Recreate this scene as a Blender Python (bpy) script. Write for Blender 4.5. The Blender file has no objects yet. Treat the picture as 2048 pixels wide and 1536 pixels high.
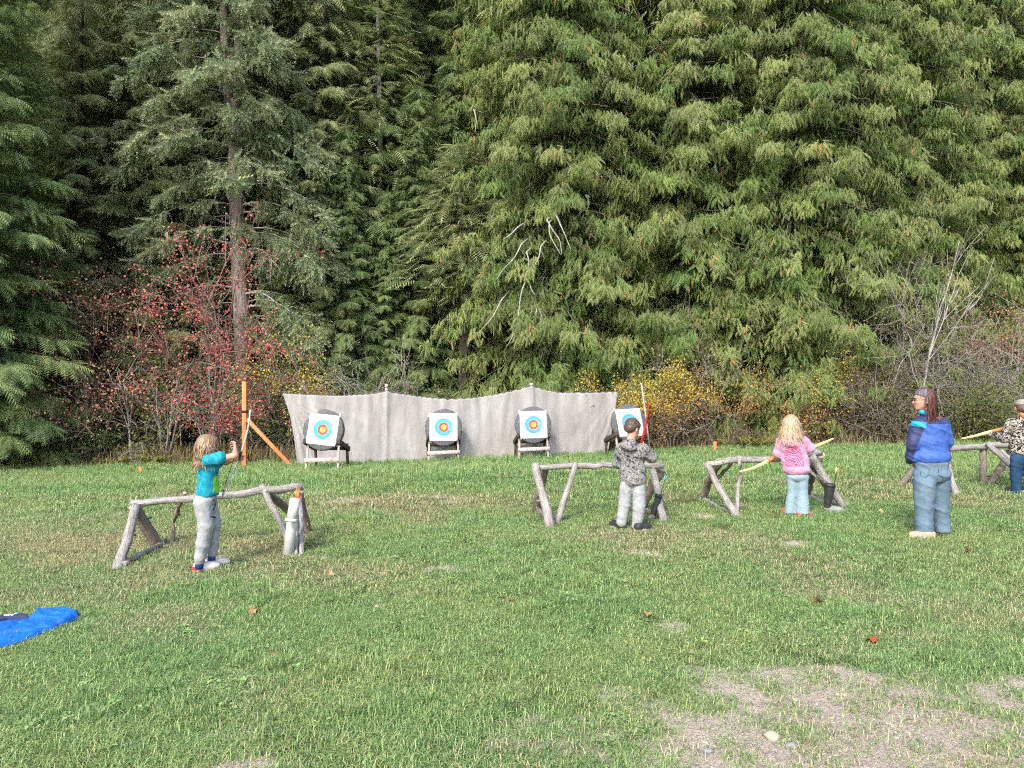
import bpy, math, random
import numpy as np
from mathutils import Vector, Matrix

# ------------------------------------------------------------------ camera, sky, sun, exposure
scene = bpy.context.scene
COL = scene.collection
CAM_Z = 1.65
F_PX = 1420.0
cam_data = bpy.data.cameras.new('camera')
cam_data.sensor_width = 36.0
cam_data.lens = 36.0 * F_PX / 2048.0
cam_data.clip_start = 0.05
cam_data.clip_end = 1500.0
cam = bpy.data.objects.new('camera', cam_data)
COL.objects.link(cam)
cam.location = (0, 0, CAM_Z)
cam.rotation_euler = (math.radians(90), 0, 0)
scene.camera = cam

SUN_EL, SUN_ROT = math.radians(42), math.radians(203)
world = bpy.data.worlds.new('World')
scene.world = world
world.use_nodes = True
wn, wl = world.node_tree.nodes, world.node_tree.links
bg = wn['Background']
sky = wn.new('ShaderNodeTexSky')
sky.sky_type = 'NISHITA'
sky.sun_disc = False
sky.sun_elevation = SUN_EL
sky.sun_rotation = SUN_ROT
sky.dust_density = 3.0
sky.ozone_density = 0.6
wl.new(sky.outputs[0], bg.inputs[0])
bg.inputs[1].default_value = 0.15

sun_data = bpy.data.lights.new('sun', 'SUN')
sun_data.energy = 1.5
sun_data.angle = math.radians(11.0)
sun_data.color = (1.0, 0.96, 0.90)
sun = bpy.data.objects.new('sun', sun_data)
COL.objects.link(sun)
sdir = Vector((math.sin(SUN_ROT) * math.cos(SUN_EL), math.cos(SUN_ROT) * math.cos(SUN_EL), math.sin(SUN_EL)))
sun.rotation_euler = sdir.to_track_quat('Z', 'Y').to_euler()
sun.location = sdir * 60

vs = scene.view_settings
vs.view_transform = 'Standard'
vs.look = 'None'
vs.exposure = 1.5
vs.gamma = 1.0
vs.use_curve_mapping = False
scene.render.engine = 'CYCLES'
cy = scene.cycles
cy.max_bounces = 5
cy.diffuse_bounces = 3
cy.glossy_bounces = 2
cy.transmission_bounces = 2
cy.transparent_max_bounces = 4
cy.caustics_reflective = False
cy.caustics_refractive = False
cy.use_denoising = False
cy.use_adaptive_sampling = True
cy.adaptive_threshold = 0.035
cy.time_limit = 800
scene.cycles.filter_width = 1.15
random.seed(7)

# ------------------------------------------------------------------ noise and terrain
def hash2(ix, iy, seed=0):
    n = (ix.astype(np.int64) * 374761393 + iy.astype(np.int64) * 668265263 + seed * 1442695041) & 0x7fffffff
    n = ((n ^ (n >> 13)) * 1274126177) & 0x7fffffff
    return ((n ^ (n >> 16)) & 0xffff) / 65535.0

def vnoise(x, y, seed=0):
    x = np.asarray(x, float); y = np.asarray(y, float)
    ix = np.floor(x); iy = np.floor(y)
    fx = x - ix; fy = y - iy
    fx = fx * fx * (3 - 2 * fx); fy = fy * fy * (3 - 2 * fy)
    ix = ix.astype(np.int64); iy = iy.astype(np.int64)
    a = hash2(ix, iy, seed); b = hash2(ix + 1, iy, seed)
    c = hash2(ix, iy + 1, seed); d = hash2(ix + 1, iy + 1, seed)
    return (a * (1 - fx) + b * fx) * (1 - fy) + (c * (1 - fx) + d * fx) * fy

def fbm(x, y, seed=0, octaves=4):
    s = 0; a = 0.5; t = 0
    for o in range(octaves):
        s = s + a * vnoise(np.asarray(x) * 2 ** o, np.asarray(y) * 2 ** o, seed + o * 17)
        t += a; a *= 0.5
    return s / t

def sstep(a, b, x):
    t = np.clip((np.asarray(x, float) - a) / (b - a), 0, 1)
    return t * t * (3 - 2 * t)

def ground_z(x, y):
    x = np.asarray(x, float); y = np.asarray(y, float)
    f = sstep(9, 18, y)
    xs = np.clip(x, -16, 16)
    z = (0.013 + 0.010 * f) * xs - 0.27 * f
    z = z + 0.10 * np.exp(-((x - 0.5) / 5.0) ** 2 - ((y - 13) / 2.6) ** 2)
    z = z + 0.05 * (fbm(x * 0.35, y * 0.35, 5, 3) - 0.5)
    z = z + 0.025 * (fbm(x * 1.7, y * 1.7, 9, 2) - 0.5)
    return z

def gz(x, y):
    return float(ground_z(np.array([x]), np.array([y]))[0])

def at(px, py, d):
    """World point seen at photo pixel (px,py) when it stands d metres in front of the camera."""
    return np.array([(px - 1024.0) / F_PX * d, d, CAM_Z - (py - 768.0) / F_PX * d])

def on_ground(px, py):
    d = 1.65 * F_PX / max(py - 768.0, 20)
    for _ in range(30):
        x = (px - 1024.0) / F_PX * d
        d2 = (CAM_Z - gz(x, d)) * F_PX / max(py - 768.0, 20)
        d = 0.5 * d + 0.5 * d2
    x = (px - 1024.0) / F_PX * d
    return np.array([x, d, gz(x, d)])

# bare ground: (px, py, radius in metres across, radius in depth, strength)
BARE_PX = [(1760, 1440, 1.25, .55, .78), (1560, 1400, .8, .3, .5), (1980, 1400, .5, .4, .55), (1400, 1510, .5, .2, .66), (1900, 1530, 1.2, .3, .8), (1130, 1475, .7, .18, .26), (1560, 1350, .62, .16, .9), (1430, 1400, .25, .16, 1), (1520, 1400, .35, .13, .9), (1650, 1385, .3, .12, .75),
           (1370, 1500, .22, .12, 1), (1560, 1500, .42, .12, 1), (1850, 1440, .45, .13, .95), (1950, 1490, .55, .12, 1),
           (2030, 1365, .28, .12, .9), (2040, 1420, .2, .1, .7), (1330, 1252, .12, .12, .9), (480, 1528, .25, .08, .9),
           (440, 1480, .10, .05, .6), (1140, 1440, .22, .08, .40), (1000, 1500, .25, .08, .3), (1100, 1480, .3, .06, .36),
           (905, 1137, .17, .10, 1), (990, 1092, .09, .06, .9), (1405, 1031, .18, .12, 1), (1350, 1024, .18, .12, .9),
           (1602, 1087, .13, .12, .9), (1815, 1041, .16, .14, .9), (1955, 1057, .12, .10, .9), (640, 1195, .13, .06, .6),
           (700, 1000, .5, .4, .40), (620, 985, .6, .4, .4), (860, 990, .5, .4, .38), (930, 1000, .4, .4, .35), (1285, 1108, .18, .12, .7),
           (1480, 1010, .14, .12, .8), (1512, 995, .10, .1, .8), (760, 950, .3, .5, .4), (830, 930, .5, .6, .3),
           (1780, 1260, .14, .08, .4), (1700, 1300, .2, .08, .35), (1250, 1400, .2, .1, .4), (850, 1310, .2, .1, .35)]
BARE = [(on_ground(a, b), rx, ry, s) for a, b, rx, ry, s in BARE_PX]
LUSH_PX = [(830, 1070, .5, .5), (760, 1040, .5, .4), (950, 1035, .5, .5), (430, 1185, .6, .25), (560, 1200, .4, .2), (1120, 1165, .4, .2),
           (1700, 1230, .5, .2), (1560, 1215, .4, .2), (640, 1340, .5, .2), (300, 1420, .5, .2), (1050, 1230, .3, .15), (1180, 1200, .4, .2),
           (1880, 1330, .25, .12), (1530, 1520, .16, .06), (1350, 1530, .14, .05), (1440, 1380, .1, .05), (1680, 1060, .5, .5), (820, 940, 1.5, 1.2),
           (1130, 1095, .4, .25), (520, 1230, .3, .15), (720, 1420, .5, .2), (900, 1420, .4, .15), (1250, 1170, .3, .12)]
LUSH = [(on_ground(a, b), rx, ry) for a, b, rx, ry in LUSH_PX]

def bare_map(x, y):
    m = np.zeros_like(np.asarray(x, float))
    wx = x + 0.30 * (fbm(x * 2.6, y * 2.6, 31, 3) - 0.5)
    wy = y + 0.30 * (fbm(x * 2.6, y * 2.6, 57, 3) - 0.5)
    for c, rx, ry, s in BARE:
        q = ((wx - c[0]) / rx) ** 2 + ((wy - c[1]) / ry) ** 2
        m = np.maximum(m, s * np.exp(-(q ** 1.2)))
    return m * (0.15 + 1.7 * fbm(x * 6, y * 6, 77, 4))

def lush_map(x, y):
    m = np.zeros_like(np.asarray(x, float))
    for c, rx, ry in LUSH:
        q = ((x - c[0]) / rx) ** 2 + ((y - c[1]) / ry) ** 2
        m = np.maximum(m, np.exp(-q))
    far = sstep(10.5, 13, y)
    m = np.maximum(m, 0.85 * far)
    return np.clip(m * (0.5 + fbm(x * 2.2, y * 2.2, 91, 3)), 0, 1)

# ------------------------------------------------------------------ mesh helpers
def new_mesh(name, V, F, mats=(), fm=None, smooth=False, attrs=None):
    """F: list of (n,k) int arrays, k = 3 or 4."""
    me = bpy.data.meshes.new(name)
    V = np.asarray(V, np.float32)
    F = [np.asarray(f, np.int32) for f in F if len(f)]
    nl = sum(f.size for f in F); nf = sum(len(f) for f in F)
    me.vertices.add(len(V)); me.loops.add(nl); me.polygons.add(nf)
    me.vertices.foreach_set('co', V.ravel())
    if nf:
        me.loops.foreach_set('vertex_index', np.concatenate([f.ravel() for f in F]))
        tot = np.concatenate([np.full(len(f), f.shape[1], np.int32) for f in F])
        st = np.concatenate([[0], np.cumsum(tot)[:-1]]).astype(np.int32)
        me.polygons.foreach_set('loop_start', st)
        me.polygons.foreach_set('loop_total', tot)
        if fm is not None:
            me.polygons.foreach_set('material_index', np.asarray(fm, np.int32))
        if smooth:
            me.polygons.foreach_set('use_smooth', np.ones(nf, bool))
    for m in mats:
        me.materials.append(m)
    if attrs:
        for k, a in attrs.items():
            at_ = me.attributes.new(k, 'FLOAT', 'POINT')
            at_.data.foreach_set('value', np.asarray(a, np.float32))
    me.update(calc_edges=True)
    return me

class Acc:
    """Collects pieces of ONE mesh object."""
    def __init__(self):
        self.V = []; self.T = []; self.Q = []; self.n = 0; self.tint = []; self.tm = []; self.qm = []
    def add(self, V, F, m=0, tint=None):
        V = np.asarray(V, float); F = np.asarray(F, int)
        if len(F) == 0: return
        (self.T if F.shape[1] == 3 else self.Q).append(F + self.n)
        (self.tm if F.shape[1] == 3 else self.qm).append(np.full(len(F), m))
        self.V.append(V); self.n += len(V)
        if tint is None: tint = random.random()
        self.tint.append(np.broadcast_to(np.asarray(tint, float), (len(V),)))
    def mesh(self, name, mats, smooth=False, off=None):
        V = np.concatenate(self.V) if self.V else np.zeros((0, 3))
        if off is not None: V = V - np.asarray(off)
        T = np.concatenate(self.T) if self.T else np.zeros((0, 3), int)
        Q = np.concatenate(self.Q) if self.Q else np.zeros((0, 4), int)
        fm = np.concatenate(self.tm + self.qm) if (self.tm or self.qm) else None
        return new_mesh(name, V, [T, Q], mats, fm, smooth, {'tint': np.concatenate(self.tint)} if self.tint else None)
    def build(self, name, mats, parent=None, loc=None, smooth=False):
        if not isinstance(mats, (list, tuple)): mats = [mats]
        off = np.array(parent.location) if parent is not None else (np.asarray(loc) if loc is not None else None)
        if parent is not None and parent.parent is not None:
            off = off + np.array(parent.parent.location)
        o = bpy.data.objects.new(name, self.mesh(name, mats, smooth, off))
        COL.objects.link(o)
        if parent is not None: o.parent = parent
        elif loc is not None: o.location = loc
        return o

def thing(name, label, cat, loc=(0, 0, 0), group=None):
    o = bpy.data.objects.new(name, None)
    o.empty_display_size = 0.1
    COL.objects.link(o)
    o.location = [float(c) for c in loc]
    return tag(o, label, cat, group)

def tag(o, label=None, cat=None, group=None, kind=None):
    if label: o['label'] = label
    if cat: o['category'] = cat
    if group: o['group'] = group
    if kind: o['kind'] = kind
    return o

def copy_thing(root, loc, rz=0.0, s=1.0, label=None, group=None, sz=None):
    r = root.copy(); COL.objects.link(r)
    r.location = [float(c) for c in loc]; r.rotation_euler = (0, 0, rz); r.scale = (s, s, sz or s)
    if label: r['label'] = label
    if group: r['group'] = group
    for ch in list(root.children):
        c = ch.copy(); COL.objects.link(c); c.parent = r
    return r

def unit(v):
    v = np.asarray(v, float)
    return v / np.maximum(np.linalg.norm(v, axis=-1, keepdims=True), 1e-9)

def tube(path, rad, sides=6, cap=True, rough=0.0, seed=0):
    """Tapered tube along a polyline; returns V, quads, caps (tris)."""
    P = np.asarray(path, float); n = len(P)
    R = np.broadcast_to(np.asarray(rad, float), (n,))
    tg = np.gradient(P, axis=0); tg = unit(tg)
    ref = np.array([0, 0, 1.0]) if abs(tg[0, 2]) < 0.9 else np.array([1.0, 0, 0])
    u = unit(np.cross(tg, ref)); v = np.cross(tg, u)
    a = np.arange(sides) * 2 * math.pi / sides
    rr = R[:, None] * np.ones(sides)
    if rough:
        rs = np.random.RandomState(seed)
        lo = rs.uniform(-1, 1, (max(2, n // 2), sides))
        idx = np.linspace(0, len(lo) - 1.001, n); i0 = idx.astype(int); fr = (idx - i0)[:, None]
        nz = lo[i0] * (1 - fr) + lo[np.minimum(i0 + 1, len(lo) - 1)] * fr
        rr = rr * (1 + rough * nz)
    V = P[:, None, :] + rr[..., None] * (np.cos(a)[None, :, None] * u[:, None, :] + np.sin(a)[None, :, None] * v[:, None, :])
    V = V.reshape(-1, 3)
    i = np.arange(n - 1)[:, None] * sides; j = np.arange(sides)[None, :]; jn = (j + 1) % sides
    Q = np.stack([i + j, i + jn, i + sides + jn, i + sides + j], -1).reshape(-1, 4)
    T = np.zeros((0, 3), int)
    if cap:
        V = np.concatenate([V, P[:1], P[-1:]])
        c0, c1 = n * sides, n * sides + 1
        j = np.arange(sides); jn = (j + 1) % sides
        T = np.concatenate([np.stack([np.full(sides, c0), jn, j], -1), np.stack([np.full(sides, c1), (n - 1) * sides + j, (n - 1) * sides + jn], -1)])
    return V, Q, T

def add_tube(acc, path, rad, sides=6, cap=True, m=0, cap_m=None, tint=None, rough=0.0, seed=0):
    V, Q, T = tube(path, rad, sides, cap, rough, seed)
    if tint is None: tint = random.random()
    n0 = acc.n
    acc.add(V, Q, m, tint)
    if len(T):
        acc.T.append(T + n0); acc.tm.append(np.full(len(T), m if cap_m is None else cap_m))

def add_box(acc, c, half, R=None, m=0, bev=0.0, tint=None):
    hx, hy, hz = half
    if bev <= 0:
        V = np.array([[sx * hx, sy * hy, sz * hz] for sx in (-1, 1) for sy in (-1, 1) for sz in (-1, 1)], float)
        Q = [[0, 1, 3, 2], [4, 6, 7, 5], [0, 4, 5, 1], [2, 3, 7, 6], [0, 2, 6, 4], [1, 5, 7, 3]]
        T = []
    else:
        V = []; idx = {}
        for sx in (-1, 1):
            for sy in (-1, 1):
                for sz in (-1, 1):
                    for ax in range(3):
                        p = [sx * hx, sy * hy, sz * hz]
                        for k in range(3):
                            if k != ax: p[k] -= (sx, sy, sz)[k] * bev
                        idx[(sx, sy, sz, ax)] = len(V); V.append(p)
        V = np.array(V, float); Q = []; T = []
        for ax in range(3):
            a, b = [k for k in range(3) if k != ax]
            for s in (-1, 1):
                q = []
                for sa, sb in ((-1, -1), (1, -1), (1, 1), (-1, 1)):
                    t = [0, 0, 0]; t[ax] = s; t[a] = sa; t[b] = sb
                    q.append(idx[(*t, ax)])
                Q.append(q)
        for ax in range(3):
            a, b = [k for k in range(3) if k != ax]
            for sa in (-1, 1):
                for sb in (-1, 1):
                    q = []
                    for s, f in ((-1, a), (1, a), (1, b), (-1, b)):
                        t = [0, 0, 0]; t[ax] = s; t[a] = sa; t[b] = sb
                        q.append(idx[(*t, f)])
                    Q.append(q)
        for sx in (-1, 1):
            for sy in (-1, 1):
                for sz in (-1, 1):
                    T.append([idx[(sx, sy, sz, k)] for k in range(3)])
    def outward(f):
        P = V[list(f)]; return f if np.cross(P[1] - P[0], P[2] - P[0]) @ P.mean(0) > 0 else tuple(f)[::-1]
    Q = [outward(f) for f in Q]; T = [outward(f) for f in T]
    if R is not None: V = V @ np.asarray(R).T
    V = V + np.asarray(c, float)
    n0 = acc.n
    if tint is None: tint = random.random()
    acc.add(V, np.array(Q), m, tint)
    if T:
        acc.T.append(np.array(T) + n0); acc.tm.append(np.full(len(T), m))

def beam(acc, a, b, w, t, up=(0, 0, 1), m=0, bev=0.004):
    """Sawn board from a to b: w across, t thick."""
    a = np.asarray(a, float); b = np.asarray(b, float)
    z = unit(b - a); x = unit(np.cross(np.asarray(up, float), z))
    if np.linalg.norm(np.cross(np.asarray(up, float), z)) < 1e-3: x = np.array([1.0, 0, 0])
    y = np.cross(z, x)
    add_box(acc, (a + b) / 2, (w / 2, t / 2, np.linalg.norm(b - a) / 2), np.stack([x, y, z], 1), m, bev)

def scatter(acc, V0, T0, X, Y, Z, pos, scale, m=0, tint=None):
    """Copies of a template into one mesh (leaf sprays of a crown): local axes X,Y,Z per copy."""
    N = len(pos)
    if N == 0: return
    R = np.stack([X, Y, Z], -1)
    sc = np.broadcast_to(np.asarray(scale, float), (N,))
    V = np.einsum('nij,vj->nvi', R, V0) * sc[:, None, None] + np.asarray(pos)[:, None, :]
    T = T0[None] + (np.arange(N) * len(V0))[:, None, None]
    if tint is None: tint = np.random.rand(N)
    acc.add(V.reshape(-1, 3), T.reshape(-1, T0.shape[1]), m, np.repeat(tint, len(V0)))

# ------------------------------------------------------------------ materials
def nodes_of(name):
    m = bpy.data.materials.new(name); m.use_nodes = True
    nt = m.node_tree; nt.nodes.clear()
    out = nt.nodes.new('ShaderNodeOutputMaterial')
    return m, nt, out

def ramp(nt, src, stops, interp='LINEAR'):
    r = nt.nodes.new('ShaderNodeValToRGB')
    r.color_ramp.interpolation = interp
    el = r.color_ramp.elements
    while len(el) < len(stops): el.new(0.5)
    for e, (p, c) in zip(el, stops):
        e.position = p; e.color = (*c, 1) if len(c) == 3 else c
    nt.links.new(src, r.inputs[0])
    return r.outputs[0]

def noise(nt, coord, scale, detail=4, rough=0.55, stretch=None, dist=0.0):
    n = nt.nodes.new('ShaderNodeTexNoise')
    n.inputs['Scale'].default_value = scale
    n.inputs['Detail'].default_value = detail
    n.inputs['Roughness'].default_value = rough
    n.inputs['Distortion'].default_value = dist
    if stretch:
        mp = nt.nodes.new('ShaderNodeMapping'); mp.inputs['Scale'].default_value = stretch
        nt.links.new(coord, mp.inputs[0]); coord = mp.outputs[0]
    nt.links.new(coord, n.inputs['Vector'])
    return n.outputs[0]

def mix(nt, fac, a, b, mode='MIX'):
    m = nt.nodes.new('ShaderNodeMix'); m.data_type = 'RGBA'; m.blend_type = mode
    for k, s in ((0, fac), (6, a), (7, b)):
        if isinstance(s, (int, float)): m.inputs[k].default_value = s
        elif isinstance(s, tuple): m.inputs[k].default_value = (*s, 1)
        else: nt.links.new(s, m.inputs[k])
    return m.outputs[2]

def math_n(nt, op, a, b=0.0):
    m = nt.nodes.new('ShaderNodeMath'); m.operation = op
    for k, s in ((0, a), (1, b)):
        if isinstance(s, (int, float)): m.inputs[k].default_value = s
        else: nt.links.new(s, m.inputs[k])
    return m.outputs[0]

def coords(nt, kind='Object'):
    return nt.nodes.new('ShaderNodeTexCoord').outputs[kind]

def attr(nt, name, kind='GEOMETRY'):
    a = nt.nodes.new('ShaderNodeAttribute'); a.attribute_name = name; a.attribute_type = kind
    return a.outputs['Fac']

def surface(nt, out, col, rough=0.7, bump=None, bump_s=0.3, bump_d=0.01, spec=0.3, metal=0.0, sheen=0.0):
    p = nt.nodes.new('ShaderNodeBsdfPrincipled')
    if isinstance(col, tuple): p.inputs['Base Color'].default_value = (*col, 1)
    else: nt.links.new(col, p.inputs['Base Color'])
    if isinstance(rough, (int, float)): p.inputs['Roughness'].default_value = rough
    else: nt.links.new(rough, p.inputs['Roughness'])
    p.inputs['Specular IOR Level'].default_value = spec
    p.inputs['Metallic'].default_value = metal
    if sheen: p.inputs['Sheen Weight'].default_value = sheen
    if bump is not None:
        b = nt.nodes.new('ShaderNodeBump')
        b.inputs['Strength'].default_value = bump_s; b.inputs['Distance'].default_value = bump_d
        nt.links.new(bump, b.inputs['Height']); nt.links.new(b.outputs[0], p.inputs['Normal'])
    nt.links.new(p.outputs[0], out.inputs[0])
    return p

def noise_mat(name, stops, scale, rough=0.75, bump=0.3, bump_d=0.01, stretch=None, detail=5, spec=0.25, dist=0.0, sheen=0.0, nr=0.6):
    m, nt, out = nodes_of(name)
    n = noise(nt, coords(nt), scale, detail, nr, stretch, dist)
    surface(nt, out, ramp(nt, n, stops), rough, n if bump else None, bump, bump_d, spec, 0, sheen)
    return m

def leaf_mat(name, stops, transl=0.3, rough=0.6, patch=None, spec=0.25):
    """Foliage: colour by each spray's own random tint plus a slow drift through the crown."""
    m, nt, out = nodes_of(name)
    t = attr(nt, 'tint')
    col = ramp(nt, t, stops)
    if patch:
        n = noise(nt, coords(nt), 0.9, 3, 0.6)
        col = mix(nt, ramp(nt, n, [(0.42, (0, 0, 0)), (0.62, (1, 1, 1))]), col, mix(nt, 0.55, col, patch))
    p = nt.nodes.new('ShaderNodeBsdfPrincipled')
    nt.links.new(col, p.inputs['Base Color'])
    p.inputs['Roughness'].default_value = rough
    p.inputs['Specular IOR Level'].default_value = spec
    tr = nt.nodes.new('ShaderNodeBsdfTranslucent')
    nt.links.new(col, tr.inputs[0])
    mx = nt.nodes.new('ShaderNodeMixShader'); mx.inputs[0].default_value = transl
    nt.links.new(p.outputs[0], mx.inputs[1]); nt.links.new(tr.outputs[0], mx.inputs[2])
    nt.links.new(mx.outputs[0], out.inputs[0])
    return m

M = {}
M['bark_fir'] = noise_mat('bark_fir', [(0.3, (0.0625, 0.0525, 0.045)), (0.5, (0.1625, 0.1375, 0.125)), (0.75, (0.3, 0.2687, 0.25))], 9, 0.9, 0.9, 0.05, (1.25, 1.25, 0.275))
M['bark_dark'] = noise_mat('bark_dark', [(0.3, (0.03, 0.026, 0.022)), (0.7, (0.10, 0.085, 0.072))], 8, 0.9, 0.8, 0.04, (1, 1, 0.2))
M['bark_cedar'] = noise_mat('bark_cedar', [(0.3, (0.05, 0.04, 0.032)), (0.7, (0.16, 0.12, 0.095))], 10, 0.9, 0.8, 0.04, (1, 1, 0.1))
M['bark_grey'] = noise_mat('bark_grey', [(0.3, (0.16, 0.15, 0.14)), (0.55, (0.34, 0.33, 0.32)), (0.8, (0.5, 0.49, 0.47))], 7, 0.85, 0.5, 0.02, (1, 1, 0.6))
M['twig_grey'] = noise_mat('twig_grey', [(0.3, (0.15, 0.135, 0.12)), (0.7, (0.34, 0.315, 0.29))], 5, 0.9, 0)
M['twig_brown'] = noise_mat('twig_brown', [(0.3, (0.085, 0.07, 0.058)), (0.7, (0.21, 0.175, 0.15))], 5, 0.9, 0)
M['dead_branch'] = noise_mat('dead_branch', [(0.3, (0.22, 0.205, 0.185)), (0.7, (0.42, 0.40, 0.37))], 8, 0.85, 0.2, 0.01)
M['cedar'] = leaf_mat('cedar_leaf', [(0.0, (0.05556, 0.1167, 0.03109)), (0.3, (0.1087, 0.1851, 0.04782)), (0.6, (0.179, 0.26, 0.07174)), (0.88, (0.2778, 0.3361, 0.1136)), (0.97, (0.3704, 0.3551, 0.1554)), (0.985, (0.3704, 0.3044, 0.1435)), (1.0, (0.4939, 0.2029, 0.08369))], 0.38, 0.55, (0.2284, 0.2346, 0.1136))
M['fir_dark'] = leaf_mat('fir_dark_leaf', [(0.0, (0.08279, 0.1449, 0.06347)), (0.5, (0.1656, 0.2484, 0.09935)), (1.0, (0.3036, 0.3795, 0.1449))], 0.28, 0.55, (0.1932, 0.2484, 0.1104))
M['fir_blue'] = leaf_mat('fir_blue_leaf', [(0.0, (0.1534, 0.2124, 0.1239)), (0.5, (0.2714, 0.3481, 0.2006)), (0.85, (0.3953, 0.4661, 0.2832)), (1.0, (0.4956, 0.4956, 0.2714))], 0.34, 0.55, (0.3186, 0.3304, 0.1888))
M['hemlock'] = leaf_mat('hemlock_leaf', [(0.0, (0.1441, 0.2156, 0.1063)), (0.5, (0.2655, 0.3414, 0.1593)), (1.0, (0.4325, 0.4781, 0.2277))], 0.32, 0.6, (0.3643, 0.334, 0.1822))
M['leaf_red'] = leaf_mat('leaf_red', [(0.0, (0.2576, 0.05796, 0.05796)), (0.35, (0.5152, 0.0966, 0.0966)), (0.7, (0.6698, 0.2061, 0.1867)), (0.9, (0.541, 0.2834, 0.1932)), (1.0, (0.3606, 0.3091, 0.1288))], 0.4)
M['leaf_rust'] = leaf_mat('leaf_rust', [(0.0, (0.144, 0.066, 0.042)), (0.5, (0.336, 0.156, 0.102)), (0.8, (0.504, 0.252, 0.168)), (1.0, (0.264, 0.24, 0.096))], 0.3)
M['leaf_yellow'] = leaf_mat('leaf_yellow', [(0.0, (0.2, 0.2125, 0.0375)), (0.4, (0.45, 0.375, 0.05)), (0.75, (0.6875, 0.5, 0.075)), (1.0, (0.6, 0.325, 0.0875))], 0.35)
M['leaf_orange'] = leaf_mat('leaf_orange', [(0.0, (0.15, 0.08, 0.03)), (0.4, (0.32, 0.17, 0.05)), (0.75, (0.42, 0.25, 0.07)), (1.0, (0.2, 0.18, 0.05))], 0.3)
M['leaf_green'] = leaf_mat('leaf_green', [(0.0, (0.05, 0.085, 0.025)), (0.5, (0.10, 0.135, 0.035)), (0.85, (0.18, 0.19, 0.05)), (1.0, (0.3, 0.25, 0.08))], 0.3)
M['leaf_olive'] = leaf_mat('leaf_olive', [(0.0, (0.10, 0.095, 0.045)), (0.5, (0.19, 0.17, 0.08)), (1.0, (0.3, 0.24, 0.12))], 0.3)
M['fern'] = leaf_mat('fern_leaf', [(0.0, (0.10, 0.14, 0.03)), (0.5, (0.2, 0.24, 0.05)), (1.0, (0.36, 0.33, 0.09))], 0.35)
M['dry_grass'] = leaf_mat('dry_grass', [(0.0, (0.11, 0.10, 0.05)), (0.35, (0.2, 0.165, 0.09)), (0.7, (0.32, 0.26, 0.15)), (0.9, (0.16, 0.17, 0.06)), (1.0, (0.3, 0.17, 0.12))], 0.3, 0.7)
# ------------------------------------------------------------------ ground
def ground_material():
    m, nt, out = nodes_of('meadow_soil')
    geo = nt.nodes.new('ShaderNodeNewGeometry'); P = geo.outputs['Position']
    n1 = noise(nt, P, 14, 6, 0.65); n2 = noise(nt, P, 75, 6, 0.8); n3 = noise(nt, P, 1.3, 3, 0.5)
    thatch = ramp(nt, n1, [(0.3, (0.05, 0.065, 0.025)), (0.55, (0.12, 0.13, 0.055)), (0.75, (0.22, 0.20, 0.11))])
    dirt = mix(nt, n3, ramp(nt, n2, [(0.34, (0.16, 0.14, 0.12)), (0.46, (0.41, 0.35, 0.28)), (0.56, (0.56, 0.49, 0.40)), (0.66, (0.72, 0.66, 0.57))]),
               ramp(nt, n2, [(0.34, (0.20, 0.155, 0.12)), (0.5, (0.44, 0.365, 0.295)), (0.66, (0.62, 0.55, 0.47))]))
    f = math_n(nt, 'ADD', attr(nt, 'bare'), math_n(nt, 'MULTIPLY', math_n(nt, 'SUBTRACT', n1, 0.5), 0.5))
    col = mix(nt, ramp(nt, f, [(0.16, (0, 0, 0)), (0.36, (1, 1, 1))]), thatch, dirt)
    litter = ramp(nt, n1, [(0.3, (0.03, 0.024, 0.016)), (0.55, (0.075, 0.055, 0.035)), (0.75, (0.14, 0.10, 0.06))])
    col = mix(nt, attr(nt, 'wood'), col, litter)
    h = math_n(nt, 'ADD', n1, math_n(nt, 'MULTIPLY', n2, 0.6))
    surface(nt, out, col, 0.95, h, 1.0, 0.03, 0.1)
    return m

M['ground'] = ground_material()

def axis_pts(lo, fine_lo, fine_hi, hi, step, growth=1.25):
    a = list(np.arange(fine_lo, fine_hi, step))
    s = step; x = a[-1]
    while x < hi:
        s *= growth; x += s; a.append(min(x, hi))
    s = step; x = a[0]; b = []
    while x > lo:
        s *= growth; x -= s; b.append(max(x, lo))
    return np.array(b[::-1] + a)

def edge_y(x):
    """Where the mown meadow ends and the forest begins."""
    x = np.asarray(x, float)
    return 18.9 + 0.7 * np.sin(x * 0.35 + 0.8) + 0.02 * np.abs(x) + np.where(x < -6, -0.25 * np.clip(-6 - x, 0, 6) * 0.4, 0) + np.where(x > 2, 0.12 * np.clip(x - 2, 0, 10), 0)

gx = axis_pts(-320, -7, 7, 320, 0.07)
gy = axis_pts(-120, 2.2, 12, 420, 0.07)
XX, YY = np.meshgrid(gx, gy)
ZZ = ground_z(XX.ravel(), YY.ravel())
bm_ = bare_map(XX.ravel(), YY.ravel())
ZZ = ZZ + 0.012 * np.clip(bm_, 0, 1) * (fbm(XX.ravel() * 9, YY.ravel() * 9, 3, 2) - 0.6)
nx, ny = len(gx), len(gy)
ii = (np.arange(ny - 1)[:, None] * nx + np.arange(nx - 1)[None, :]).ravel()
wood_attr = sstep(0.3, 1.6, YY.ravel() - edge_y(XX.ravel()))
gme = new_mesh('ground', np.stack([XX.ravel(), YY.ravel(), ZZ], -1), [np.stack([ii, ii + 1, ii + nx + 1, ii + nx], -1)], [M['ground']], None, True,
               {'bare': bm_, 'wood': wood_attr})
ground = bpy.data.objects.new('ground', gme); COL.objects.link(ground)
tag(ground, 'mown meadow ground with worn gravelly patches', kind='structure')

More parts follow.
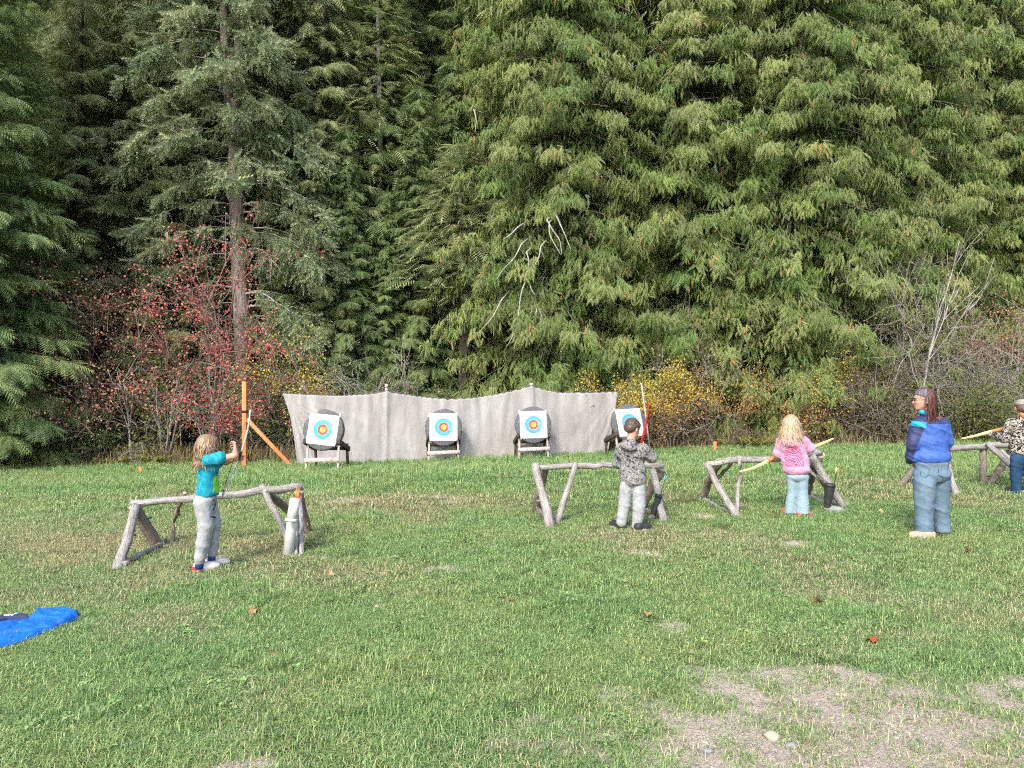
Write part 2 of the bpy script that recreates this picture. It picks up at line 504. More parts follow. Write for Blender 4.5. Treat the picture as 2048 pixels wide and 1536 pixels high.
# wooded slope behind the first trees
def hill_z(x, y):
    up = sstep(26, 75, y) * (30 - 0.38 * np.clip(x, -40, 60)) + 0.0
    return ground_z(x, y) - 0.35 + up + 0.8 * (fbm(x * 0.15, y * 0.15, 12, 3) - 0.5) * sstep(24, 32, y)
hx = np.linspace(-130, 130, 120); hy = np.linspace(22, 170, 90)
HX, HY = np.meshgrid(hx, hy)
ii = (np.arange(len(hy) - 1)[:, None] * len(hx) + np.arange(len(hx) - 1)[None, :]).ravel()
M['litter'] = noise_mat('forest_litter', [(0.3, (0.028, 0.026, 0.014)), (0.52, (0.07, 0.055, 0.034)), (0.7, (0.12, 0.085, 0.05))], 2.2, 0.95, 0.8, 0.2, None, 8, 0.1)
hill = bpy.data.objects.new('hill', new_mesh('hill', np.stack([HX.ravel(), HY.ravel(), hill_z(HX.ravel(), HY.ravel())], -1),
        [np.stack([ii, ii + 1, ii + len(hx) + 1, ii + len(hx)], -1)], [M['litter']], None, True))
COL.objects.link(hill); tag(hill, 'wooded slope rising behind the trees', kind='structure')

# ------------------------------------------------------------------ grass
rs = np.random.RandomState(11)
def blade_template(nb, rad, hmin, hmax, w, lean, seed):
    r = np.random.RandomState(seed)
    a = r.rand(nb) * 6.283; q = rad * np.sqrt(r.rand(nb))
    base = np.stack([q * np.cos(a), q * np.sin(a), np.full(nb, -0.004)], -1)
    h = r.uniform(hmin, hmax, nb); az = r.rand(nb) * 6.283; ln = r.uniform(0.15, lean, nb)
    d = np.stack([np.cos(az), np.sin(az), np.zeros(nb)], -1)
    sd = np.stack([-np.sin(az), np.cos(az), np.zeros(nb)], -1)
    ww = (w * r.uniform(0.6, 1.2, nb))[:, None]
    up = np.array([0, 0, 1.0])
    m = base + d * (h * ln * 0.35)[:, None] + up * (h * 0.62)[:, None]
    t = base + d * (h * ln * 1.1)[:, None] + up * (h * (1 - 0.35 * ln))[:, None]
    V = np.stack([base - sd * ww, base + sd * ww, m + sd * ww * 0.75, m - sd * ww * 0.75, t], 1).reshape(-1, 3)
    o = (np.arange(nb) * 5)[:, None]
    T = np.concatenate([o + np.array([[0, 1, 2]]), o + np.array([[0, 2, 3]]), o + np.array([[3, 2, 4]])])
    return V, T, np.repeat(r.rand(nb), 5)

def grass_material():
    m, nt, out = nodes_of('grass_blade')
    P = nt.nodes.new('ShaderNodeNewGeometry').outputs['Position']
    t = attr(nt, 'tint'); dry = attr(nt, 'dry', 'INSTANCER')
    green = ramp(nt, t, [(0.0, (0.1085, 0.1933, 0.057)), (0.4, (0.2043, 0.3263, 0.1083)), (0.7, (0.3128, 0.435, 0.1653)), (0.86, (0.4032, 0.4452, 0.19)), (1.0, (0.5152, 0.4876, 0.25))])
    lush = ramp(nt, t, [(0.0, (0.08299, 0.1752, 0.057)), (0.5, (0.1788, 0.3263, 0.1083)), (0.85, (0.3128, 0.4652, 0.1824)), (1.0, (0.4032, 0.4664, 0.22))])
    straw = ramp(nt, t, [(0.0, (0.1873, 0.1971, 0.08378)), (0.45, (0.3548, 0.3154, 0.1577)), (1.0, (0.5716, 0.5027, 0.3154))])
    n = noise(nt, P, 0.55, 4, 0.6)
    g = mix(nt, ramp(nt, n, [(0.40, (0, 0, 0)), (0.6, (1, 1, 1))]), green, lush)
    f = math_n(nt, 'ADD', dry, math_n(nt, 'MULTIPLY', math_n(nt, 'SUBTRACT', t, 0.5), 0.75))
    col = mix(nt, ramp(nt, f, [(0.38, (0, 0, 0)), (0.72, (1, 1, 1))]), g, straw)
    p = nt.nodes.new('ShaderNodeBsdfPrincipled'); nt.links.new(col, p.inputs['Base Color'])
    p.inputs['Roughness'].default_value = 0.5; p.inputs['Specular IOR Level'].default_value = 0.3
    tr = nt.nodes.new('ShaderNodeBsdfTranslucent'); nt.links.new(col, tr.inputs[0])
    mx = nt.nodes.new('ShaderNodeMixShader'); mx.inputs[0].default_value = 0.3
    nt.links.new(p.outputs[0], mx.inputs[1]); nt.links.new(tr.outputs[0], mx.inputs[2]); nt.links.new(mx.outputs[0], out.inputs[0])
    return m
M['grass'] = grass_material()

def scatter_object(name, pts, rot, scl, idx, dry, templates, mat, label):
    """One 'stuff' object: points that carry blade tufts by geometry nodes."""
    me = bpy.data.meshes.new(name)
    me.vertices.add(len(pts)); me.vertices.foreach_set('co', np.asarray(pts, np.float32).ravel())
    for nm, ty, vals in (('rot', 'FLOAT_VECTOR', rot), ('scl', 'FLOAT_VECTOR', scl)):
        a = me.attributes.new(nm, ty, 'POINT'); a.data.foreach_set('vector', np.asarray(vals, np.float32).ravel())
    a = me.attributes.new('pick', 'INT', 'POINT'); a.data.foreach_set('value', np.asarray(idx, np.int32))
    a = me.attributes.new('dry', 'FLOAT', 'POINT'); a.data.foreach_set('value', np.asarray(dry, np.float32))
    me.update()
    o = bpy.data.objects.new(name, me); COL.objects.link(o)
    ng = bpy.data.node_groups.new(name + '_nodes', 'GeometryNodeTree')
    ng.interface.new_socket('Geometry', in_out='INPUT', socket_type='NodeSocketGeometry')
    ng.interface.new_socket('Geometry', in_out='OUTPUT', socket_type='NodeSocketGeometry')
    N, L = ng.nodes, ng.links
    gi, go = N.new('NodeGroupInput'), N.new('NodeGroupOutput')
    join = N.new('GeometryNodeJoinGeometry')
    for k in range(len(templates) - 1, -1, -1):
        oi = N.new('GeometryNodeObjectInfo'); oi.inputs['Object'].default_value = templates[k]
        oi.inputs['As Instance'].default_value = False
        g2 = N.new('GeometryNodeGeometryToInstance')
        L.new(oi.outputs['Geometry'], g2.inputs[0]); L.new(g2.outputs[0], join.inputs[0])
    iop = N.new('GeometryNodeInstanceOnPoints')
    iop.inputs['Pick Instance'].default_value = True
    def named(nm, ty):
        a = N.new('GeometryNodeInputNamedAttribute'); a.data_type = ty; a.inputs['Name'].default_value = nm
        return [s for s in a.outputs if s.enabled and s.name == 'Attribute'][0]
    L.new(gi.outputs[0], iop.inputs['Points']); L.new(join.outputs[0], iop.inputs['Instance'])
    L.new(named('pick', 'INT'), iop.inputs['Instance Index'])
    e2r = N.new('FunctionNodeEulerToRotation')
    L.new(named('rot', 'FLOAT_VECTOR'), e2r.inputs[0]); L.new(e2r.outputs[0], iop.inputs['Rotation'])
    L.new(named('scl', 'FLOAT_VECTOR'), iop.inputs['Scale'])
    L.new(iop.outputs[0], go.inputs[0])
    md = o.modifiers.new('tufts', 'NODES'); md.node_group = ng
    me.materials.append(mat)
    return tag(o, label, kind='stuff')

def unlinked(name, V, T, tint, mat):
    return bpy.data.objects.new(name, new_mesh(name, V, [T], [mat], None, False, {'tint': tint}))

tmpl = [unlinked('tuft', *blade_template(74, 0.11, 0.018, 0.050, 0.0021, 2.1, k), M['grass']) for k in range(4)] + \
       [unlinked('tall_tuft', *blade_template(46, 0.06, 0.05, 0.12, 0.0024, 1.2, 20 + k), M['grass']) for k in range(3)]

def weed_template(seed):
    """low rosette of small round clover and plantain leaves"""
    r = np.random.RandomState(seed); V = []; T = []; tn = []
    for k in range(16):
        az = r.rand() * 6.28; q = .05 * math.sqrt(r.rand()); s = r.uniform(.006, .013); z = r.uniform(.012, .035); c = np.array([q * math.cos(az), q * math.sin(az), z])
        o = np.array([math.cos(az), math.sin(az), r.uniform(-.3, .3)]); sd = np.array([-math.sin(az), math.cos(az), r.uniform(-.3, .3)]); b = len(V)
        V += [c - o * s, c + sd * s * .8 + [0, 0, .003], c + o * s * 1.3, c - sd * s * .8 + [0, 0, .003]]; T += [(b, b + 1, b + 2), (b, b + 2, b + 3)]; tn += [.4 + .4 * r.rand()] * 4
    return np.array(V), np.array(T), np.array(tn)
tmpl += [unlinked('weed', *weed_template(60 + k), M['grass']) for k in range(2)]

def field(n, y0, y1, wide=0.80, extra=1.6):
    """Random points over the visible meadow wedge between depths y0 and y1."""
    y = np.sqrt(rs.uniform(y0 ** 2, y1 ** 2, n))
    x = rs.uniform(-1, 1, n) * (y * wide + extra)
    return x, y

PTS, ROT, SCL, PIK, DRY = [], [], [], [], []
def sow(n, y0, y1, s0, s1, tall=False, weed=False):
    x, y = field(n, y0, y1)
    b = bare_map(x, y); l = lush_map(x, y)
    dn = fbm(x * 0.8, y * 0.8, 40, 4)
    left_dry = np.exp(-((x + 4.2) / 2.6) ** 2 - ((y - 7.6) / 2.6) ** 2)
    dry = np.clip(0.16 + 1.5 * (dn - 0.5) + 0.38 * left_dry - 0.45 * l + 0.35 * b + 0.25 * np.exp(-((x + 1.8) / 1.6) ** 2 - ((y - 10.0) / 1.4) ** 2) + 0.25 * sstep(-1.5, 0.3, y - edge_y(x)), 0, 1)
    u = rs.rand(n)
    if tall:
        keep = (u < 0.12 + 0.9 * l) & (b < 0.35)
    else:
        keep = u > np.clip((b - 0.12) * 1.9, 0, 0.84)
    if weed: keep = (fbm(x * 1.6, y * 1.6, 140, 3) > .52) & (b < .3); dry = dry * 0
    keep &= y < edge_y(x) + 0.3
    x, y, dry, l = x[keep], y[keep], dry[keep], l[keep]; k = len(x)
    s = rs.uniform(s0, s1, k)
    z = ground_z(x, y)
    PTS.append(np.stack([x, y, z], -1))
    ROT.append(np.stack([rs.uniform(-.12, .12, k), rs.uniform(-.12, .12, k), rs.rand(k) * 6.283], -1))
    hgt = s * (0.75 + 0.5 * l + 0.3 * rs.rand(k))
    SCL.append(np.stack([s, s, hgt], -1))
    PIK.append(rs.randint(7, 9, k) if weed else rs.randint(4, 7, k) if tall else rs.randint(0, 4, k))
    DRY.append(dry + rs.uniform(-.08, .08, k))

sow(9500, 2.4, 5.5, 0.75, 1.1); sow(9500, 5.5, 9.5, 0.85, 1.25); sow(11500, 9.5, 20.5, 1.3, 2.0)
sow(1500, 2.4, 8.0, 0.7, 1.2, False, True); sow(3200, 2.4, 6.5, 0.45, 0.9, True); sow(4200, 6.5, 12, 0.5, 0.95, True); sow(9000, 12, 19.5, 0.9, 1.5, True)
scatter_object('grass', np.concatenate(PTS), np.concatenate(ROT), np.concatenate(SCL), np.concatenate(PIK), np.concatenate(DRY), tmpl, M['grass'], 'short mown green and straw coloured meadow grass')

# gravel crumbs lying in the worn patches
def pebble(seed, flat=0.6):
    r = np.random.RandomState(seed)
    t = (1 + 5 ** .5) / 2
    V = np.array([(-1, t, 0), (1, t, 0), (-1, -t, 0), (1, -t, 0), (0, -1, t), (0, 1, t), (0, -1, -t), (0, 1, -t), (t, 0, -1), (t, 0, 1), (-t, 0, -1), (-t, 0, 1)], float)
    V = unit(V) * r.uniform(0.75, 1.15, (12, 1)) * np.array([1, r.uniform(.6, .9), flat])
    T = np.array([(0, 11, 5), (0, 5, 1), (0, 1, 7), (0, 7, 10), (0, 10, 11), (1, 5, 9), (5, 11, 4), (11, 10, 2), (10, 7, 6), (7, 1, 8), (3, 9, 4), (3, 4, 2), (3, 2, 6), (3, 6, 8), (3, 8, 9), (4, 9, 5), (2, 4, 11), (6, 2, 10), (8, 6, 7), (9, 8, 1)])
    return V, T
m_, nt_, out_ = nodes_of('gravel_stone')
surface(nt_, out_, ramp(nt_, attr(nt_, 'tint'), [(0, (0.17, 0.15, 0.14)), (0.4, (0.33, 0.29, 0.265)), (0.75, (0.42, 0.39, 0.355)), (1, (0.52, 0.49, 0.45))]), 0.9, None, 0, 0, 0.15)
M['gravel'] = m_
acc = Acc()
x, y = field(150000, 2.4, 6.5)
b = bare_map(x, y); keep = (b > 0.22) & (rs.rand(len(x)) < b * .55); x, y = x[keep], y[keep]
r = np.random.RandomState(3); sz = 0.003 + 0.008 * r.rand(len(x)) ** 5
ang = r.rand(len(x)) * 6.283; X = np.stack([np.cos(ang), np.sin(ang), 0 * ang], -1); Y = np.stack([-np.sin(ang), np.cos(ang), 0 * ang], -1); Z = np.tile([0, 0, 1.0], (len(x), 1))
pk = r.randint(0, 3, len(x))
for k in range(3):
    s = pk == k
    V0, T0 = pebble(k)
    scatter(acc, V0, T0, X[s], Y[s], Z[s], np.stack([x, y, ground_z(x, y) - 0.004], -1)[s], sz[s])
tag(acc.build('gravel', M['gravel'], None, (0, 0, 0)), 'fine pale gravel crumbs in the worn patches', kind='stuff')
print('pebbles', len(x))

# ------------------------------------------------------------------ conifers
def lobe(V, T, base, tip, axis, w):
    b = len(V); base = np.asarray(base, float); axis = np.asarray(axis, float)
    V += [tuple(base - axis * w), tuple(base + axis * w), tuple(tip)]; T.append((b, b + 1, b + 2))

def frond_cedar():
    """Flat hanging cedar spray: forward pointing scaly lobes on a drooping axis."""
    n = 4; L = 0.18; V = []; T = []
    for i in range(n):
        s = (i + 0.3) / n; y = L * s; z = -0.05 * s * s
        ln = 0.086 * (1 - 0.55 * s) * (0.6 + 0.4 * min(1, s * 4))
        for sd in (-1, 1):
            o = 0.014 if sd > 0 else 0
            lobe(V, T, (0, y + o, z), (sd * ln * 0.62, y + o + ln * 0.95, z - 0.35 * ln), (0, 1, 0), 0.022)
    lobe(V, T, (0, L * 0.8, -0.035), (0, L * 1.3, -0.08), (1, 0, 0), 0.016)
    return np.array(V), np.array(T)

def spray_fir():
    n = 7; L = 0.48; V = []; T = []
    for i in range(n):
        s = (i + 0.25) / n; y = L * s; z = -0.09 * s * s
        ln = 0.22 * (1 - 0.7 * s) * (0.55 + 0.45 * min(1, s * 3.5)) + 0.03
        for sd in (-1, 1):
            o = 0.03 if sd > 0 else 0
            lobe(V, T, (0, y + o, z), (sd * ln * 0.76, y + o + ln * 0.68, z - 0.22 * ln), (0, 1, 0), 0.016)
    lobe(V, T, (0, L * 0.8, -0.06), (0, L * 1.14, -0.12), (1, 0, 0), 0.016)
    return np.array(V), np.array(T)

def strand_fir():
    """Hanging Douglas fir twig with bristling side shoots."""
    n = 9; L = 0.46; V = []; T = []
    for i in range(n):
        s = (i + 0.2) / n; y = L * s
        for sd in range(2):
            a = sd * 3.1 + i * 1.3; ln = 0.09 * (1 - 0.55 * s) + 0.02
            d = np.array([math.cos(a) * 0.75, 0.8, math.sin(a) * 0.75])
            lobe(V, T, (0, y, 0), np.array([0, y, 0]) + d * ln, (-math.sin(a), 0, math.cos(a)), 0.018)
    return np.array(V), np.array(T)

CED, FIR, STR = frond_cedar(), spray_fir(), strand_fir()

def frames(D, N):
    D = unit(D); X = unit(np.cross(D, N)); Z = np.cross(X, D)
    return X, D, Z

def conifer(kind, H, R, n_boughs, per_m, seed, h_lo=0.4, power=0.75, trunk_r=0.3, top=1.0, gap=0.35, lean=(0, 0), clear=None):
    """Trunk, limbs and crown of one conifer, standing at the origin."""
    r = np.random.RandomState(seed)
    tr = Acc(); lb = Acc(); cr = Acc()
    zz = np.linspace(-0.4, H, 18)
    bend = 0.10 * np.sin(zz * 0.35 + seed)
    path = np.stack([bend + lean[0] * zz, 0.08 * np.sin(zz * 0.28 + 2 * seed) + lean[1] * zz, zz], -1)
    add_tube(tr, path, trunk_r * np.maximum(1 - zz / H, 0.02) ** 0.8 * (1 + 0.5 * np.exp(-np.maximum(zz, 0) * 1.6)), 12, True, 0, None, 0.5, 0.05, seed)
    P_, D_, N_, S_, Tn_ = [], [], [], [], []
    az = r.rand() * 6.28
    for i in range(n_boughs):
        u = (i + r.rand()) / n_boughs
        h = h_lo + (H * top - h_lo) * u ** 1.05
        az += 2.39996 + r.uniform(-.5, .5)
        L = R * (max(1 - h / H, 0.02)) ** power * r.uniform(0.72, 1.12)
        if kind == 'cedar': L *= 0.85 + 0.3 * min(1, h / 4)
        if L < 0.25: L = 0.25
        if fbm(az * 1.1 % 100, h * 0.45, seed, 2) < gap * r.uniform(0.6, 1.1): continue
        out = np.array([math.cos(az), math.sin(az), 0]); side = np.array([-out[1], out[0], 0]); up = np.array([0, 0, 1.0])
        if clear and clear[0] < h < clear[1] and out[1] < -0.35 and abs(out[0]) < 0.80: continue
        x0 = np.array([np.interp(h, zz, path[:, 0]), np.interp(h, zz, path[:, 1]), h])
        t = np.linspace(0, 1, 8)
        if kind == 'cedar': dz = L * (0.05 * t - r.uniform(.4, .95) * t ** 2 + r.uniform(.1, .4) * t ** 3.5)
        elif kind == 'fir': dz = L * (0.06 * t - 0.30 * t ** 2 + 0.05 * t ** 4) + 0.25 * (h / H) * L * t
        else: dz = L * (0.22 * t - 0.62 * t ** 2)
        sw = L * r.uniform(-.12, .12) * t ** 2
        pth = x0 + out * (L * t)[:, None] + up * dz[:, None] + side * sw[:, None]
        add_tube(lb, pth[:6], (0.005 + 0.02 * min(L, 4) * (1 - t) ** 1.4 * 0.35)[:6], 4, False)
        thin = 1.0 if (out[1] < 0.35 and h < 16.0) else 0.22
        k = max(6, int(per_m * L * thin))
        t0 = {'cedar': 0.08, 'fir': 0.12, 'strand': 0.12}[kind]
        tt = t0 + (1 - t0) * r.rand(k) ** 0.75
        if kind != 'fir':
            ncl = max(2, int(L * (9.0 if kind == 'cedar' else 6.0))); ctt = t0 + (1 - t0) * r.rand(ncl) ** 0.7; ci = r.randint(0, ncl, k)
            tt = np.clip(ctt[ci] + r.normal(0, .07, k) / L, 0, 1)
            cw = r.choice([-1, 1], ncl) * r.rand(ncl) ** 0.8
        c = np.stack([np.interp(tt, t, pth[:, j]) for j in range(3)], -1)
        wmax = {'cedar': 0.26, 'fir': 0.30, 'strand': 0.26}[kind] * L
        sg = r.choice([-1, 1], k); w = sg * wmax * r.rand(k) ** 0.8 * np.minimum(1, 1.25 - tt)
        if kind != 'fir': w = cw[ci] * wmax * np.minimum(1, 1.25 - tt) + r.normal(0, .07, k)
        tint0 = r.rand()
        rnd = r.normal(0, 1, (k, 3))
        if kind == 'cedar':
            c = c + side * w[:, None] + out * (-0.25 * np.abs(w))[:, None] - up * (0.45 * np.abs(w) * r.rand(k) + 0.1 * r.rand(k))[:, None]
            c = c - up * (0.30 * r.rand(k) ** 1.5)[:, None]
            D = out * r.uniform(.0, .6, k)[:, None] + side * (np.sign(w) * 0.15 + r.uniform(-.55, .55, k))[:, None] - up * r.uniform(0.35, 1.4, k)[:, None] + 0.2 * rnd
            N = out * 0.8 + up * 0.55 + 0.35 * r.normal(0, 1, (k, 3))
            S = r.uniform(0.75, 1.35, k)
        elif kind == 'fir':
            c = c + side * (w * 0.55)[:, None] + out * (0.25 * np.abs(w))[:, None] - up * (0.16 * np.abs(w) + 0.05 * r.rand(k))[:, None]
            D = out * 0.7 + side * (np.sign(w) * (0.75 - 0.3 * tt))[:, None] - up * r.uniform(0.15, 0.95, k)[:, None] + 0.18 * rnd
            N = up * 0.9 + out * 0.5 + 0.25 * r.normal(0, 1, (k, 3))
            S = r.uniform(0.7, 1.2, k) * (0.75 + 0.3 * min(1, L / 2.5))
        else:
            c = c + side * w[:, None] - up * (0.3 * np.abs(w) * r.rand(k))[:, None]
            D = out * r.uniform(0.0, 0.7, k)[:, None] + side * (np.sign(w) * 0.25)[:, None] - up * r.uniform(0.3, 1.3, k)[:, None] + 0.3 * rnd
            N = out + 0.5 * rnd + up * 0.4
            S = r.uniform(0.75, 1.4, k)
        if thin < 1: S = S * 1.9
        P_.append(c); D_.append(D); N_.append(N); S_.append(S); Tn_.append(np.clip(0.42 * r.rand(k) + 0.55 * tint0 + 0.30 * (tt - 0.6), 0, 0.96) + (r.rand(k) < 0.008) * 1.0)  # tint random per bough and spray, lighter towards the bough tips
    if kind != 'cedar' or True:
        k = 14; P_.append(np.stack([np.full(k, path[-1, 0]), np.full(k, path[-1, 1]), H - r.rand(k) * 0.8], -1)); D_.append(np.stack([r.normal(0, .5, k), r.normal(0, .5, k), r.uniform(.2, 1, k)], -1)); N_.append(r.normal(0, 1, (k, 3))); S_.append(np.full(k, .8)); Tn_.append(r.rand(k) * .9)
    P_, D_, N_, S_, Tn_ = (np.concatenate(q) for q in (P_, D_, N_, S_, Tn_))
    print(kind, seed, len(P_))
    X, Y, Z = frames(D_, N_)
    V0, T0 = {'cedar': CED, 'fir': FIR, 'strand': STR}[kind]
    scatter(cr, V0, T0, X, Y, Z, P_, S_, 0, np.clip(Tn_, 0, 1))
    return tr, lb, cr

def tree(name, label, cat, loc, rz, s, parts, mats, group=None, sz=None):
    t = thing(name, label, cat, (0, 0, 0), group)
    tr, lb, cr = parts
    tr.build('trunk', mats[0], t, smooth=True); tag(lb.build('limbs', mats[1], t), kind='stuff'); tag(cr.build('crown', mats[2], t), kind='stuff')
    t.location = [float(c) for c in loc]; t.rotation_euler = (0, 0, rz); t.scale = (s, s, sz or s)
    return t

def small_turn(rz):
    return (rz % 1.2) - 0.6

def base(px, d, dz=-0.05):
    x = (px - 1024) / F_PX * d
    z = float(hill_z(np.array([x]), np.array([d]))[0]) if d > 26 else -9
    return (x, d, max(z, gz(x, d)) + dz)

# western red cedars: the bright hanging wall right of centre
cA = conifer('cedar', 25, 4.4, 600, 76, 3, 0.7, 0.55, 0.42, gap=0.33)
cB = conifer('cedar', 22, 3.9, 540, 76, 8, 0.5, 0.55, 0.36, gap=0.33)
cedar_mats = (M['bark_cedar'], M['twig_brown'], M['cedar'])
cedar1 = tree('cedar_tree', 'tall cedar with pale bare branches hanging over the target curtain', 'tree', base(1120, 23.6), 0.4, 1.0, cA, cedar_mats, 'cedars at the forest edge')
cedar2 = tree('cedar_tree', 'broad drooping cedar behind the yellow bushes', 'tree', base(1375, 23.8), 0.5, 1.05, cB, cedar_mats, 'cedars at the forest edge')
cedars = [cedar1, cedar2]
for px, d, rz, s, src, lab in ((1600, 23.6, 3.3, 1.0, cedar1, 'bright green cedar above the girl in the pink hoodie'),
                               (1800, 25.0, 5.0, 1.0, cedar2, 'cedar behind the bare white stemmed sapling'),
                               (1960, 27.0, 2.2, 0.95, cedar1, 'thin topped cedar at the end of the cedar wall by the dark fir'),
                               (1250, 27.5, 0.9, 1.15, cedar1, 'taller cedar set back between the two cedars over the curtain'),
                               (1490, 27.8, 4.1, 1.2, cedar2, 'taller cedar set back behind the cedars above the pink hoodie'),
                               (1000, 27.0, 2.8, 1.0, cedar2, 'shaded cedar beside the dark trunk over the curtain'),
                               (1700, 29.0, 1.2, 1.2, cedar1, 'taller cedar set back behind the white stemmed sapling'),
                               (2080, 25.5, 0.3, 0.5, cedar2, 'low cedar behind the rust coloured shrub at the picture edge')):
    cedars.append(copy_thing(src, base(px, d), small_turn(rz), s, lab, 'cedars at the forest edge'))

# dark firs
fA = conifer('fir', 21, 3.1, 290, 44, 21, 0.8, 0.75, 0.30, gap=0.24)
fB = conifer('fir', 17, 2.7, 250, 46, 33, 0.5, 0.8, 0.22, gap=0.24)
fir_mats = (M['bark_dark'], M['twig_brown'], M['fir_dark'])
fir1 = tree('fir_tree', 'dark layered fir cut by the picture edge beside the meadow', 'tree', base(-40, 18.6), 0.5, 0.95, fA, fir_mats, 'dark firs in the wood')
fir2 = tree('fir_tree', 'dark fir behind the first target and the curtain corner', 'tree', base(690, 23.2), 0.3, 0.62, fB, fir_mats, 'dark firs in the wood')
for px, d, rz, s, src, lab in ((835, 24.2, 2.0, 0.72, fir2, 'dark fir behind the second target'),
                               (600, 26.5, 4.0, 1.15, fir1, 'tall dark fir behind the big bare trunk'),
                               (745, 26.0, 3.0, 1.1, fir1, 'tall dark fir in the shade above the curtain'),
                               (900, 29.0, 5.2, 1.25, fir1, 'tall dark fir deep in the shade beside the cedar wall'),
                               (260, 25.0, 0.9, 0.8, fir2, 'small dark fir behind the brown leaved maple'),
                               (100, 23.5, 2.6, 0.95, fir2, 'dark fir between the edge fir and the brown leaved maple'),
                               (330, 23.4, 1.3, 0.75, fir2, 'small dark fir directly behind the red maple'), (620, 24.2, 0.4, 0.85, fir2, 'dark fir right beside the big bare trunk'), (770, 23.6, 0.2, 0.5, fir2, 'low dark fir between the first two targets'),
                               (900, 25.2, 0.9, 0.8, fir2, 'dark fir in front of the cedar wall corner'), (-150, 20.5, 0.1, 0.9, fir1, 'dark fir beyond the edge fir, mostly out of the picture'),
                               (2035, 31.0, 1.0, 1.25, fir1, 'tall dark fir with sky behind it at the picture edge')):
    copy_thing(src, base(px, d), small_turn(rz), s, lab, 'dark firs in the wood')

# hemlocks on the slope
hA = conifer('fir', 24, 3.4, 300, 44, 44, 1.2, 0.7, 0.30, gap=0.24)
hem_mats = (M['bark_dark'], M['twig_brown'], M['hemlock'])
hem1 = tree('hemlock_tree', 'olive hemlock on the slope over the brown leaved maple', 'tree', base(190, 30.0), 0.2, 1.0, hA, hem_mats, 'hemlocks on the slope')
for px, d, rz, s, lab in ((20, 29.0, 1.0, 0.95, 'olive hemlock on the slope over the edge fir'), (330, 33.0, 2.1, 1.0, 'olive hemlock on the slope between the maple and the big trunk'),
                          (680, 32, 3.2, 1.1, 'hemlock on the slope behind the pale grey trunk'), (-120, 31, 0.6, 1.0, 'olive hemlock rising behind the edge fir'), (560, 25.5, 4.4, 0.95, 'olive hemlock close behind the big bare trunk'),
                          (395, 26.0, 5.4, 0.9, 'olive hemlock between the red maple and the slope'), (130, 25.6, 1.9, 0.85, 'olive hemlock behind the leaning brown leaved maple'), (1905, 30.5, 2.4, 1.0, 'olive hemlock beside the thin topped cedar'), (-20, 24.5, .3, .9, 'olive hemlock just behind the edge fir'), (165, 22.6, .5, .8, 'lighter hemlock between the edge fir and the red maple'), (300, 23.4, .9, .85, 'lighter hemlock over the red maple'), (650, 24.4, .2, .85, 'lighter hemlock right of the big bare trunk'), (250, 27.5, .7, .95, 'olive hemlock over the leaning maple top'), (470, 29.5, .2, 1.05, 'olive hemlock behind the forked trunk top'), (780, 29, .9, 1.1, 'olive hemlock behind the pale grey trunk'), (880, 33, .4, 1.15, 'olive hemlock far behind the dark brown trunk')):
    copy_thing(hem1, base(px, d), small_turn(rz), s, lab, 'hemlocks on the slope')
for px, d, rz, s in ((480, 38, 4.0, 1.1), (90, 39, 3.3, 1.1), (820, 38, 5.0, 1.15), (1080, 37, 0.4, 1.2), (1320, 36, 1.6, 1.2), (1560, 37, 2.6, 1.2), (-280, 36, 1.4, 1.1),
                     (1760, 37, 3.4, 1.1), (1880, 40, 4.4, 1.0), (2200, 34, 0.2, 1.1), (2360, 31, 2.9, 1.0), (250, 44, 0.8, 1.2), (640, 45, 1.9, 1.2), (960, 45, 2.9, 1.2)):
    copy_thing(hem1, base(px, d), small_turn(rz), s, 'hemlock standing far back in the wood behind the first trees', 'far trees in the wood')

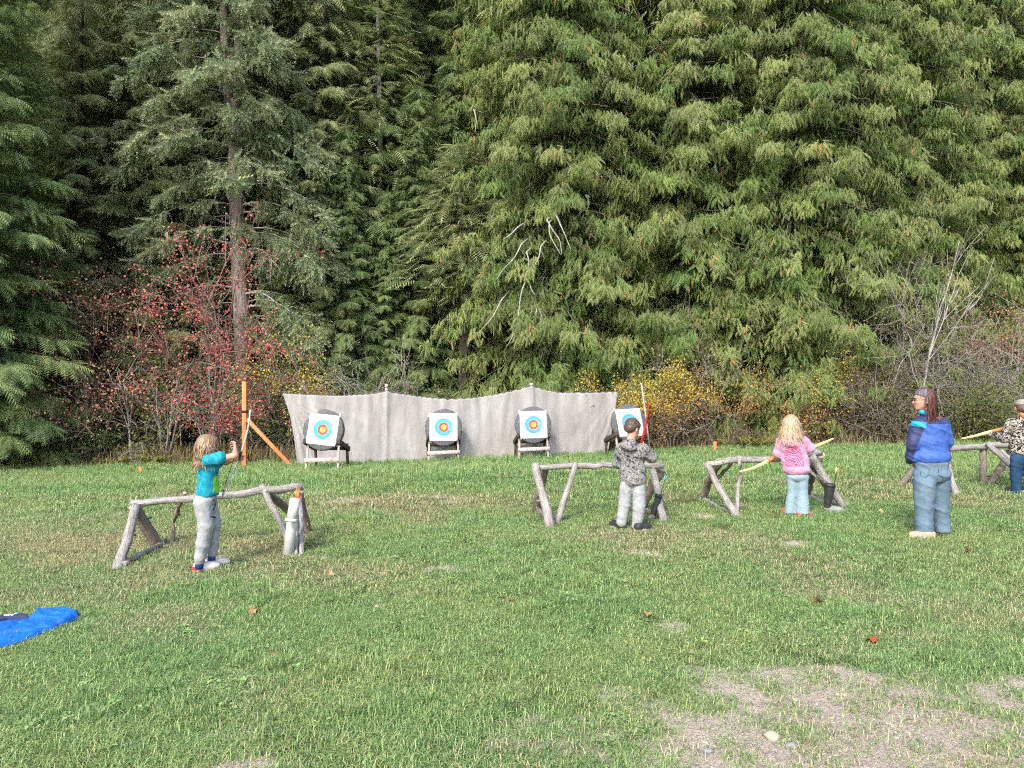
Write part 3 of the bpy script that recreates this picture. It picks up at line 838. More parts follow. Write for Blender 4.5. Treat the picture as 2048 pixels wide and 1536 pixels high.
# the big Douglas fir with the bare lower trunk
dA = conifer('strand', 26, 3.7, 130, 60, 61, 9.0, 0.45, 0.05, top=0.98, gap=0.2, clear=(9, 9.6))
dA2 = conifer('strand', 22, 3.5, 80, 60, 63, 1.6, 0.2, 0.05, top=0.42, gap=0.10, clear=(2.6, 8.4))
def douglas():
    b = np.array(base(492, 22.6))
    t = thing('douglas_fir', 'big conifer with bare scaly trunk and drooping grey green boughs', 'tree', b)
    tr = Acc()
    zz = np.linspace(-0.4, 11.2, 16); x = -0.035 * zz + 0.04 * np.sin(zz * .6)
    add_tube(tr, np.stack([x, 0 * zz, zz], -1) + b, 0.30 - 0.0105 * zz + 0.10 * np.exp(-np.maximum(zz, 0) * 1.5), 16, True, 0, None, .5, .05, 2)
    for sx in (-1, 1):
        z2 = np.linspace(10.6, 25, 10); q = (z2 - 10.6)
        add_tube(tr, np.stack([x[-1] + sx * (0.10 + 0.12 * np.minimum(q / 1.5, 1)) - 0.03 * q, 0 * q, z2], -1) + b, 0.17 - 0.011 * q, 12, True, 0, None, .5, .05, 5)
    tr.build('trunk', M['bark_fir'], t, smooth=True)
    r = np.random.RandomState(2)
    # bare arching pale branches on the lower trunk
    for k, (h, az, L, dr) in enumerate(((5.0, -0.2, 2.2, 1.5), (4.6, 0.1, 2.6, 1.9), (4.2, -0.4, 2.0, 2.0), (3.9, 0.2, 1.5, 1.7), (5.2, 3.3, 2.0, 0.8), (6.6, 3.0, 1.7, -0.4), (7.2, 3.4, 1.6, -0.6), (6.3, -0.5, 2.4, 1.1), (3.2, 0.0, 1.6, 1.4), (7.6, 0.4, 1.0, 0.1), (3.4, 2.9, 1.7, 1.0))):
        a = Acc(); tt = np.linspace(0, 1, 9)
        o = np.array([math.cos(az), math.sin(az) - 0.35, 0]); o /= np.linalg.norm(o)
        p = b + np.array([np.interp(h, zz, x), 0, h]) + o * (L * (tt ** 0.8))[:, None] + np.array([0, 0, 1.0]) * (0.18 * L * tt - dr * tt ** 2.2)[:, None]
        add_tube(a, p, 0.035 * (1 - tt) + 0.008, 5, True)
        for q in range(6):
            j = r.randint(3, 8); d = unit(o * r.uniform(.2, .8) + np.array([r.normal(0, .5), r.normal(0, .5), -0.8]))
            l = r.uniform(.3, .9); t3 = np.linspace(0, 1, 4)
            add_tube(a, p[j] + d * (l * t3)[:, None] + np.array([0, 0, -0.15]) * (t3 ** 2)[:, None], 0.012 * (1 - t3) + 0.004, 3, False)
        a.build('bare_branch', M['twig_grey'], t)
    lb, cr = Acc(), Acc()
    for src, (dx, dz, sc) in ((dA, (-0.3, 0, 1)), (dA2, (0, 0, 1))):
        for dst, s in ((lb, src[1]), (cr, src[2])):
            n0 = dst.n
            V = np.concatenate(s.V) * sc + b + np.array([dx, 0, dz])
            V[:, 0] += -0.03 * (V[:, 2] - b[2])
            dst.V.append(V); dst.n += len(V); dst.tint += list(s.tint)
            if s.T: dst.T.append(np.concatenate(s.T) + n0); dst.tm.append(np.concatenate(s.tm))
            if s.Q: dst.Q.append(np.concatenate(s.Q) + n0); dst.qm.append(np.concatenate(s.qm))
    tag(lb.build('limbs', M['twig_grey'], t), kind='stuff'); tag(cr.build('crown', M['fir_blue'], t), kind='stuff')
    return t
douglas()

# lone trunks standing in the shade (their crowns are lost among the others above the picture)
def bare_trunk(px, d, H, r0, mat, name, label, lean=0.0, seed=1):
    b = np.array(base(px, d)); t = thing(name, label, 'tree', b); a = Acc()
    zz = np.linspace(-0.4, H, 16)
    add_tube(a, np.stack([lean * zz + .06 * np.sin(zz * .5 + seed), 0 * zz, zz], -1) + b, r0 * (1 - 0.75 * zz / H) + 0.08 * np.exp(-np.maximum(zz, 0)), 10, True, 0, None, .5, .06, seed)
    a.build('trunk', mat, t, smooth=True)
    r = np.random.RandomState(seed)
    for k in range(26):
        h = r.uniform(1.2, H * 0.8); az = r.rand() * 6.28; L = r.uniform(.5, 1.9); tt = np.linspace(0, 1, 5); a = Acc()
        o = np.array([math.cos(az), math.sin(az), 0])
        p = b + np.array([lean * h, 0, h]) + o * (L * tt)[:, None] + np.array([0, 0, -1.0]) * (0.4 * L * tt ** 2)[:, None]
        add_tube(a, p, 0.016 * (1 - tt) + 0.005, 4, False)
        for q in range(3):
            dd = unit(o + r.normal(0, .7, 3)); add_tube(a, p[2 + q % 3] + dd * (np.linspace(0, 1, 3) * .5 * L)[:, None], [.008, .006, .003], 3, False)
        a.build('dead_twig', M['twig_brown'], t)
    cr = Acc(); k = 1100
    h = r.uniform(H * .55, H, k); az = r.rand(k) * 6.28; R = 2.6 * (1.02 - h / H) * 2.2 * np.sqrt(r.rand(k))
    o = np.stack([np.cos(az), np.sin(az), 0 * az], -1)
    pos = b + o * R[:, None] + np.stack([lean * h, 0 * h, h - 0.25 * R], -1)
    X, Y, Z = frames(o + r.normal(0, .3, (k, 3)) - np.array([0, 0, .2]), np.array([0, 0, 1.0]) + r.normal(0, .2, (k, 3)))
    scatter(cr, *FIR, X, Y, Z, pos, r.uniform(1, 1.6, k))
    cr.build('crown', M['hemlock'], t)
bare_trunk(752, 25.2, 17, 0.19, M['bark_grey'], 'pale_trunk_tree', 'tall tree with a pale grey bare trunk over the curtain', 0.008, 3)
bare_trunk(930, 23.6, 10, 0.27, M['bark_dark'], 'dark_trunk_tree', 'tree with a dark brown bare trunk beside the cedar wall', -0.015, 6)
bare_trunk(820, 27, 11, 0.14, M['bark_dark'], 'dark_trunk_tree', 'thin dark bare trunk in the shade above the second target', 0.01, 9)
bare_trunk(985, 24.6, 9.5, 0.24, M['bark_grey'], 'pale_trunk_tree', 'grey trunk in the gap just over the curtain', -0.01, 12)

# pale dead branches hanging out of the first cedar: parts of it
ced_loc = np.array(cedar1.location); rzc = cedar1.rotation_euler.z
Ri = np.array([[math.cos(-rzc), -math.sin(-rzc), 0], [math.sin(-rzc), math.cos(-rzc), 0], [0, 0, 1]])
for pl in ([(1043, 488), (1030, 515), (1005, 540), (993, 560)], [(1056, 555), (1045, 575), (1040, 600), (1036, 640), (1025, 675), (1012, 695)], [(1056, 555), (1062, 578), (1070, 590)],
           [(1082, 492), (1078, 515), (1068, 532)], [(1075, 612), (1070, 635), (1055, 662)], [(1075, 612), (1083, 630), (1081, 640)], [(1003, 600), (985, 635), (955, 668)],
           [(1094, 440), (1105, 460), (1120, 480), (1124, 510)], [(1098, 445), (1099, 470), (1110, 490), (1122, 510)], [(1112, 430), (1130, 470), (1142, 500)], [(1035, 455), (1020, 470), (1005, 480)],
           [(1053, 505), (1058, 520), (1057, 535)], [(948, 220), (953, 240), (950, 265)], [(1020, 325), (1030, 345), (1018, 362)]):
    a = Acc(); d0 = 20.3 if pl[0][1] > 400 else 21.5
    P = np.array([at(x, y, d0 - 0.05 * i) for i, (x, y) in enumerate(pl)])
    tq = np.linspace(0, 1, len(P)); tt = np.linspace(0, 1, 14)
    P = np.stack([np.interp(tt, tq, P[:, j]) for j in range(3)], -1)
    P[1:-1] = (P[:-2] + P[1:-1] * 2 + P[2:]) / 4
    root = P[0] + np.array([0.25, 1.6, 0.5]); P = np.concatenate([root + (P[0] - root) * np.linspace(0, .9, 5)[:, None], P])
    P = (P - ced_loc) @ Ri.T
    add_tube(a, P, np.linspace(0.030, 0.007, len(P)), 5, True)
    me = a.mesh('dead_branch', [M['dead_branch']]); o = bpy.data.objects.new('dead_branch', me); COL.objects.link(o); o.parent = cedar1
    o['label'] = 'pale bare dead branch'
# ------------------------------------------------------------------ broadleaf trees, shrubs, ferns, rough grass
LEAF_V = np.array([[0, 0, 0], [0.42, 0.45, 0.06], [0, 1.0, -0.10], [-0.42, 0.45, 0.06]], float)
LEAF_T = np.array([[0, 1, 2], [0, 2, 3]])

def grow(r, segs, tips, p, d, L, rad, depth, wander, upw, kids, shrink=0.62, fan=0.75):
    n = 5; path = [p]; step = L / n; dd = d.copy()
    for i in range(n):
        dd = unit(dd + r.normal(0, wander, 3) + np.array([0, 0, upw]))
        p = p + dd * step; path.append(p)
    segs.append((np.array(path), rad, depth))
    if depth == 0:
        for q in path[1:]: tips.append((q, dd))
        return
    for k in range(kids):
        j = r.randint(2, n + 1)
        nd = unit(dd + r.normal(0, fan, 3))
        grow(r, segs, tips, path[j], nd, L * shrink * r.uniform(.7, 1.2), rad * 0.55, depth - 1, wander * 1.15, upw, kids, shrink, fan)

def shrub(name, label, px, d, H, n_stems, spread, depth, kids, twig, leaf, n_leaf, size, seed, lean=(0, 0), wander=0.16, upw=0.03, rad=0.02, group=None, cat='shrub', start=None, leaf_lo=0.0, cluster=0.16, fan=0.75):
    r = np.random.RandomState(seed)
    b = np.array(base(px, d, -0.03)); t = thing(name, label, cat, b, group)
    segs, tips = [], []
    for k in range(n_stems):
        a = r.rand() * 6.28; q = spread * r.uniform(.2, 1)
        dir_ = unit(np.array([math.cos(a) * q + lean[0], math.sin(a) * q + lean[1], 1.0]))
        p0 = b + np.array([math.cos(a), math.sin(a), 0]) * 0.15 * r.rand() * min(1, spread * 2)
        if n_stems > 3: p0 = p0 + np.array([r.normal(0, .25), r.normal(0, .2), 0]) * spread
        grow(r, segs, tips, p0, dir_, H * r.uniform(.5, .72), rad * r.uniform(.7, 1.2), depth, wander, upw, kids, 0.62, fan)
    st = Acc()
    for path, rr, dp in segs:
        if dp == 0: path = path[[0, 2, 5]]
        add_tube(st, path, np.linspace(rr, rr * 0.5, len(path)) + 0.0035, 5 if rr > .02 else 3, False)
    tag(st.build('stems', twig, t), kind='stuff')
    if leaf is not None and n_leaf:
        tips = [q for q in tips if q[0][2] - b[2] > leaf_lo]
        P = np.array([q[0] for q in tips])
        if len(P):
            cl = r.rand(len(P)) ** 1.6 + 0.02; cl /= cl.sum()
            ix = r.choice(len(P), n_leaf, p=cl)
            pos = P[ix] + r.normal(0, cluster, (n_leaf, 3))
            pos[:, 2] = np.maximum(pos[:, 2], b[2] + 0.05)
            D = r.normal(0, 1, (n_leaf, 3)) + np.array([0, -.2, -.5]); N = r.normal(0, .6, (n_leaf, 3)) + np.array([0, -.5, .8])
            X, Y, Z = frames(D, N)
            lv = Acc(); tt = np.clip(0.6 * r.rand(n_leaf) + 0.4 * (np.sin(ix * 12.9898) * .5 + .5), 0, 1)
            scatter(lv, LEAF_V, LEAF_T, X, Y, Z, pos, size * r.uniform(.6, 1.3, n_leaf), 0, tt)
            tag(lv.build('leaves', leaf, t), kind='stuff')
    return t

TG, TB = M['twig_grey'], M['twig_brown']
# red vine maple in front of the big conifer: several slanting sprays
shrub('vine_maple', 'red leaved maple in front of the big bare trunk', 436, 20.6, 6.6, 4, 0.17, 2, 6, TB, M['leaf_red'], 4200, 0.062, 5, (0.06, -.05), .13, .02, .030, cat='tree', leaf_lo=1.6, cluster=.13, fan=.55)
shrub('vine_maple', 'low sprawling red and brown maple behind the orange post', 470, 19.9, 2.7, 8, 1.0, 2, 5, TB, M['leaf_red'], 2400, 0.056, 15, (0.1, -.1), .2, -.02, .018, cat='tree', leaf_lo=.9, cluster=.14)
shrub('vine_maple', 'leaning maple with dull brown pink leaves beside the edge fir', 255, 21.0, 6.4, 3, 0.16, 2, 7, TB, M['leaf_rust'], 4500, 0.062, 9, (-.42, -.05), .10, .01, .035, cat='tree', leaf_lo=1.9, cluster=.2)
shrub('vine_maple', 'low brown leaved maple sprays left of the archer', 215, 20.0, 3.4, 7, .9, 2, 5, TB, M['leaf_rust'], 3200, .060, 19, (-.2, -.1), .18, 0, .018, cat='tree', leaf_lo=1.0, cluster=.2)
shrub('bush', 'yellow leaved bush between the red maple and the curtain', 588, 20.6, 3.2, 5, .35, 2, 5, TG, M['leaf_yellow'], 2200, .055, 23, (0, 0), .16, .02, .016, leaf_lo=1.0)
shrub('bush', 'green understory bush with yellowing leaves left of the red maple', 320, 20.6, 3.2, 7, .6, 2, 5, TG, M['leaf_green'], 4200, .07, 25, (0, 0), .18, .0, .016, leaf_lo=.3, cluster=.25)
shrub('bush', 'green bush under the red maple sprays behind the orange brace', 530, 20.4, 2.6, 8, .7, 2, 5, TG, M['leaf_green'], 3600, .065, 27, (0, 0), .18, .0, .015, leaf_lo=.2, cluster=.22)
shrub('bush', 'olive bush at the foot of the edge fir', 130, 19.8, 2.3, 8, .7, 2, 5, TG, M['leaf_green'], 1500, .085, 29, (0, 0), .18, .0, .013, leaf_lo=.2, cluster=.22)
for k, (px, d, H, lab) in enumerate(((150, 19.2, 3.2, 'pale crooked sapling at the meadow edge by the edge fir'), (262, 19.4, 3.4, 'pale straight sapling behind the left trestle end'),
                                     (185, 19.3, 2.6, 'thin leaning sapling beside the pale crooked one'), (420, 19.3, 2.4, 'bare thin saplings cluster behind the archer'), (330, 19.4, 2.6, 'bare forked sapling left of the archer'))):
    shrub('sapling', lab, px, d, H, 2 if k < 3 else 6, .22, 1, 5, M['bark_grey'] if k < 2 else TG, M['leaf_olive'], 60, .07, 40 + k, ((-.05, .02, .12, 0, .1)[k], 0), .08, .02, .022, cat='tree', leaf_lo=1.2)
shrub('bare_bush', 'tangled bare grey bush arching over the curtain top', 715, 20.2, 3.3, 16, .75, 2, 4, TG, M['leaf_olive'], 150, .06, 51, (0, -.05), .16, -.035, .012, leaf_lo=.5)
shrub('bush', 'green and brown twiggy bush over the second target', 790, 20.6, 2.6, 8, .7, 2, 5, TB, M['leaf_green'], 1200, .07, 52, (0, 0), .17, 0, .012, leaf_lo=.8)
# right of the curtain
shrub('bush', 'bright yellow bush at the curtain corner', 1262, 19.6, 2.2, 6, .32, 2, 5, TB, M['leaf_yellow'], 4200, .048, 61, (0, 0), .16, .02, .014, leaf_lo=.8, cluster=.11)
shrub('bush', 'yellow and orange leaved bush beside the leaning grey pole', 1335, 19.9, 2.5, 6, .34, 2, 5, TB, M['leaf_yellow'], 3800, .048, 62, (.05, 0), .16, .01, .014, leaf_lo=1.0, cluster=.11)
shrub('bush', 'brown twiggy bush with few leaves behind the boy in camouflage', 1335, 19.4, 1.9, 12, .8, 2, 5, TB, M['leaf_orange'], 2200, .045, 63, (0, 0), .2, -.01, .012, leaf_lo=.1, cluster=.16)
shrub('bush', 'orange brown arching bush over the dark hollow', 1440, 20.3, 2.3, 7, .7, 2, 5, TB, M['leaf_orange'], 2600, .048, 64, (-.1, -.05), .17, -.015, .016, leaf_lo=1.0, cluster=.16)
shrub('bush', 'olive bush with bare grey branches over the orange bushes', 1395, 21.2, 4.3, 6, .35, 2, 6, TG, M['leaf_olive'], 1900, .07, 65, (0, 0), .18, .01, .018, leaf_lo=2.0, cluster=.2)
shrub('bush', 'rust and yellow bush right above the girl in pink', 1672, 20.3, 2.6, 6, .42, 2, 5, TB, M['leaf_yellow'], 2400, .048, 66, (.05, 0), .17, .01, .014, leaf_lo=1.2, cluster=.17)
shrub('bush', 'low rusty bush behind the girl in pink', 1640, 19.8, 1.5, 8, .8, 2, 5, TB, M['leaf_orange'], 1300, .06, 67, (0, 0), .2, 0, .011, leaf_lo=.3, cluster=.18)
shrub('bare_bush', 'dense tangle of bare brown stems between girl and woman', 1745, 20.2, 2.6, 26, .9, 2, 5, TB, M['leaf_olive'], 1600, .045, 68, (0, -.05), .2, -.02, .013, leaf_lo=.2)
shrub('bare_bush', 'bare grey twiggy bush with wispy tall shoots over the tangle', 1745, 21.4, 6.0, 5, .3, 2, 6, TG, M['leaf_olive'], 1800, .05, 69, (.02, 0), .15, .015, .018, leaf_lo=2.5)
shrub('sapling', 'white stemmed bare sapling rising behind the woman', 1838, 20.4, 5.6, 1, .05, 2, 5, M['bark_grey'], M['leaf_olive'], 160, .055, 75, (.16, 0), .07, .05, .034, cat='tree', leaf_lo=2.5, fan=.33)
shrub('sapling', 'thin pale sapling beside the white stemmed one', 1868, 20.9, 4.6, 2, .14, 2, 5, M['bark_grey'], M['leaf_olive'], 80, .05, 74, (.05, 0), .09, .04, .018, cat='tree', leaf_lo=2, fan=.4)
shrub('bush', 'rust pink leaved bush high at the picture edge', 1990, 21.6, 4.1, 12, .42, 2, 6, TG, M['leaf_rust'], 5200, .050, 75, (0, 0), .13, .02, .018, leaf_lo=2.3, cluster=.2)
shrub('bare_bush', 'bare grey stems thicket behind the woman', 1930, 20.8, 3.0, 22, .5, 2, 5, TG, M['leaf_green'], 1400, .05, 76, (.1, 0), .13, 0, .013)
shrub('bush', 'green bush behind the woman and the far trestle', 1950, 19.8, 1.7, 14, .8, 2, 5, TB, M['leaf_green'], 5200, .055, 77, (0, 0), .2, 0, .011, leaf_lo=.1, cluster=.2)
shrub('bush', 'olive bush at the foot of the white stemmed sapling', 1830, 19.9, 1.3, 12, .9, 2, 5, TB, M['leaf_green'], 2600, .05, 78, (0, 0), .2, 0, .01, leaf_lo=.1, cluster=.2)
shrub('bush', 'green and grey bush behind the boy at the picture edge', 2070, 19.9, 2.2, 12, .8, 2, 5, TG, M['leaf_green'], 2000, .06, 79, (0, 0), .2, 0, .011, leaf_lo=.1, cluster=.2)

def fern(label, px, d, s, seed):
    r = np.random.RandomState(seed); b = np.array(base(px, d, 0)); t = thing('fern', label, 'fern', b, 'bracken at the meadow edge')
    n = 0
    for k in range(16):
        a = Acc(); az = r.rand() * 6.28; L = s * r.uniform(.55, 1.0); o = np.array([math.cos(az), math.sin(az), 0]); sd = np.array([-o[1], o[0], 0])
        tt = np.linspace(0.08, 1, 13)
        p = b + np.array([r.normal(0, .12 * s), r.normal(0, .1 * s), 0]) + o * (L * .75 * tt)[:, None] + np.array([0, 0, 1.0]) * (L * (1.15 * tt - .75 * tt ** 2))[:, None]
        add_tube(a, p, .004, 3, False)
        for j in range(2, 13):
            w = L * .34 * math.sin(math.pi * min(1, .25 + .75 * tt[j])) * (1.15 - tt[j]) + .02
            for q in (-1, 1):
                tip = p[j] + sd * (q * w) + o * (.3 * w) - np.array([0, 0, .25 * w])
                m = (p[j] + tip) / 2
                a.add([p[j], m + o * .025 * s, tip, m - o * .025 * s], [[0, 1, 2], [0, 2, 3]], 0, r.rand())
        a.build('frond', M['fern'], t)
for k, (px, d, s, lab) in enumerate(((310, 18.4, .75, 'bright yellow green bracken left of the archer'), (235, 18.5, .6, 'small bracken nearer the edge fir'), (1512, 19.4, .8, 'bright bracken left of the girl in pink'),
                                     (1462, 19.6, .6, 'dull bracken below the dark hollow'), (1560, 19.5, .6, 'bracken half hidden by the girl in pink'), (400, 18.6, .5, 'small bracken behind the archer'), (560, 18.9, .5, 'bracken behind the orange brace'))):
    fern(lab, px, d, s, 90 + k)

# rough dry grass along the forest edge
def dry_strip():
    r = np.random.RandomState(8); n = 15000
    x = r.uniform(-15.5, 16.5, n); y = edge_y(x) + r.uniform(-0.5, 2.2, n)
    l = r.normal(0, 1, n); az = r.rand(n) * 6.28
    h = r.uniform(.12, .55, n) * (0.55 + 0.9 * fbm(x * .8, y * .8, 4, 3)) * sstep(-.7, .5, y - edge_y(x)) + .04
    b = np.stack([x, y, ground_z(x, y) - .01], -1); o = np.stack([np.cos(az), np.sin(az), 0 * az], -1); s = np.stack([-np.sin(az), np.cos(az), 0 * az], -1)
    w = r.uniform(.006, .013, n)[:, None]; ln = (h * r.uniform(.1, .8, n))[:, None]
    V = np.stack([b - s * w, b + s * w, b + o * ln * .4 + s * w * .8 + np.array([0, 0, 1.]) * h[:, None] * .65, b + o * ln * .4 - s * w * .8 + np.array([0, 0, 1.]) * h[:, None] * .65, b + o * ln + np.array([0, 0, 1.]) * h[:, None]], 1).reshape(-1, 3)
    q = (np.arange(n) * 5)[:, None]
    a = Acc(); a.add(V, np.concatenate([q + [[0, 1, 2]], q + [[0, 2, 3]], q + [[3, 2, 4]]]), 0, np.repeat(r.rand(n), 5))
    tag(a.build('rough_grass', M['dry_grass'], None, (0, 0, 0)), 'tall dry brown grass along the forest edge', kind='stuff')
dry_strip()

# broadleaf undergrowth filling the dim wood floor
def undergrowth():
    r = np.random.RandomState(18); n = 9000
    x = r.uniform(-17, 18, n); y = edge_y(x) + 2.0 + r.uniform(0, 5, n)
    z = ground_z(x, y) + r.rand(n) ** 2 * 1.6 * (0.3 + fbm(x * .6, y * .6, 7, 2))
    D = r.normal(0, 1, (n, 3)); N = r.normal(0, .5, (n, 3)) + np.array([0, -.5, .8]); X, Y, Z = frames(D, N)
    a = Acc(); scatter(a, LEAF_V, LEAF_T, X, Y, Z, np.stack([x, y, z], -1), r.uniform(.06, .15, n))
    tag(a.build('undergrowth', M['leaf_green'], None, (0, 0, 0)), 'dim leafy undergrowth on the forest floor', kind='stuff')
undergrowth()
# ------------------------------------------------------------------ range furniture: materials
def log_mat(name, stops, end=False):
    m, nt, out = nodes_of(name)
    av = nt.nodes.new('ShaderNodeAttribute'); av.attribute_name = 'grain'; uv = av.outputs['Vector']
    n = noise(nt, uv, 30, 6, 0.65, (1, 1, 0.14)); n2 = noise(nt, uv, 95, 4, 0.7, (1, 1, .05), 0.8); n3 = noise(nt, uv, 5, 3, 0.5, (1, 1, .5))
    c = ramp(nt, n, stops)
    c = mix(nt, ramp(nt, n2, [(0.34, (1, 1, 1)), (0.46, (0, 0, 0))]), c, (0.10, 0.088, 0.075))
    c = mix(nt, math_n(nt, 'MULTIPLY', ramp(nt, n3, [(0.5, (0, 0, 0)), (0.7, (1, 1, 1))]), 0.35), c, (0.24, 0.185, 0.14))
    surface(nt, out, c, 0.85, math_n(nt, 'ADD', n, n2), 0.9, 0.012, 0.2)
    return m
M['log'] = log_mat('weathered_log', [(0.28, (0.15, 0.14, 0.135)), (0.5, (0.29, 0.275, 0.265)), (0.72, (0.43, 0.415, 0.405))])
M['log_dark'] = log_mat('dark_log', [(0.3, (0.09, 0.075, 0.06)), (0.55, (0.185, 0.155, 0.125)), (0.75, (0.30, 0.26, 0.215))])  # darker, browner log tone, mostly on the rear legs
M['log_end'] = noise_mat('log_end', [(0.3, (0.16, 0.13, 0.10)), (0.7, (0.42, 0.36, 0.29))], 25, 0.9, 0.4, 0.01)
M['plank_pink'] = noise_mat('faded_plank', [(0.3, (0.27, 0.20, 0.18)), (0.55, (0.48, 0.40, 0.37)), (0.75, (0.66, 0.59, 0.55))], 14, 0.85, 0.3, 0.004, (1, 1, .3))
M['plank_dark'] = noise_mat('dark_plank', [(0.3, (0.022, 0.017, 0.014)), (0.7, (0.085, 0.06, 0.048))], 18, 0.8, 0.3, 0.004)
M['orange'] = noise_mat('orange_timber', [(0.25, (0.42, 0.12, 0.045)), (0.55, (0.60, 0.19, 0.075)), (0.8, (0.70, 0.28, 0.13))], 12, 0.75, 0.2, 0.004, (1, 1, .2))
M['strap'] = noise_mat('black_strap', [(0.3, (0.012, 0.012, 0.013)), (0.7, (0.03, 0.03, 0.032))], 40, 0.6, 0)
M['steel'] = noise_mat('galvanised_pole', [(0.3, (0.22, 0.23, 0.225)), (0.7, (0.34, 0.35, 0.345))], 20, 0.6, 0.1, 0.001, None, 4, 0.4)
M['rope'] = noise_mat('rope', [(0.3, (0.05, 0.05, 0.045)), (0.7, (0.13, 0.125, 0.11))], 60, 0.9, 0)
M['foam'] = noise_mat('target_foam', [(0.28, (0.055, 0.058, 0.066)), (0.5, (0.095, 0.10, 0.112)), (0.7, (0.13, 0.135, 0.15)), (0.80, (0.5, 0.5, 0.5))], 22, 0.9, 0.5, 0.01)
M['foam_rim'] = noise_mat('target_foam_rim', [(0.3, (0.07, 0.078, 0.066)), (0.6, (0.13, 0.14, 0.125)), (0.8, (0.5, 0.5, 0.47))], 20, 0.9, 0.4, 0.01)
M['pvc'] = noise_mat('white_tube', [(0.3, (0.42, 0.43, 0.41)), (0.6, (0.52, 0.53, 0.51)), (0.8, (0.60, 0.60, 0.57))], 9, 0.4, 0.05, 0.001, None, 5, 0.4)
M['pvc_in'] = noise_mat('tube_inside', [(0.3, (0.30, 0.28, 0.2)), (0.7, (0.5, 0.47, 0.36))], 9, 0.6, 0)
M['shaft_orange'] = noise_mat('arrow_orange', [(0.3, (0.75, 0.16, 0.05)), (0.7, (0.85, 0.24, 0.08))], 30, 0.5, 0)
M['shaft_black'] = noise_mat('arrow_black', [(0.3, (0.015, 0.016, 0.016)), (0.7, (0.04, 0.04, 0.04))], 30, 0.5, 0)
M['fletch_yellow'] = noise_mat('fletch_yellow', [(0.3, (0.7, 0.55, 0.12)), (0.7, (0.85, 0.7, 0.3))], 30, 0.6, 0)
M['fletch_teal'] = noise_mat('fletch_teal', [(0.3, (0.04, 0.30, 0.28)), (0.7, (0.1, 0.45, 0.42))], 30, 0.6, 0)
M['rubber'] = noise_mat('black_rubber', [(0.3, (0.016, 0.018, 0.019)), (0.7, (0.038, 0.042, 0.044))], 14, 0.45, 0.2, 0.004, None, 5, 0.4)
M['rubber_grey'] = noise_mat('grey_rubber', [(0.3, (0.13, 0.14, 0.135)), (0.7, (0.26, 0.275, 0.26))], 14, 0.6, 0.2, 0.004)

def target_face():
    m, nt, out = nodes_of('target_print')
    o = coords(nt, 'UV')
    sub = nt.nodes.new('ShaderNodeVectorMath'); sub.operation = 'LENGTH'
    nt.links.new(o, sub.inputs[0])
    r = sub.outputs['Value']          # metres from the centre of the sheet
    white = (0.70, 0.71, 0.71)
    stops = [(0.0, (0.42, 0.44, 0.02)), (0.012, (0.80, 0.66, 0.03)), (0.060, (0.80, 0.40, 0.03)), (0.066, (0.72, 0.055, 0.05)), (0.092, (0.60, 0.05, 0.06)), (0.095, (0.74, 0.07, 0.06)), (0.118, (0.42, 0.30, 0.52)),
             (0.126, (0.06, 0.30, 0.50)), (0.160, (0.12, 0.31, 0.47)), (0.164, (0.055, 0.30, 0.50)), (0.204, (0.10, 0.12, 0.18)), (0.212, (0.30, 0.42, 0.54)), (0.232, (0.16, 0.17, 0.20)), (0.242, white)]
    sc = math_n(nt, 'DIVIDE', r, 0.5)
    c = ramp(nt, sc, [(p / 0.5, q) for p, q in stops], 'CONSTANT')
    n = noise(nt, coords(nt, 'Object'), 6, 5, 0.6)
    c = mix(nt, math_n(nt, 'MULTIPLY', ramp(nt, n, [(0.5, (0, 0, 0)), (0.75, (1, 1, 1))]), 0.25), c, (0.56, 0.55, 0.52))
    hs = noise(nt, coords(nt, 'Object'), 70, 1, 0.5)
    c = mix(nt, math_n(nt, 'MULTIPLY', ramp(nt, hs, [(0.72, (0, 0, 0)), (0.76, (1, 1, 1))]), 0.7), c, (0.12, 0.11, 0.10))
    surface(nt, out, c, 0.8, n, 0.25, 0.006, 0.2)
    return m
M['target_print'] = target_face()

def cloth_sheet_mat():
    m, nt, out = nodes_of('range_curtain')
    o = coords(nt)
    st = noise(nt, o, 4, 6, 0.6, (1, 1, 0.2)); fine = noise(nt, o, 45, 4, 0.7, (1, 1, 0.16)); big = noise(nt, o, 1.1, 4, 0.6)
    c = ramp(nt, st, [(0.3, (0.209, 0.197, 0.195)), (0.5, (0.280, 0.271, 0.267)), (0.72, (0.371, 0.364, 0.364))])
    c = mix(nt, math_n(nt, 'MULTIPLY', ramp(nt, fine, [(0.42, (1, 1, 1)), (0.55, (0, 0, 0))]), 0.24), c, (0.151, 0.151, 0.150))
    c = mix(nt, math_n(nt, 'MULTIPLY', ramp(nt, big, [(0.45, (0, 0, 0)), (0.7, (1, 1, 1))]), 0.4), c, (0.272, 0.252, 0.235))
    p = surface(nt, out, c, 0.9, math_n(nt, 'ADD', st, fine), 0.15, 0.01, 0.15)
    return m
M['curtain'] = cloth_sheet_mat()

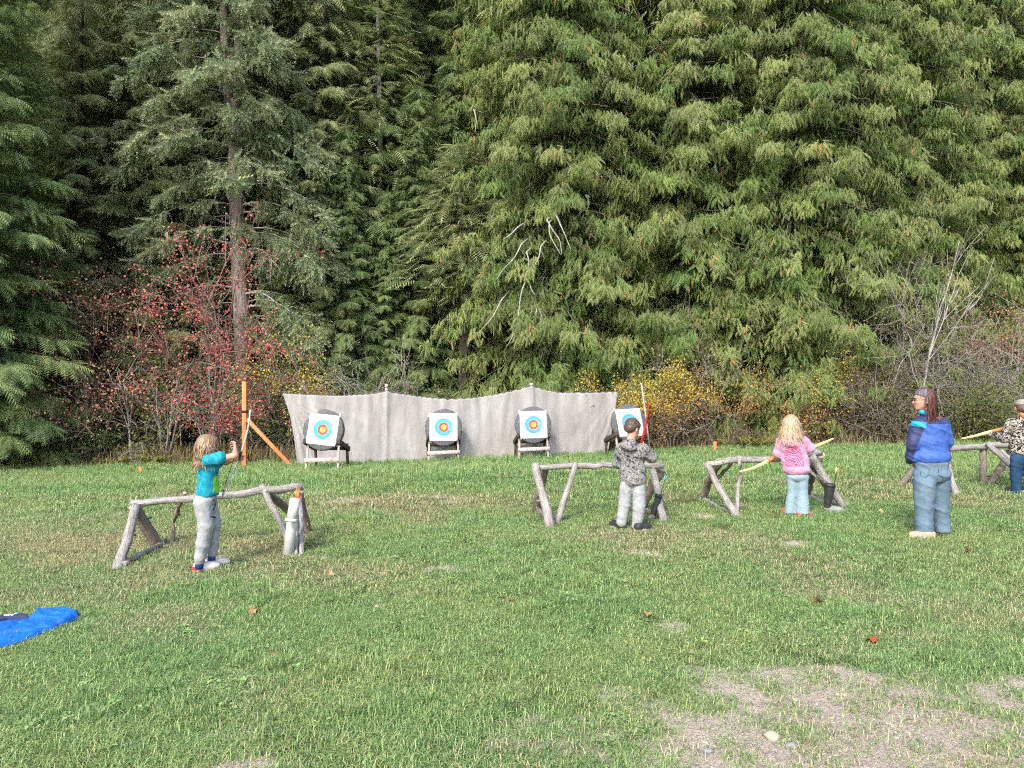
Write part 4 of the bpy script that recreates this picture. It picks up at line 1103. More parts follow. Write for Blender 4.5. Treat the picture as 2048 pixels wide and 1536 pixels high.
# ------------------------------------------------------------------ curtain with its posts and pole
cl, crr = at(566, 787, 17.6), at(1236, 785, 18.9)
def curtain():
    nu, nv = 260, 44
    u = np.linspace(0, 1, nu)[:, None] * np.ones((1, nv)); v = np.ones((nu, 1)) * np.linspace(0, 1, nv)[None, :]   # v: 0 top, 1 bottom
    pu = 566 + (1236 - 566) * u
    top_px = np.interp(pu[:, 0], [566, 620, 680, 735, 760, 773, 790, 850, 900, 950, 1000, 1040, 1062, 1085, 1120, 1180, 1236], [787, 790, 792, 789, 786, 782, 787, 795, 799, 796, 788, 779, 772, 779, 786, 786, 784])
    d = 17.6 + (18.9 - 17.6) * u
    x = (pu - 1024) / F_PX * d
    inset_l = np.interp(v, [0, .3, .6, .85, 1], [0, 15, 24, 29, 31]) * np.clip(1 - u / 0.22, 0, 1) ** 1.3
    inset_r = np.interp(v, [0, .3, .7, 1], [0, 5, 14, 22]) * np.clip((u - 0.88) / 0.12, 0, 1) ** 1.4
    x = x + (inset_l - inset_r) / F_PX * d
    zt = CAM_Z - (top_px[:, None] - 768) / F_PX * d
    sc = 0.012 * np.sin(u * 2 * math.pi * 52 + 3 * np.sin(u * 31)) * (.5 + fbm(u * 14, v * 0, 8, 2)) * np.exp(-v * 9) * np.interp(u, [0, .15, .2, 1], [0.2, .4, 1, 1])
    zb = ground_z(x.ravel(), d.ravel()).reshape(x.shape)
    z = zt * (1 - v) + (zb - 0.02) * v + sc
    fold = 0.009 * np.sin(u * 170 + 2.0 * np.sin(u * 23)) * (0.35 + 0.65 * np.exp(-v * 2.5)) + 0.07 * (fbm(u * 22 + .8 * v, v * 1.3, 3, 3) - .5)
    # tension folds fanning from the top corners
    for cu, sgn in ((0.0, 1), (1.0, -1)):
        du = np.abs(u - cu) * 9.0; ang = np.arctan2(du, v * 1.9 + 1e-3)
        fold = fold + (0.026 if cu == 0 else 0.012) * np.sin(ang * 34) * np.exp(-du * (0.9 if cu == 0 else 2.2)) * sstep(0.05, .3, v)
    drag = np.exp(-((u - 0.79) / 0.09) ** 2) * sstep(.45, 1, v)
    fold = fold - 0.06 * np.sin((u - .7) * 40 + v * 9) * drag
    for cu in (0.31, 0.745):
        fold = fold - 0.05 * np.exp(-((u - cu) / 0.006) ** 2)
    y = d + fold - 0.10 * v * np.exp(-((u - .3) / .5) ** 2)
    V = np.stack([x, y, z], -1).reshape(-1, 3)
    i = (np.arange(nu - 1)[:, None] * nv + np.arange(nv - 1)[None, :]).ravel()
    b = np.array([float(x[nu // 2, 0]), float(d[nu // 2, 0]), gz(float(x[nu // 2, 0]), float(d[nu // 2, 0]))])
    t = thing('target_curtain', 'wide grey beige cloth curtain hung behind the four targets', 'curtain', b)
    a = Acc(); a.add(V, np.stack([i, i + nv, i + nv + 1, i + 1], -1), 0, 0.5)
    o = a.build('cloth', M['curtain'], t, smooth=True)
    so = o.modifiers.new('thick', 'SOLIDIFY'); so.thickness = 0.006; so.offset = 1
    a = Acc(); add_tube(a, V.reshape(nu, nv, 3)[::2, 0] + np.array([0, 0.012, 0.012]), 0.010, 5, True); a.build('top_cord', M['rope'], t)
    a = Acc(); add_tube(a, V.reshape(nu, nv, 3)[0, :] + np.array([-0.004, 0.01, 0]), 0.008, 5, True); a.build('side_cord', M['rope'], t)
    for px, pt, dd in ((773, 768, 18.12), (1063, 766, 18.68)):
        p = at(px, pt, dd); g = gz(p[0], p[1]); a = Acc()
        add_tube(a, [(p[0], p[1], g - .2), (p[0], p[1], p[2] - .09)], 0.032, 10, True); 
        add_tube(a, [(p[0], p[1], p[2] - .09), (p[0], p[1], p[2])], 0.045, 10, True); a.build('post', M['plank_pink'], t, smooth=False)
    P0, P1 = cl, at(490, 800, 17.3)
    a = Acc(); add_tube(a, [P0, (P0 + P1) / 2 - [0, 0, .01], P1], 0.006, 4, False); a.build('guy_rope', M['rope'], t)
    P0, P1 = crr, at(1284, 772, 18.6)
    a = Acc(); add_tube(a, [P0, (P0 + P1) / 2 - [0, 0, .02], P1], 0.006, 4, False); a.build('guy_rope', M['rope'], t)
    P0, P1 = at(1284, 772, 18.6), np.array(on_ground(1345, 905)) + [0, 1.2, 0]
    a = Acc(); add_tube(a, [P0, (P0 + P1) / 2, P1], 0.005, 4, False); a.build('guy_rope', M['rope'], t)
curtain()

b = at(1302, 905, 18.4); b[2] = gz(b[0], b[1]); tp = at(1283, 768, 18.6)
t = thing('leaning_pole', 'slim grey metal pole leaning beside the curtain corner', 'pole', b)
a = Acc(); add_tube(a, [b - [0, 0, .15], (b + tp) / 2, tp], 0.022, 10, True); a.build('shaft', M['steel'], t, smooth=True)
a = Acc(); add_tube(a, [tp - (tp - b) * .01, tp + (tp - b) * .012], 0.027, 10, True); a.build('cap', M['pvc'], t)

# orange braced post
def orange_post():
    b = at(489, 934, 17.3); b[2] = gz(b[0], b[1]); tp = at(490, 763, 17.3)
    t = thing('orange_post', 'orange wooden post with diagonal brace left of the curtain', 'post', b)
    a = Acc(); beam(a, b - [0, 0, .3], [b[0] + .005, b[1], tp[2]], .10, .09, (0, 1, 0)); a.build('upright', M['orange'], t)
    e = at(589, 930, 17.3); e[2] = gz(e[0], e[1]) - .05; s = at(494, 838, 17.3); s[0] = b[0] + .055
    a = Acc(); beam(a, s, e, .085, .07, (0, 1, 0)); a.build('brace', M['orange'], t)
    c = at(490, 823, 17.3); a = Acc(); add_box(a, [b[0] + .003, b[1], c[2]], (.056, .051, .03)); a.build('strap', M['strap'], t)
orange_post()
for px, py, d, h, lab in ((281, 938, 16.2, .17, 'short orange marker stake left of the archer'), (1430, 903, 18.6, .28, 'short orange marker stake beside the girl in pink')):
    b = at(px, py, d); b[2] = gz(b[0], b[1]); a = Acc()
    add_box(a, b + [0, 0, h / 2 - .05], (.035, .02, h / 2 + .05), None, 0, .004)
    add_box(a, b + [0, 0, h + .006], (.028, .014, .008), None, 0, .004)
    tag(a.build('marker_stake', M['orange'], None, tuple(b)), lab, 'stake', 'orange marker stakes')

# ------------------------------------------------------------------ targets on easels
def rotz(a):
    c, s = math.cos(a), math.sin(a); return np.array([[c, -s, 0], [s, c, 0], [0, 0, 1]])
def rotx(a):
    c, s = math.cos(a), math.sin(a); return np.array([[1, 0, 0], [0, c, -s], [0, s, c]])
def roty(a):
    c, s = math.cos(a), math.sin(a); return np.array([[c, 0, s], [0, 1, 0], [-s, 0, c]])

def target(px, py, d, yaw, roll, label_t, label_s, seed, skew=0.0, R=0.46, dz=0):
    """Foam butt with a paper face, resting on a wooden easel (two things)."""
    r = np.random.RandomState(seed)
    c = at(px, py, d); g = gz(c[0], c[1]); b = np.array([c[0], c[1], g]); Rz = rotz(yaw)
    W = lambda p: b + Rz @ np.asarray(p, float)
    tilt = -0.16
    hz = c[2] - g
    # easel
    s = thing('target_easel', label_s, 'easel', b, 'wooden easels under the targets')
    zf = hz - 0.40
    fy = -0.10
    for sx in (-1, 1):
        a = Acc(); beam(a, W((sx * .37, fy - .06, -.05)), W((sx * .335, fy + .22, hz + R * .80)), .045, .032, (0, 1, 0)); a.build('front_upright', M['plank_pink'], s)
        a = Acc(); beam(a, W((sx * .40, fy - .07, zf + .16)), W((sx * .40, .52, zf - .07)), .11, .05, (1, 0, 0)); a.build('support_arm', M['plank_dark'], s)
        a = Acc(); beam(a, W((sx * .375, .53, -.05)), W((sx * .375, .44, zf + .06)), .06, .04, (0, 1, 0)); a.build('rear_leg', M['plank_dark'], s)
    a = Acc(); beam(a, W((-.40, fy - .055, .26)), W((.40, fy - .055, .285)), .085, .03, (0, 1, 0)); a.build('front_rail', M['plank_pink'], s)
    a = Acc(); beam(a, W((-.43, .50, zf - .06)), W((.43, .50, zf - .05)), .085, .04, (0, 1, 0)); a.build('rear_rail', M['plank_dark'], s)
    # butt
    t = thing('archery_target', label_t, 'target', c, 'round grey archery targets')
    n = 64; ang = np.arange(n) * 2 * math.pi / n
    rad = np.full(n, R)
    if seed in (1, 2):                                   # chewed upper rim
        for k in range(n):
            aa = ang[k]
            if 1.75 < aa < 2.6: rad[k] *= 1 - 0.05 * r.rand() - (0.06 if seed == 1 and aa > 1.95 else 0.01)
            elif r.rand() < .08: rad[k] *= 0.985
    prof = [(-.075, .0), (-.075, .96), (-.062, 1.0), (.062, 1.0), (.075, .97), (.075, .0)]
    V = []
    Rm = Rz @ rotx(tilt)
    for yy, f in prof:
        for k in range(n):
            V.append(c + Rm @ np.array([rad[k] * f * math.cos(ang[k]), yy, rad[k] * f * math.sin(ang[k])]))
    V = np.array(V); Q = []; 
    for q in range(5):
        for k in range(n):
            k2 = (k + 1) % n; Q.append((q * n + k, q * n + k2, (q + 1) * n + k2, (q + 1) * n + k))
    Q = np.array(Q); a = Acc(); n0 = len(V)
    a.add(V, Q, 0, .5); a.qm[-1] = np.repeat([0, 0, 1, 1, 0], n)
    a.build('butt', [M['foam'], M['foam_rim']], t, smooth=False)
    a = Acc()
    add_tube(a, [c + Rm @ np.array([R * .995 * math.cos(x), -.03, R * .995 * math.sin(x)]) for x in np.linspace(3.3, 6.1, 24)], .012, 5, True); a.build('rim_band', M['foam_rim'], t)
    # paper face: a slightly curled sheet
    h = 0.342; m = 15; gu = np.linspace(-h, h, m); U, Wv = np.meshgrid(gu, gu)
    curl = .004 * np.sin(U * 9 + seed) * np.cos(Wv * 8) + .010 * np.clip((np.abs(U) + np.abs(Wv)) / h - 1.55, 0, 1)
    Pp = np.stack([U.ravel() + skew * Wv.ravel(), -.082 - curl.ravel(), Wv.ravel()], -1) @ roty(roll).T
    V = c + Pp @ Rm.T
    i = (np.arange(m - 1)[:, None] * m + np.arange(m - 1)[None, :]).ravel(); Q = np.stack([i, i + 1, i + m + 1, i + m], -1)
    a = Acc(); a.add(V, Q, 0, .5); o = a.build('paper_face', M['target_print'], t)
    uv = o.data.uv_layers.new(name='UVMap'); li = np.zeros(len(o.data.loops), np.int32); o.data.loops.foreach_get('vertex_index', li)
    uv.data.foreach_set('uv', np.stack([U.ravel()[li], Wv.ravel()[li]], -1).astype(np.float32).ravel())
    so = o.modifiers.new('thick', 'SOLIDIFY'); so.thickness = .003; so.offset = -1
    for sx, sz in ((-1, 1), (1, 1), (-1, -1), (1, -1)):
        a = Acc(); p = c + Rm @ (roty(roll) @ np.array([sx * .315 + skew * sz * .315, -.09, sz * .315])); add_tube(a, [p, p - Rm @ np.array([0, .012, 0])], .006, 6, True); a.build('pin', M['strap'], t)

target(648, 860, 15.9, -0.10, 0.10, 'archery target nearest the orange post, its paper twisted askew', 'easel under the twisted target by the orange post', 1)
target(887, 855, 17.65, 0.14, 0.01, 'archery target with a chewed upper rim, second from the orange post', 'easel under the chewed target, second from the orange post', 2)
target(1066, 850, 17.85, 0.14, -.02, 'archery target before the taller curtain peak with posts above its corners', 'easel before the taller curtain peak', 3)
target(1257, 846, 17.65, 0.32, -.03, 'archery target half hidden by the boy in grey camouflage', 'easel half hidden by the boy in grey camouflage', 4, -.09)

# ------------------------------------------------------------------ log trestles
def log(acc, pts, r0, r1, seed=0, knots=True, m=0):
    P = np.asarray(pts, float); n = max(7, int(np.sum(np.linalg.norm(np.diff(P, axis=0), axis=1)) / .10))
    tq = np.concatenate([[0], np.cumsum(np.linalg.norm(np.diff(P, axis=0), axis=1))]); tq /= tq[-1]
    tt = np.linspace(0, 1, n); Q = np.stack([np.interp(tt, tq, P[:, j]) for j in range(3)], -1)
    for _ in range(2):
        if n > 3: Q[1:-1] = (Q[:-2] + 2 * Q[1:-1] + Q[2:]) / 4
    r = np.random.RandomState(seed)
    Q[1:-1] += r.normal(0, .006, (n - 2, 3))
    add_tube(acc, Q, np.linspace(r0, r1, n) * .78, 12, True, m, 2, None, .10, seed)
    if knots:
        for k in range(3):
            j = r.randint(1, n - 1); d = unit(r.normal(0, 1, 3)); add_tube(acc, [Q[j], Q[j] + d * (r0 * 1.35)], [.016, .009], 6, True, m, 2)

def grain(o, a, b, k):
    """wood coordinates of a log: across, across, along"""
    n = len(o.data.vertices); co = np.zeros(n * 3, np.float32); o.data.vertices.foreach_get('co', co); co = co.reshape(-1, 3)
    z = unit(b - a); x = unit(np.cross(z, [.3, .9, .2])); y = np.cross(z, x); q = co - a
    at_ = o.data.attributes.new('grain', 'FLOAT_VECTOR', 'POINT'); at_.data.foreach_set('vector', (np.stack([q @ x, q @ y, q @ z], -1) + k * 3.1).astype(np.float32).ravel())
    o.data.polygons.foreach_set('use_smooth', np.array([p.vertices.__len__() == 4 for p in o.data.polygons]))
LM = [M['log'], M['log_dark'], M['log_end']]
def trestle(label, b, logs):
    t = thing('log_trestle', label, 'trestle', b, 'log trestles along the shooting line')
    for k, (nm, pts, r0, r1, dark) in enumerate(logs):
        a = Acc(); log(a, pts, r0, r1, k * 7 + int(abs(b[0] * 10)), True, 1 if dark else 0); o = a.build(nm, LM, t, smooth=True); grain(o, np.asarray(pts[0]) - np.array(t.location), np.asarray(pts[-1]) - np.array(t.location), k)
    return t
def G(px, py, dz=-.03): 
    p = on_ground(px, py); p[2] += dz; return p

# trestle at the archer
trestle('long log trestle beside the archer with white tubes at its end', G(420, 1075), [
    ('rail', [at(262, 1006, 7.25), at(430, 993, 7.40), at(606, 973, 7.65)], .045, .055, 0),
    ('front_leg', [G(232, 1140), at(272, 1012, 7.2)], .062, .052, 0),
    ('rear_leg', [G(318, 1092), at(268, 1012, 7.2)], .075, .070, 1),
    ('ground_bar', [G(246, 1136, .03), G(330, 1088, .03)], .035, .032, 0),
    ('crooked_prop', [G(343, 1091), at(347, 1050, 7.75), at(355, 1020, 7.6), at(369, 985, 7.45)], .028, .026, 1),
    ('front_leg', [G(592, 1112), at(560, 1045, 7.35), at(523, 971, 7.55)], .038, .042, 0),
    ('rear_leg', [G(612, 1062), at(585, 1030, 8.1), at(527, 978, 7.62)], .05, .055, 1),
    ('end_post', [G(603, 1112), at(600, 990, 7.66)], .030, .030, 0),
    ('end_post', [G(593, 1113), at(594, 1000, 7.60)], .028, .028, 0),
    ('rear_leg', [G(618, 1066), at(600, 985, 7.75)], .05, .05, 1)])
# trestle at the boy in grey camouflage
trestle('log trestle with heavy split legs before the boy in grey camouflage', G(1200, 1040), [
    ('rail', [at(1068, 934, 8.65), at(1200, 931, 8.75), at(1326, 932, 8.85)], .045, .050, 0),
    ('front_leg', [G(1102, 1056), at(1071, 928, 8.55)], .070, .060, 0),
    ('rear_leg', [G(1070, 1022), at(1090, 936, 8.78)], .075, .060, 1),
    ('ground_bar', [G(1075, 1022, .03), G(1104, 1050, .03)], .055, .05, 1),
    ('front_prop', [G(1112, 1046), at(1152, 926, 8.62)], .052, .040, 0),
    ('ground_bar', [G(1098, 1034, .02), G(1130, 1036, .02)], .03, .025, 0),
    ('front_leg', [G(1328, 1044), at(1305, 940, 8.82)], .060, .058, 0),
    ('rear_leg', [G(1282, 1018), at(1322, 938, 8.95)], .062, .075, 1),
    ('ground_bar', [G(1284, 1022, .03), G(1332, 1040, .03)], .035, .03, 0)])
# crooked trestle at the girl
trestle('crooked grey trestle with a wavy rail before the girl in pink', G(1550, 1010), [
    ('rail', [at(1412, 929, 9.0), at(1470, 918, 9.05), at(1500, 920, 9.1), at(1535, 921, 9.15), at(1580, 914, 9.2), at(1642, 904, 9.3)], .050, .055, 0),
    ('front_leg', [G(1478, 1034), at(1430, 960, 8.95), at(1411, 926, 8.95)], .058, .050, 0),
    ('rear_leg', [G(1402, 998), at(1420, 960, 9.6), at(1440, 922, 9.15)], .070, .060, 1),
    ('crooked_prop', [G(1476, 1030), at(1474, 985, 9.0), at(1481, 945, 9.0), at(1478, 912, 8.98)], .034, .032, 0),
    ('rear_brace', [at(1425, 965, 9.5), at(1445, 948, 9.35), at(1468, 920, 9.1)], .030, .026, 1),
    ('ground_bar', [G(1405, 1000, .02), G(1470, 1032, .02)], .03, .028, 0),
    ('front_leg', [G(1692, 1016), at(1655, 965, 9.1), at(1622, 912, 9.2)], .055, .065, 0),
    ('rear_leg', [G(1610, 990), at(1625, 945, 9.6), at(1640, 908, 9.32)], .060, .085, 1),
    ('front_prop', [G(1678, 1003), at(1640, 962, 9.2), at(1618, 940, 9.25)], .028, .025, 0),
    ('ground_bar', [G(1608, 994, .03), G(1650, 1008, .03), G(1694, 1014, .03)], .038, .045, 0)])
# far trestle
trestle('far trestle with an upright post behind the woman', G(1960, 972), [
    ('rail', [at(1826, 903, 11.0), at(1900, 897, 11.15), at(2022, 889, 11.4), at(2075, 887, 11.5)], .060, .065, 0),
    ('front_leg', [G(1914, 990), at(1888, 900, 11.1)], .055, .05, 0),
    ('rear_leg', [G(1796, 974), at(1830, 935, 11.3), at(1860, 900, 11.1)], .06, .06, 1),
    ('upright', [G(1967, 968), at(1967, 897, 11.35)], .065, .065, 1),
    ('rear_leg', [G(1977, 970), at(2005, 930, 11.6), at(2030, 893, 11.5)], .065, .07, 1),
    ('front_leg', [at(2062, 970, 10.9), at(2024, 936, 11.0), at(1975, 885, 11.2)], .050, .055, 0),
    ('front_prop', [at(2070, 968, 11.2), at(2025, 925, 11.25), at(2000, 900, 11.3)], .045, .05, 0),
    ('ground_bar', [G(1880, 975, .02), G(1918, 988, .02)], .04, .035, 0)])

# ------------------------------------------------------------------ arrow tubes, boots and arrows
def hollow_tube(acc, a, b, r, th=.006, sides=20, m=0, mi=1):
    a = np.asarray(a, float); b = np.asarray(b, float); z = unit(b - a); x = unit(np.cross(z, [0, 1, 0.2])); y = np.cross(z, x)
    an = np.arange(sides) * 2 * math.pi / sides; ring = lambda c, rr: c + rr * (np.cos(an)[:, None] * x + np.sin(an)[:, None] * y)
    V = np.concatenate([ring(a, r), ring(b, r), ring(b, r - th), ring(a, r - th)]); j = np.arange(sides); jn = (j + 1) % sides
    for q, mm in ((0, m), (1, m), (2, mi), (3, m)):
        q2 = (q + 1) % 4
    F = np.concatenate([np.stack([q * sides + j, q * sides + jn, ((q + 1) % 4) * sides + jn, ((q + 1) % 4) * sides + j], -1) for q in range(4)])
    acc.add(V, F, m, .5); acc.qm[-1] = np.repeat([m, m, mi, m], sides)

def arrow(label, p0, p1, shaft, f1, f2):
    p0 = np.asarray(p0, float); p1 = np.asarray(p1, float); z = unit(p1 - p0); L = np.linalg.norm(p1 - p0)
    t = thing('arrow', label, 'arrow', p0, 'arrows'); a = Acc(); add_tube(a, [p0, p1], .0045, 6, True); a.build('shaft', shaft, t)
    x = unit(np.cross(z, [.3, 1, .1])); y = np.cross(z, x)
    for k in range(3):
        d = x * math.cos(k * 2.094) + y * math.sin(k * 2.094); a = Acc(); s = p1 - z * .10
        th = np.cross(z, d) * .0012
        V = [s + d * .004, s + d * .018 + z * .03, s + d * .02 + z * .07, s + d * .004 + z * .08]
        V = [v - th for v in V] + [v + th for v in V]
        a.add(V, [[0, 1, 2, 3], [7, 6, 5, 4], [0, 4, 5, 1], [1, 5, 6, 2], [2, 6, 7, 3], [3, 7, 4, 0]]); a.build('fletching', f1 if k == 0 else f2, t)
    a = Acc(); add_tube(a, [p1, p1 + z * .012], .005, 6, True); a.build('nock', f2, t)

gb = G(575, 1112, 0)
t = thing('arrow_tube', 'white plastic drain pipe standing as quiver on the trestle end', 'tube', gb, 'white plastic arrow tubes')
a = Acc(); hollow_tube(a, gb + [0, 0, -.02], at(590, 996, gb[1] + .06), .050); a.build('pipe', [M['pvc'], M['pvc_in']], t, smooth=True)
p0, p1 = at(582, 1044, gb[1] - .10), at(591, 998, gb[1] - .04)
t = thing('arrow_tube', 'shorter white plastic pipe with flared end strapped in front of the tall one', 'tube', p0, 'white plastic arrow tubes')
a = Acc(); hollow_tube(a, p0 + (p1 - p0) * .12, p1, .050); a.build('pipe', [M['pvc'], M['pvc_in']], t, smooth=True)
a = Acc(); hollow_tube(a, p0, p0 + (p1 - p0) * .14, .060); a.build('flared_socket', [M['pvc'], M['pvc_in']], t, smooth=True)
arrow('orange arrow standing in the tall white tube', at(590, 1080, gb[1] + .04), at(598, 978, gb[1] + .08), M['shaft_orange'], M['shaft_orange'], M['shaft_orange'])
arrow('second orange arrow standing close beside the first in the white tube', at(588, 1080, gb[1] + .07), at(594, 976, gb[1] + .10), M['shaft_orange'], M['shaft_orange'], M['shaft_orange'])

def boot(label, gp, top, r_top, r_ank, toe, mats, seed=0):
    """Rubber boot used as a quiver: shaft, foot, sole."""
    t = thing('rubber_boot', label, 'boot', gp, 'old boots used as quivers')
    a = Acc(); gp = np.asarray(gp, float); top = np.asarray(top, float); k = 10; tt = np.linspace(0, 1, k)
    P = gp + np.array([0, 0, .06]) + (top - gp - np.array([0, 0, .06])) * tt[:, None]
    R = r_ank + (r_top - r_ank) * sstep(.1, .9, tt)
    add_tube(a, P, R, 16, False, 0, None, .5, .03, seed)
    z = unit(top - gp); hollow_tube(a, top - z * .03, top + z * .004, r_top + .004, .012, 16, 0, 1)
    add_tube(a, [top - z * .05, top - z * .04], [r_top - .01] * 2, 12, True, 1)
    a.build('shaft', [mats[0], M['strap']], t, smooth=True)
    toe = np.asarray(toe, float); a = Acc(); tt = np.linspace(0, 1, 9)
    P = gp + np.array([0, 0, .045]) + (toe - gp) * (tt * 1.15 - .22)[:, None] - np.array([0, 0, .012]) * tt[:, None]
    R = r_ank * np.array([.35, .8, .98, 1.0, .95, .92, .88, .7, .25])
    add_tube(a, P, R, 14, True, 0, None, .5); a.build('foot', mats[1], t, smooth=True)
    a = Acc(); dirv = unit((toe - gp) * [1, 1, 0]); sd = np.array([-dirv[1], dirv[0], 0]); n = 20; an = np.linspace(0, 2 * math.pi, n, endpoint=False); L = np.linalg.norm(toe - gp)
    ring = gp + dirv * (np.cos(an) * L * .68 + L * .36)[:, None] + sd * (np.sin(an) * r_ank * .95)[:, None]
    V = np.concatenate([ring + [0, 0, -.005], ring + [0, 0, .022]]); j = np.arange(n); jn = (j + 1) % n
    a.add(V, np.stack([j, jn, n + jn, n + j], -1)); a.add([*(ring + [0, 0, .022]), gp + [0, 0, .022] + dirv * L * .36], np.stack([j, jn, np.full(n, n)], -1)); a.build('sole', mats[1], t)
gp = G(1655, 1024, 0)
boot('black rubber boot standing as quiver at the crooked trestle', gp, at(1660, 968, gp[1] - .02), .062, .045, gp + np.array([.20, -.05, 0]), (M['rubber'], M['rubber_grey']), 3)
arrow('black arrow with yellow feathers standing in the black boot', at(1662, 998, gp[1]), at(1676, 932, gp[1] - .03), M['shaft_black'], M['fletch_yellow'], M['shaft_orange'])
gp = G(1306, 1040, 0)
boot('dark slim boot leaning on the trestle leg beside the boy in grey camouflage', gp, at(1318, 990, gp[1]), .040, .036, gp + np.array([-.07, -.08, 0]), (M['rubber'], M['rubber_grey']), 5)
arrow('arrow with teal feathers leaning out of the slim dark boot', at(1310, 1030, gp[1]), at(1333, 948, gp[1] + .02), M['shaft_black'], M['fletch_teal'], M['fletch_teal'])

# ------------------------------------------------------------------ jacket lying on the grass
M['jacket_blue'] = noise_mat('blue_nylon', [(0.3, (0.004, 0.085, 0.42)), (0.55, (0.008, 0.115, 0.46)), (0.75, (0.015, 0.155, 0.54))], 9, 0.75, 0.6, 0.03, None, 6, 0.2)
M['jacket_navy'] = noise_mat('navy_lining', [(0.3, (0.02, 0.025, 0.07)), (0.7, (0.05, 0.06, 0.14))], 8, 0.6, 0.3, 0.01)
M['print_white'] = noise_mat('white_print', [(0.3, (0.6, 0.62, 0.68)), (0.7, (0.8, 0.8, 0.84))], 30, 0.6, 0)
def jacket():
    out = [(-260, 1300), (-120, 1225), (0, 1250), (60, 1240), (85, 1231), (130, 1229), (157, 1233), (158, 1241), (140, 1248), (110, 1262), (60, 1283), (0, 1302), (-90, 1345), (-200, 1380)]
    O = np.array([on_ground(*p) for p in out]); c = O.mean(0); c[2] = gz(c[0], c[1])
    t = thing('blue_jacket', 'bright blue jacket lying on the grass at the picture edge', 'jacket', c)
    # concentric rings from outline to centre make a crumpled flat heap
    def heap(O, h, name, mat, seed, zoff=0.0):
        k = 110; seg = np.concatenate([O, O[:1]]); tq = np.linspace(0, 1, len(seg)); tt = np.linspace(0, 1, k, endpoint=False)
        E = np.stack([np.interp(tt, tq, seg[:, j]) for j in range(3)], -1); cc = E.mean(0)
        rings = []; m = 26
        for q in range(m + 1):
            f = q / m; P = cc + (E - cc) * (1 - f * .985); P[:, 2] = ground_z(P[:, 0], P[:, 1])
            w = 2.2 * (fbm(P[:, 0] * 13 + seed, P[:, 1] * 17, seed, 4) - .5) + 1.1 * np.abs(2 * vnoise(P[:, 0] * 7 + P[:, 1] * 6, P[:, 1] * 13 - P[:, 0] * 9, seed) - 1)
            hh = h * (1 - (1 - min(1, f * 6)) ** 2)
            P[:, 2] += .015 + zoff + hh * (0.75 + 0.8 * w) if q else .006
            rings.append(P)
        V = np.concatenate(rings + [cc[None] * [1, 1, 0] + [[0, 0, gz(cc[0], cc[1]) + .015 + zoff + h]]])
        j = np.arange(k); jn = (j + 1) % k; a = Acc()
        F = np.concatenate([np.stack([q * k + j, q * k + jn, (q + 1) * k + jn, (q + 1) * k + j], -1) for q in range(m)])
        a.add(V, F, 0, .5); n0 = 0; a.T.append(np.stack([m * k + j, m * k + jn, np.full(k, (m + 1) * k)], -1)); a.tm.append(np.zeros(k))
        return a.build(name, mat, t, smooth=True)
    heap(O, .020, 'shell', M['jacket_blue'], 3)
    slv = np.array([on_ground(*p) for p in [(55, 1246), (85, 1231), (130, 1228), (157, 1232), (157, 1240), (120, 1246), (80, 1247)]]); heap(slv, .024, 'sleeve', M['jacket_blue'], 9, .018)
    lin = np.array([on_ground(*p) for p in [(-120, 1242), (-20, 1247), (57, 1241), (58, 1245), (15, 1252), (-10, 1260), (-120, 1258)]]); heap(lin, .014, 'lining', M['jacket_navy'], 5, .030)
    for k, (px, py, w) in enumerate(((14, 1249, .02), (20, 1247.5, .012), (25, 1248.5, .01), (33, 1245, .012), (-8, 1250, .02))):
        p = on_ground(px, py); p[2] += .066; a = Acc(); add_box(a, p, (w, .004, .003), rotz(.3 * k)); a.build('printed_mark', M['print_white'], t)
    # hem piping
    P = np.concatenate([O[7:], O[:1]]); P[:, 2] += .012; a = Acc(); add_tube(a, P, .008, 6, True); a.build('hem', M['jacket_navy'], t)
jacket()

# ------------------------------------------------------------------ stones and fallen leaves
M['stone_cream'] = noise_mat('cream_stone', [(0.3, (0.255, 0.221, 0.1615)), (0.7, (0.408, 0.3655, 0.2805))], 20, 0.85, 0.4, 0.01)
M['stone_grey'] = noise_mat('grey_stone', [(0.3, (0.16, 0.168, 0.184)), (0.7, (0.264, 0.28, 0.304))], 20, 0.85, 0.4, 0.01)
M['stone_pink'] = noise_mat('pinkish_stone', [(0.3, (0.25, 0.19, 0.15)), (0.7, (0.45, 0.36, 0.30))], 20, 0.85, 0.4, 0.01)
def stone(px, py, sx, sy, sz, mat, label, seed, rz=0):
    r = np.random.RandomState(seed); V, T = pebble(seed, 1.0)
    # one subdivision with flattened facets
    mid = {}; V = list(V); T2 = []
    def md(i, j):
        k = (min(i, j), max(i, j))
        if k not in mid:
            mid[k] = len(V); p = (np.array(V[i]) + np.array(V[j])) / 2; V.append(p * (1.06 + .16 * r.rand()))
        return mid[k]
    T2 = list(T)
    V = np.array(V)
    for _ in range(7):
        nn = unit(r.normal(0, 1, 3)); ex = V @ nn - r.uniform(.5, .8); V = V - np.maximum(ex, 0)[:, None] * nn
    V = V * [sx, sy, sz]; V[:, 2] = np.minimum(V[:, 2], sz * .72)
    b = on_ground(px, py); V = V @ rotz(rz).T + b + [0, 0, sz * .3]
    a = Acc(); a.add(V, np.array(T2)); tag(a.build('stone', mat, None, tuple(b)), label, 'stone', 'loose stones on the meadow')
stone(1545, 1475, .060, .045, .030, M['stone_cream'], 'large cream stone in the gravel', 4, .5)
stone(1583, 1495, .038, .030, .022, M['stone_grey'], 'smooth blue grey stone beside the cream one', 6)
stone(1418, 1503, .035, .025, .015, M['stone_grey'], 'flat pale grey stone at the gravel edge', 8)
stone(1690, 1392, .020, .018, .014, M['stone_cream'], 'small pale stone above the large cream one, nearer the girl', 9)
stone(1676, 1391, .016, .014, .012, M['stone_cream'], 'tiny pale stone beside the small one', 10)
stone(1570, 1482, .022, .016, .012, M['stone_cream'], 'small cream chip between the two gravel stones', 14)
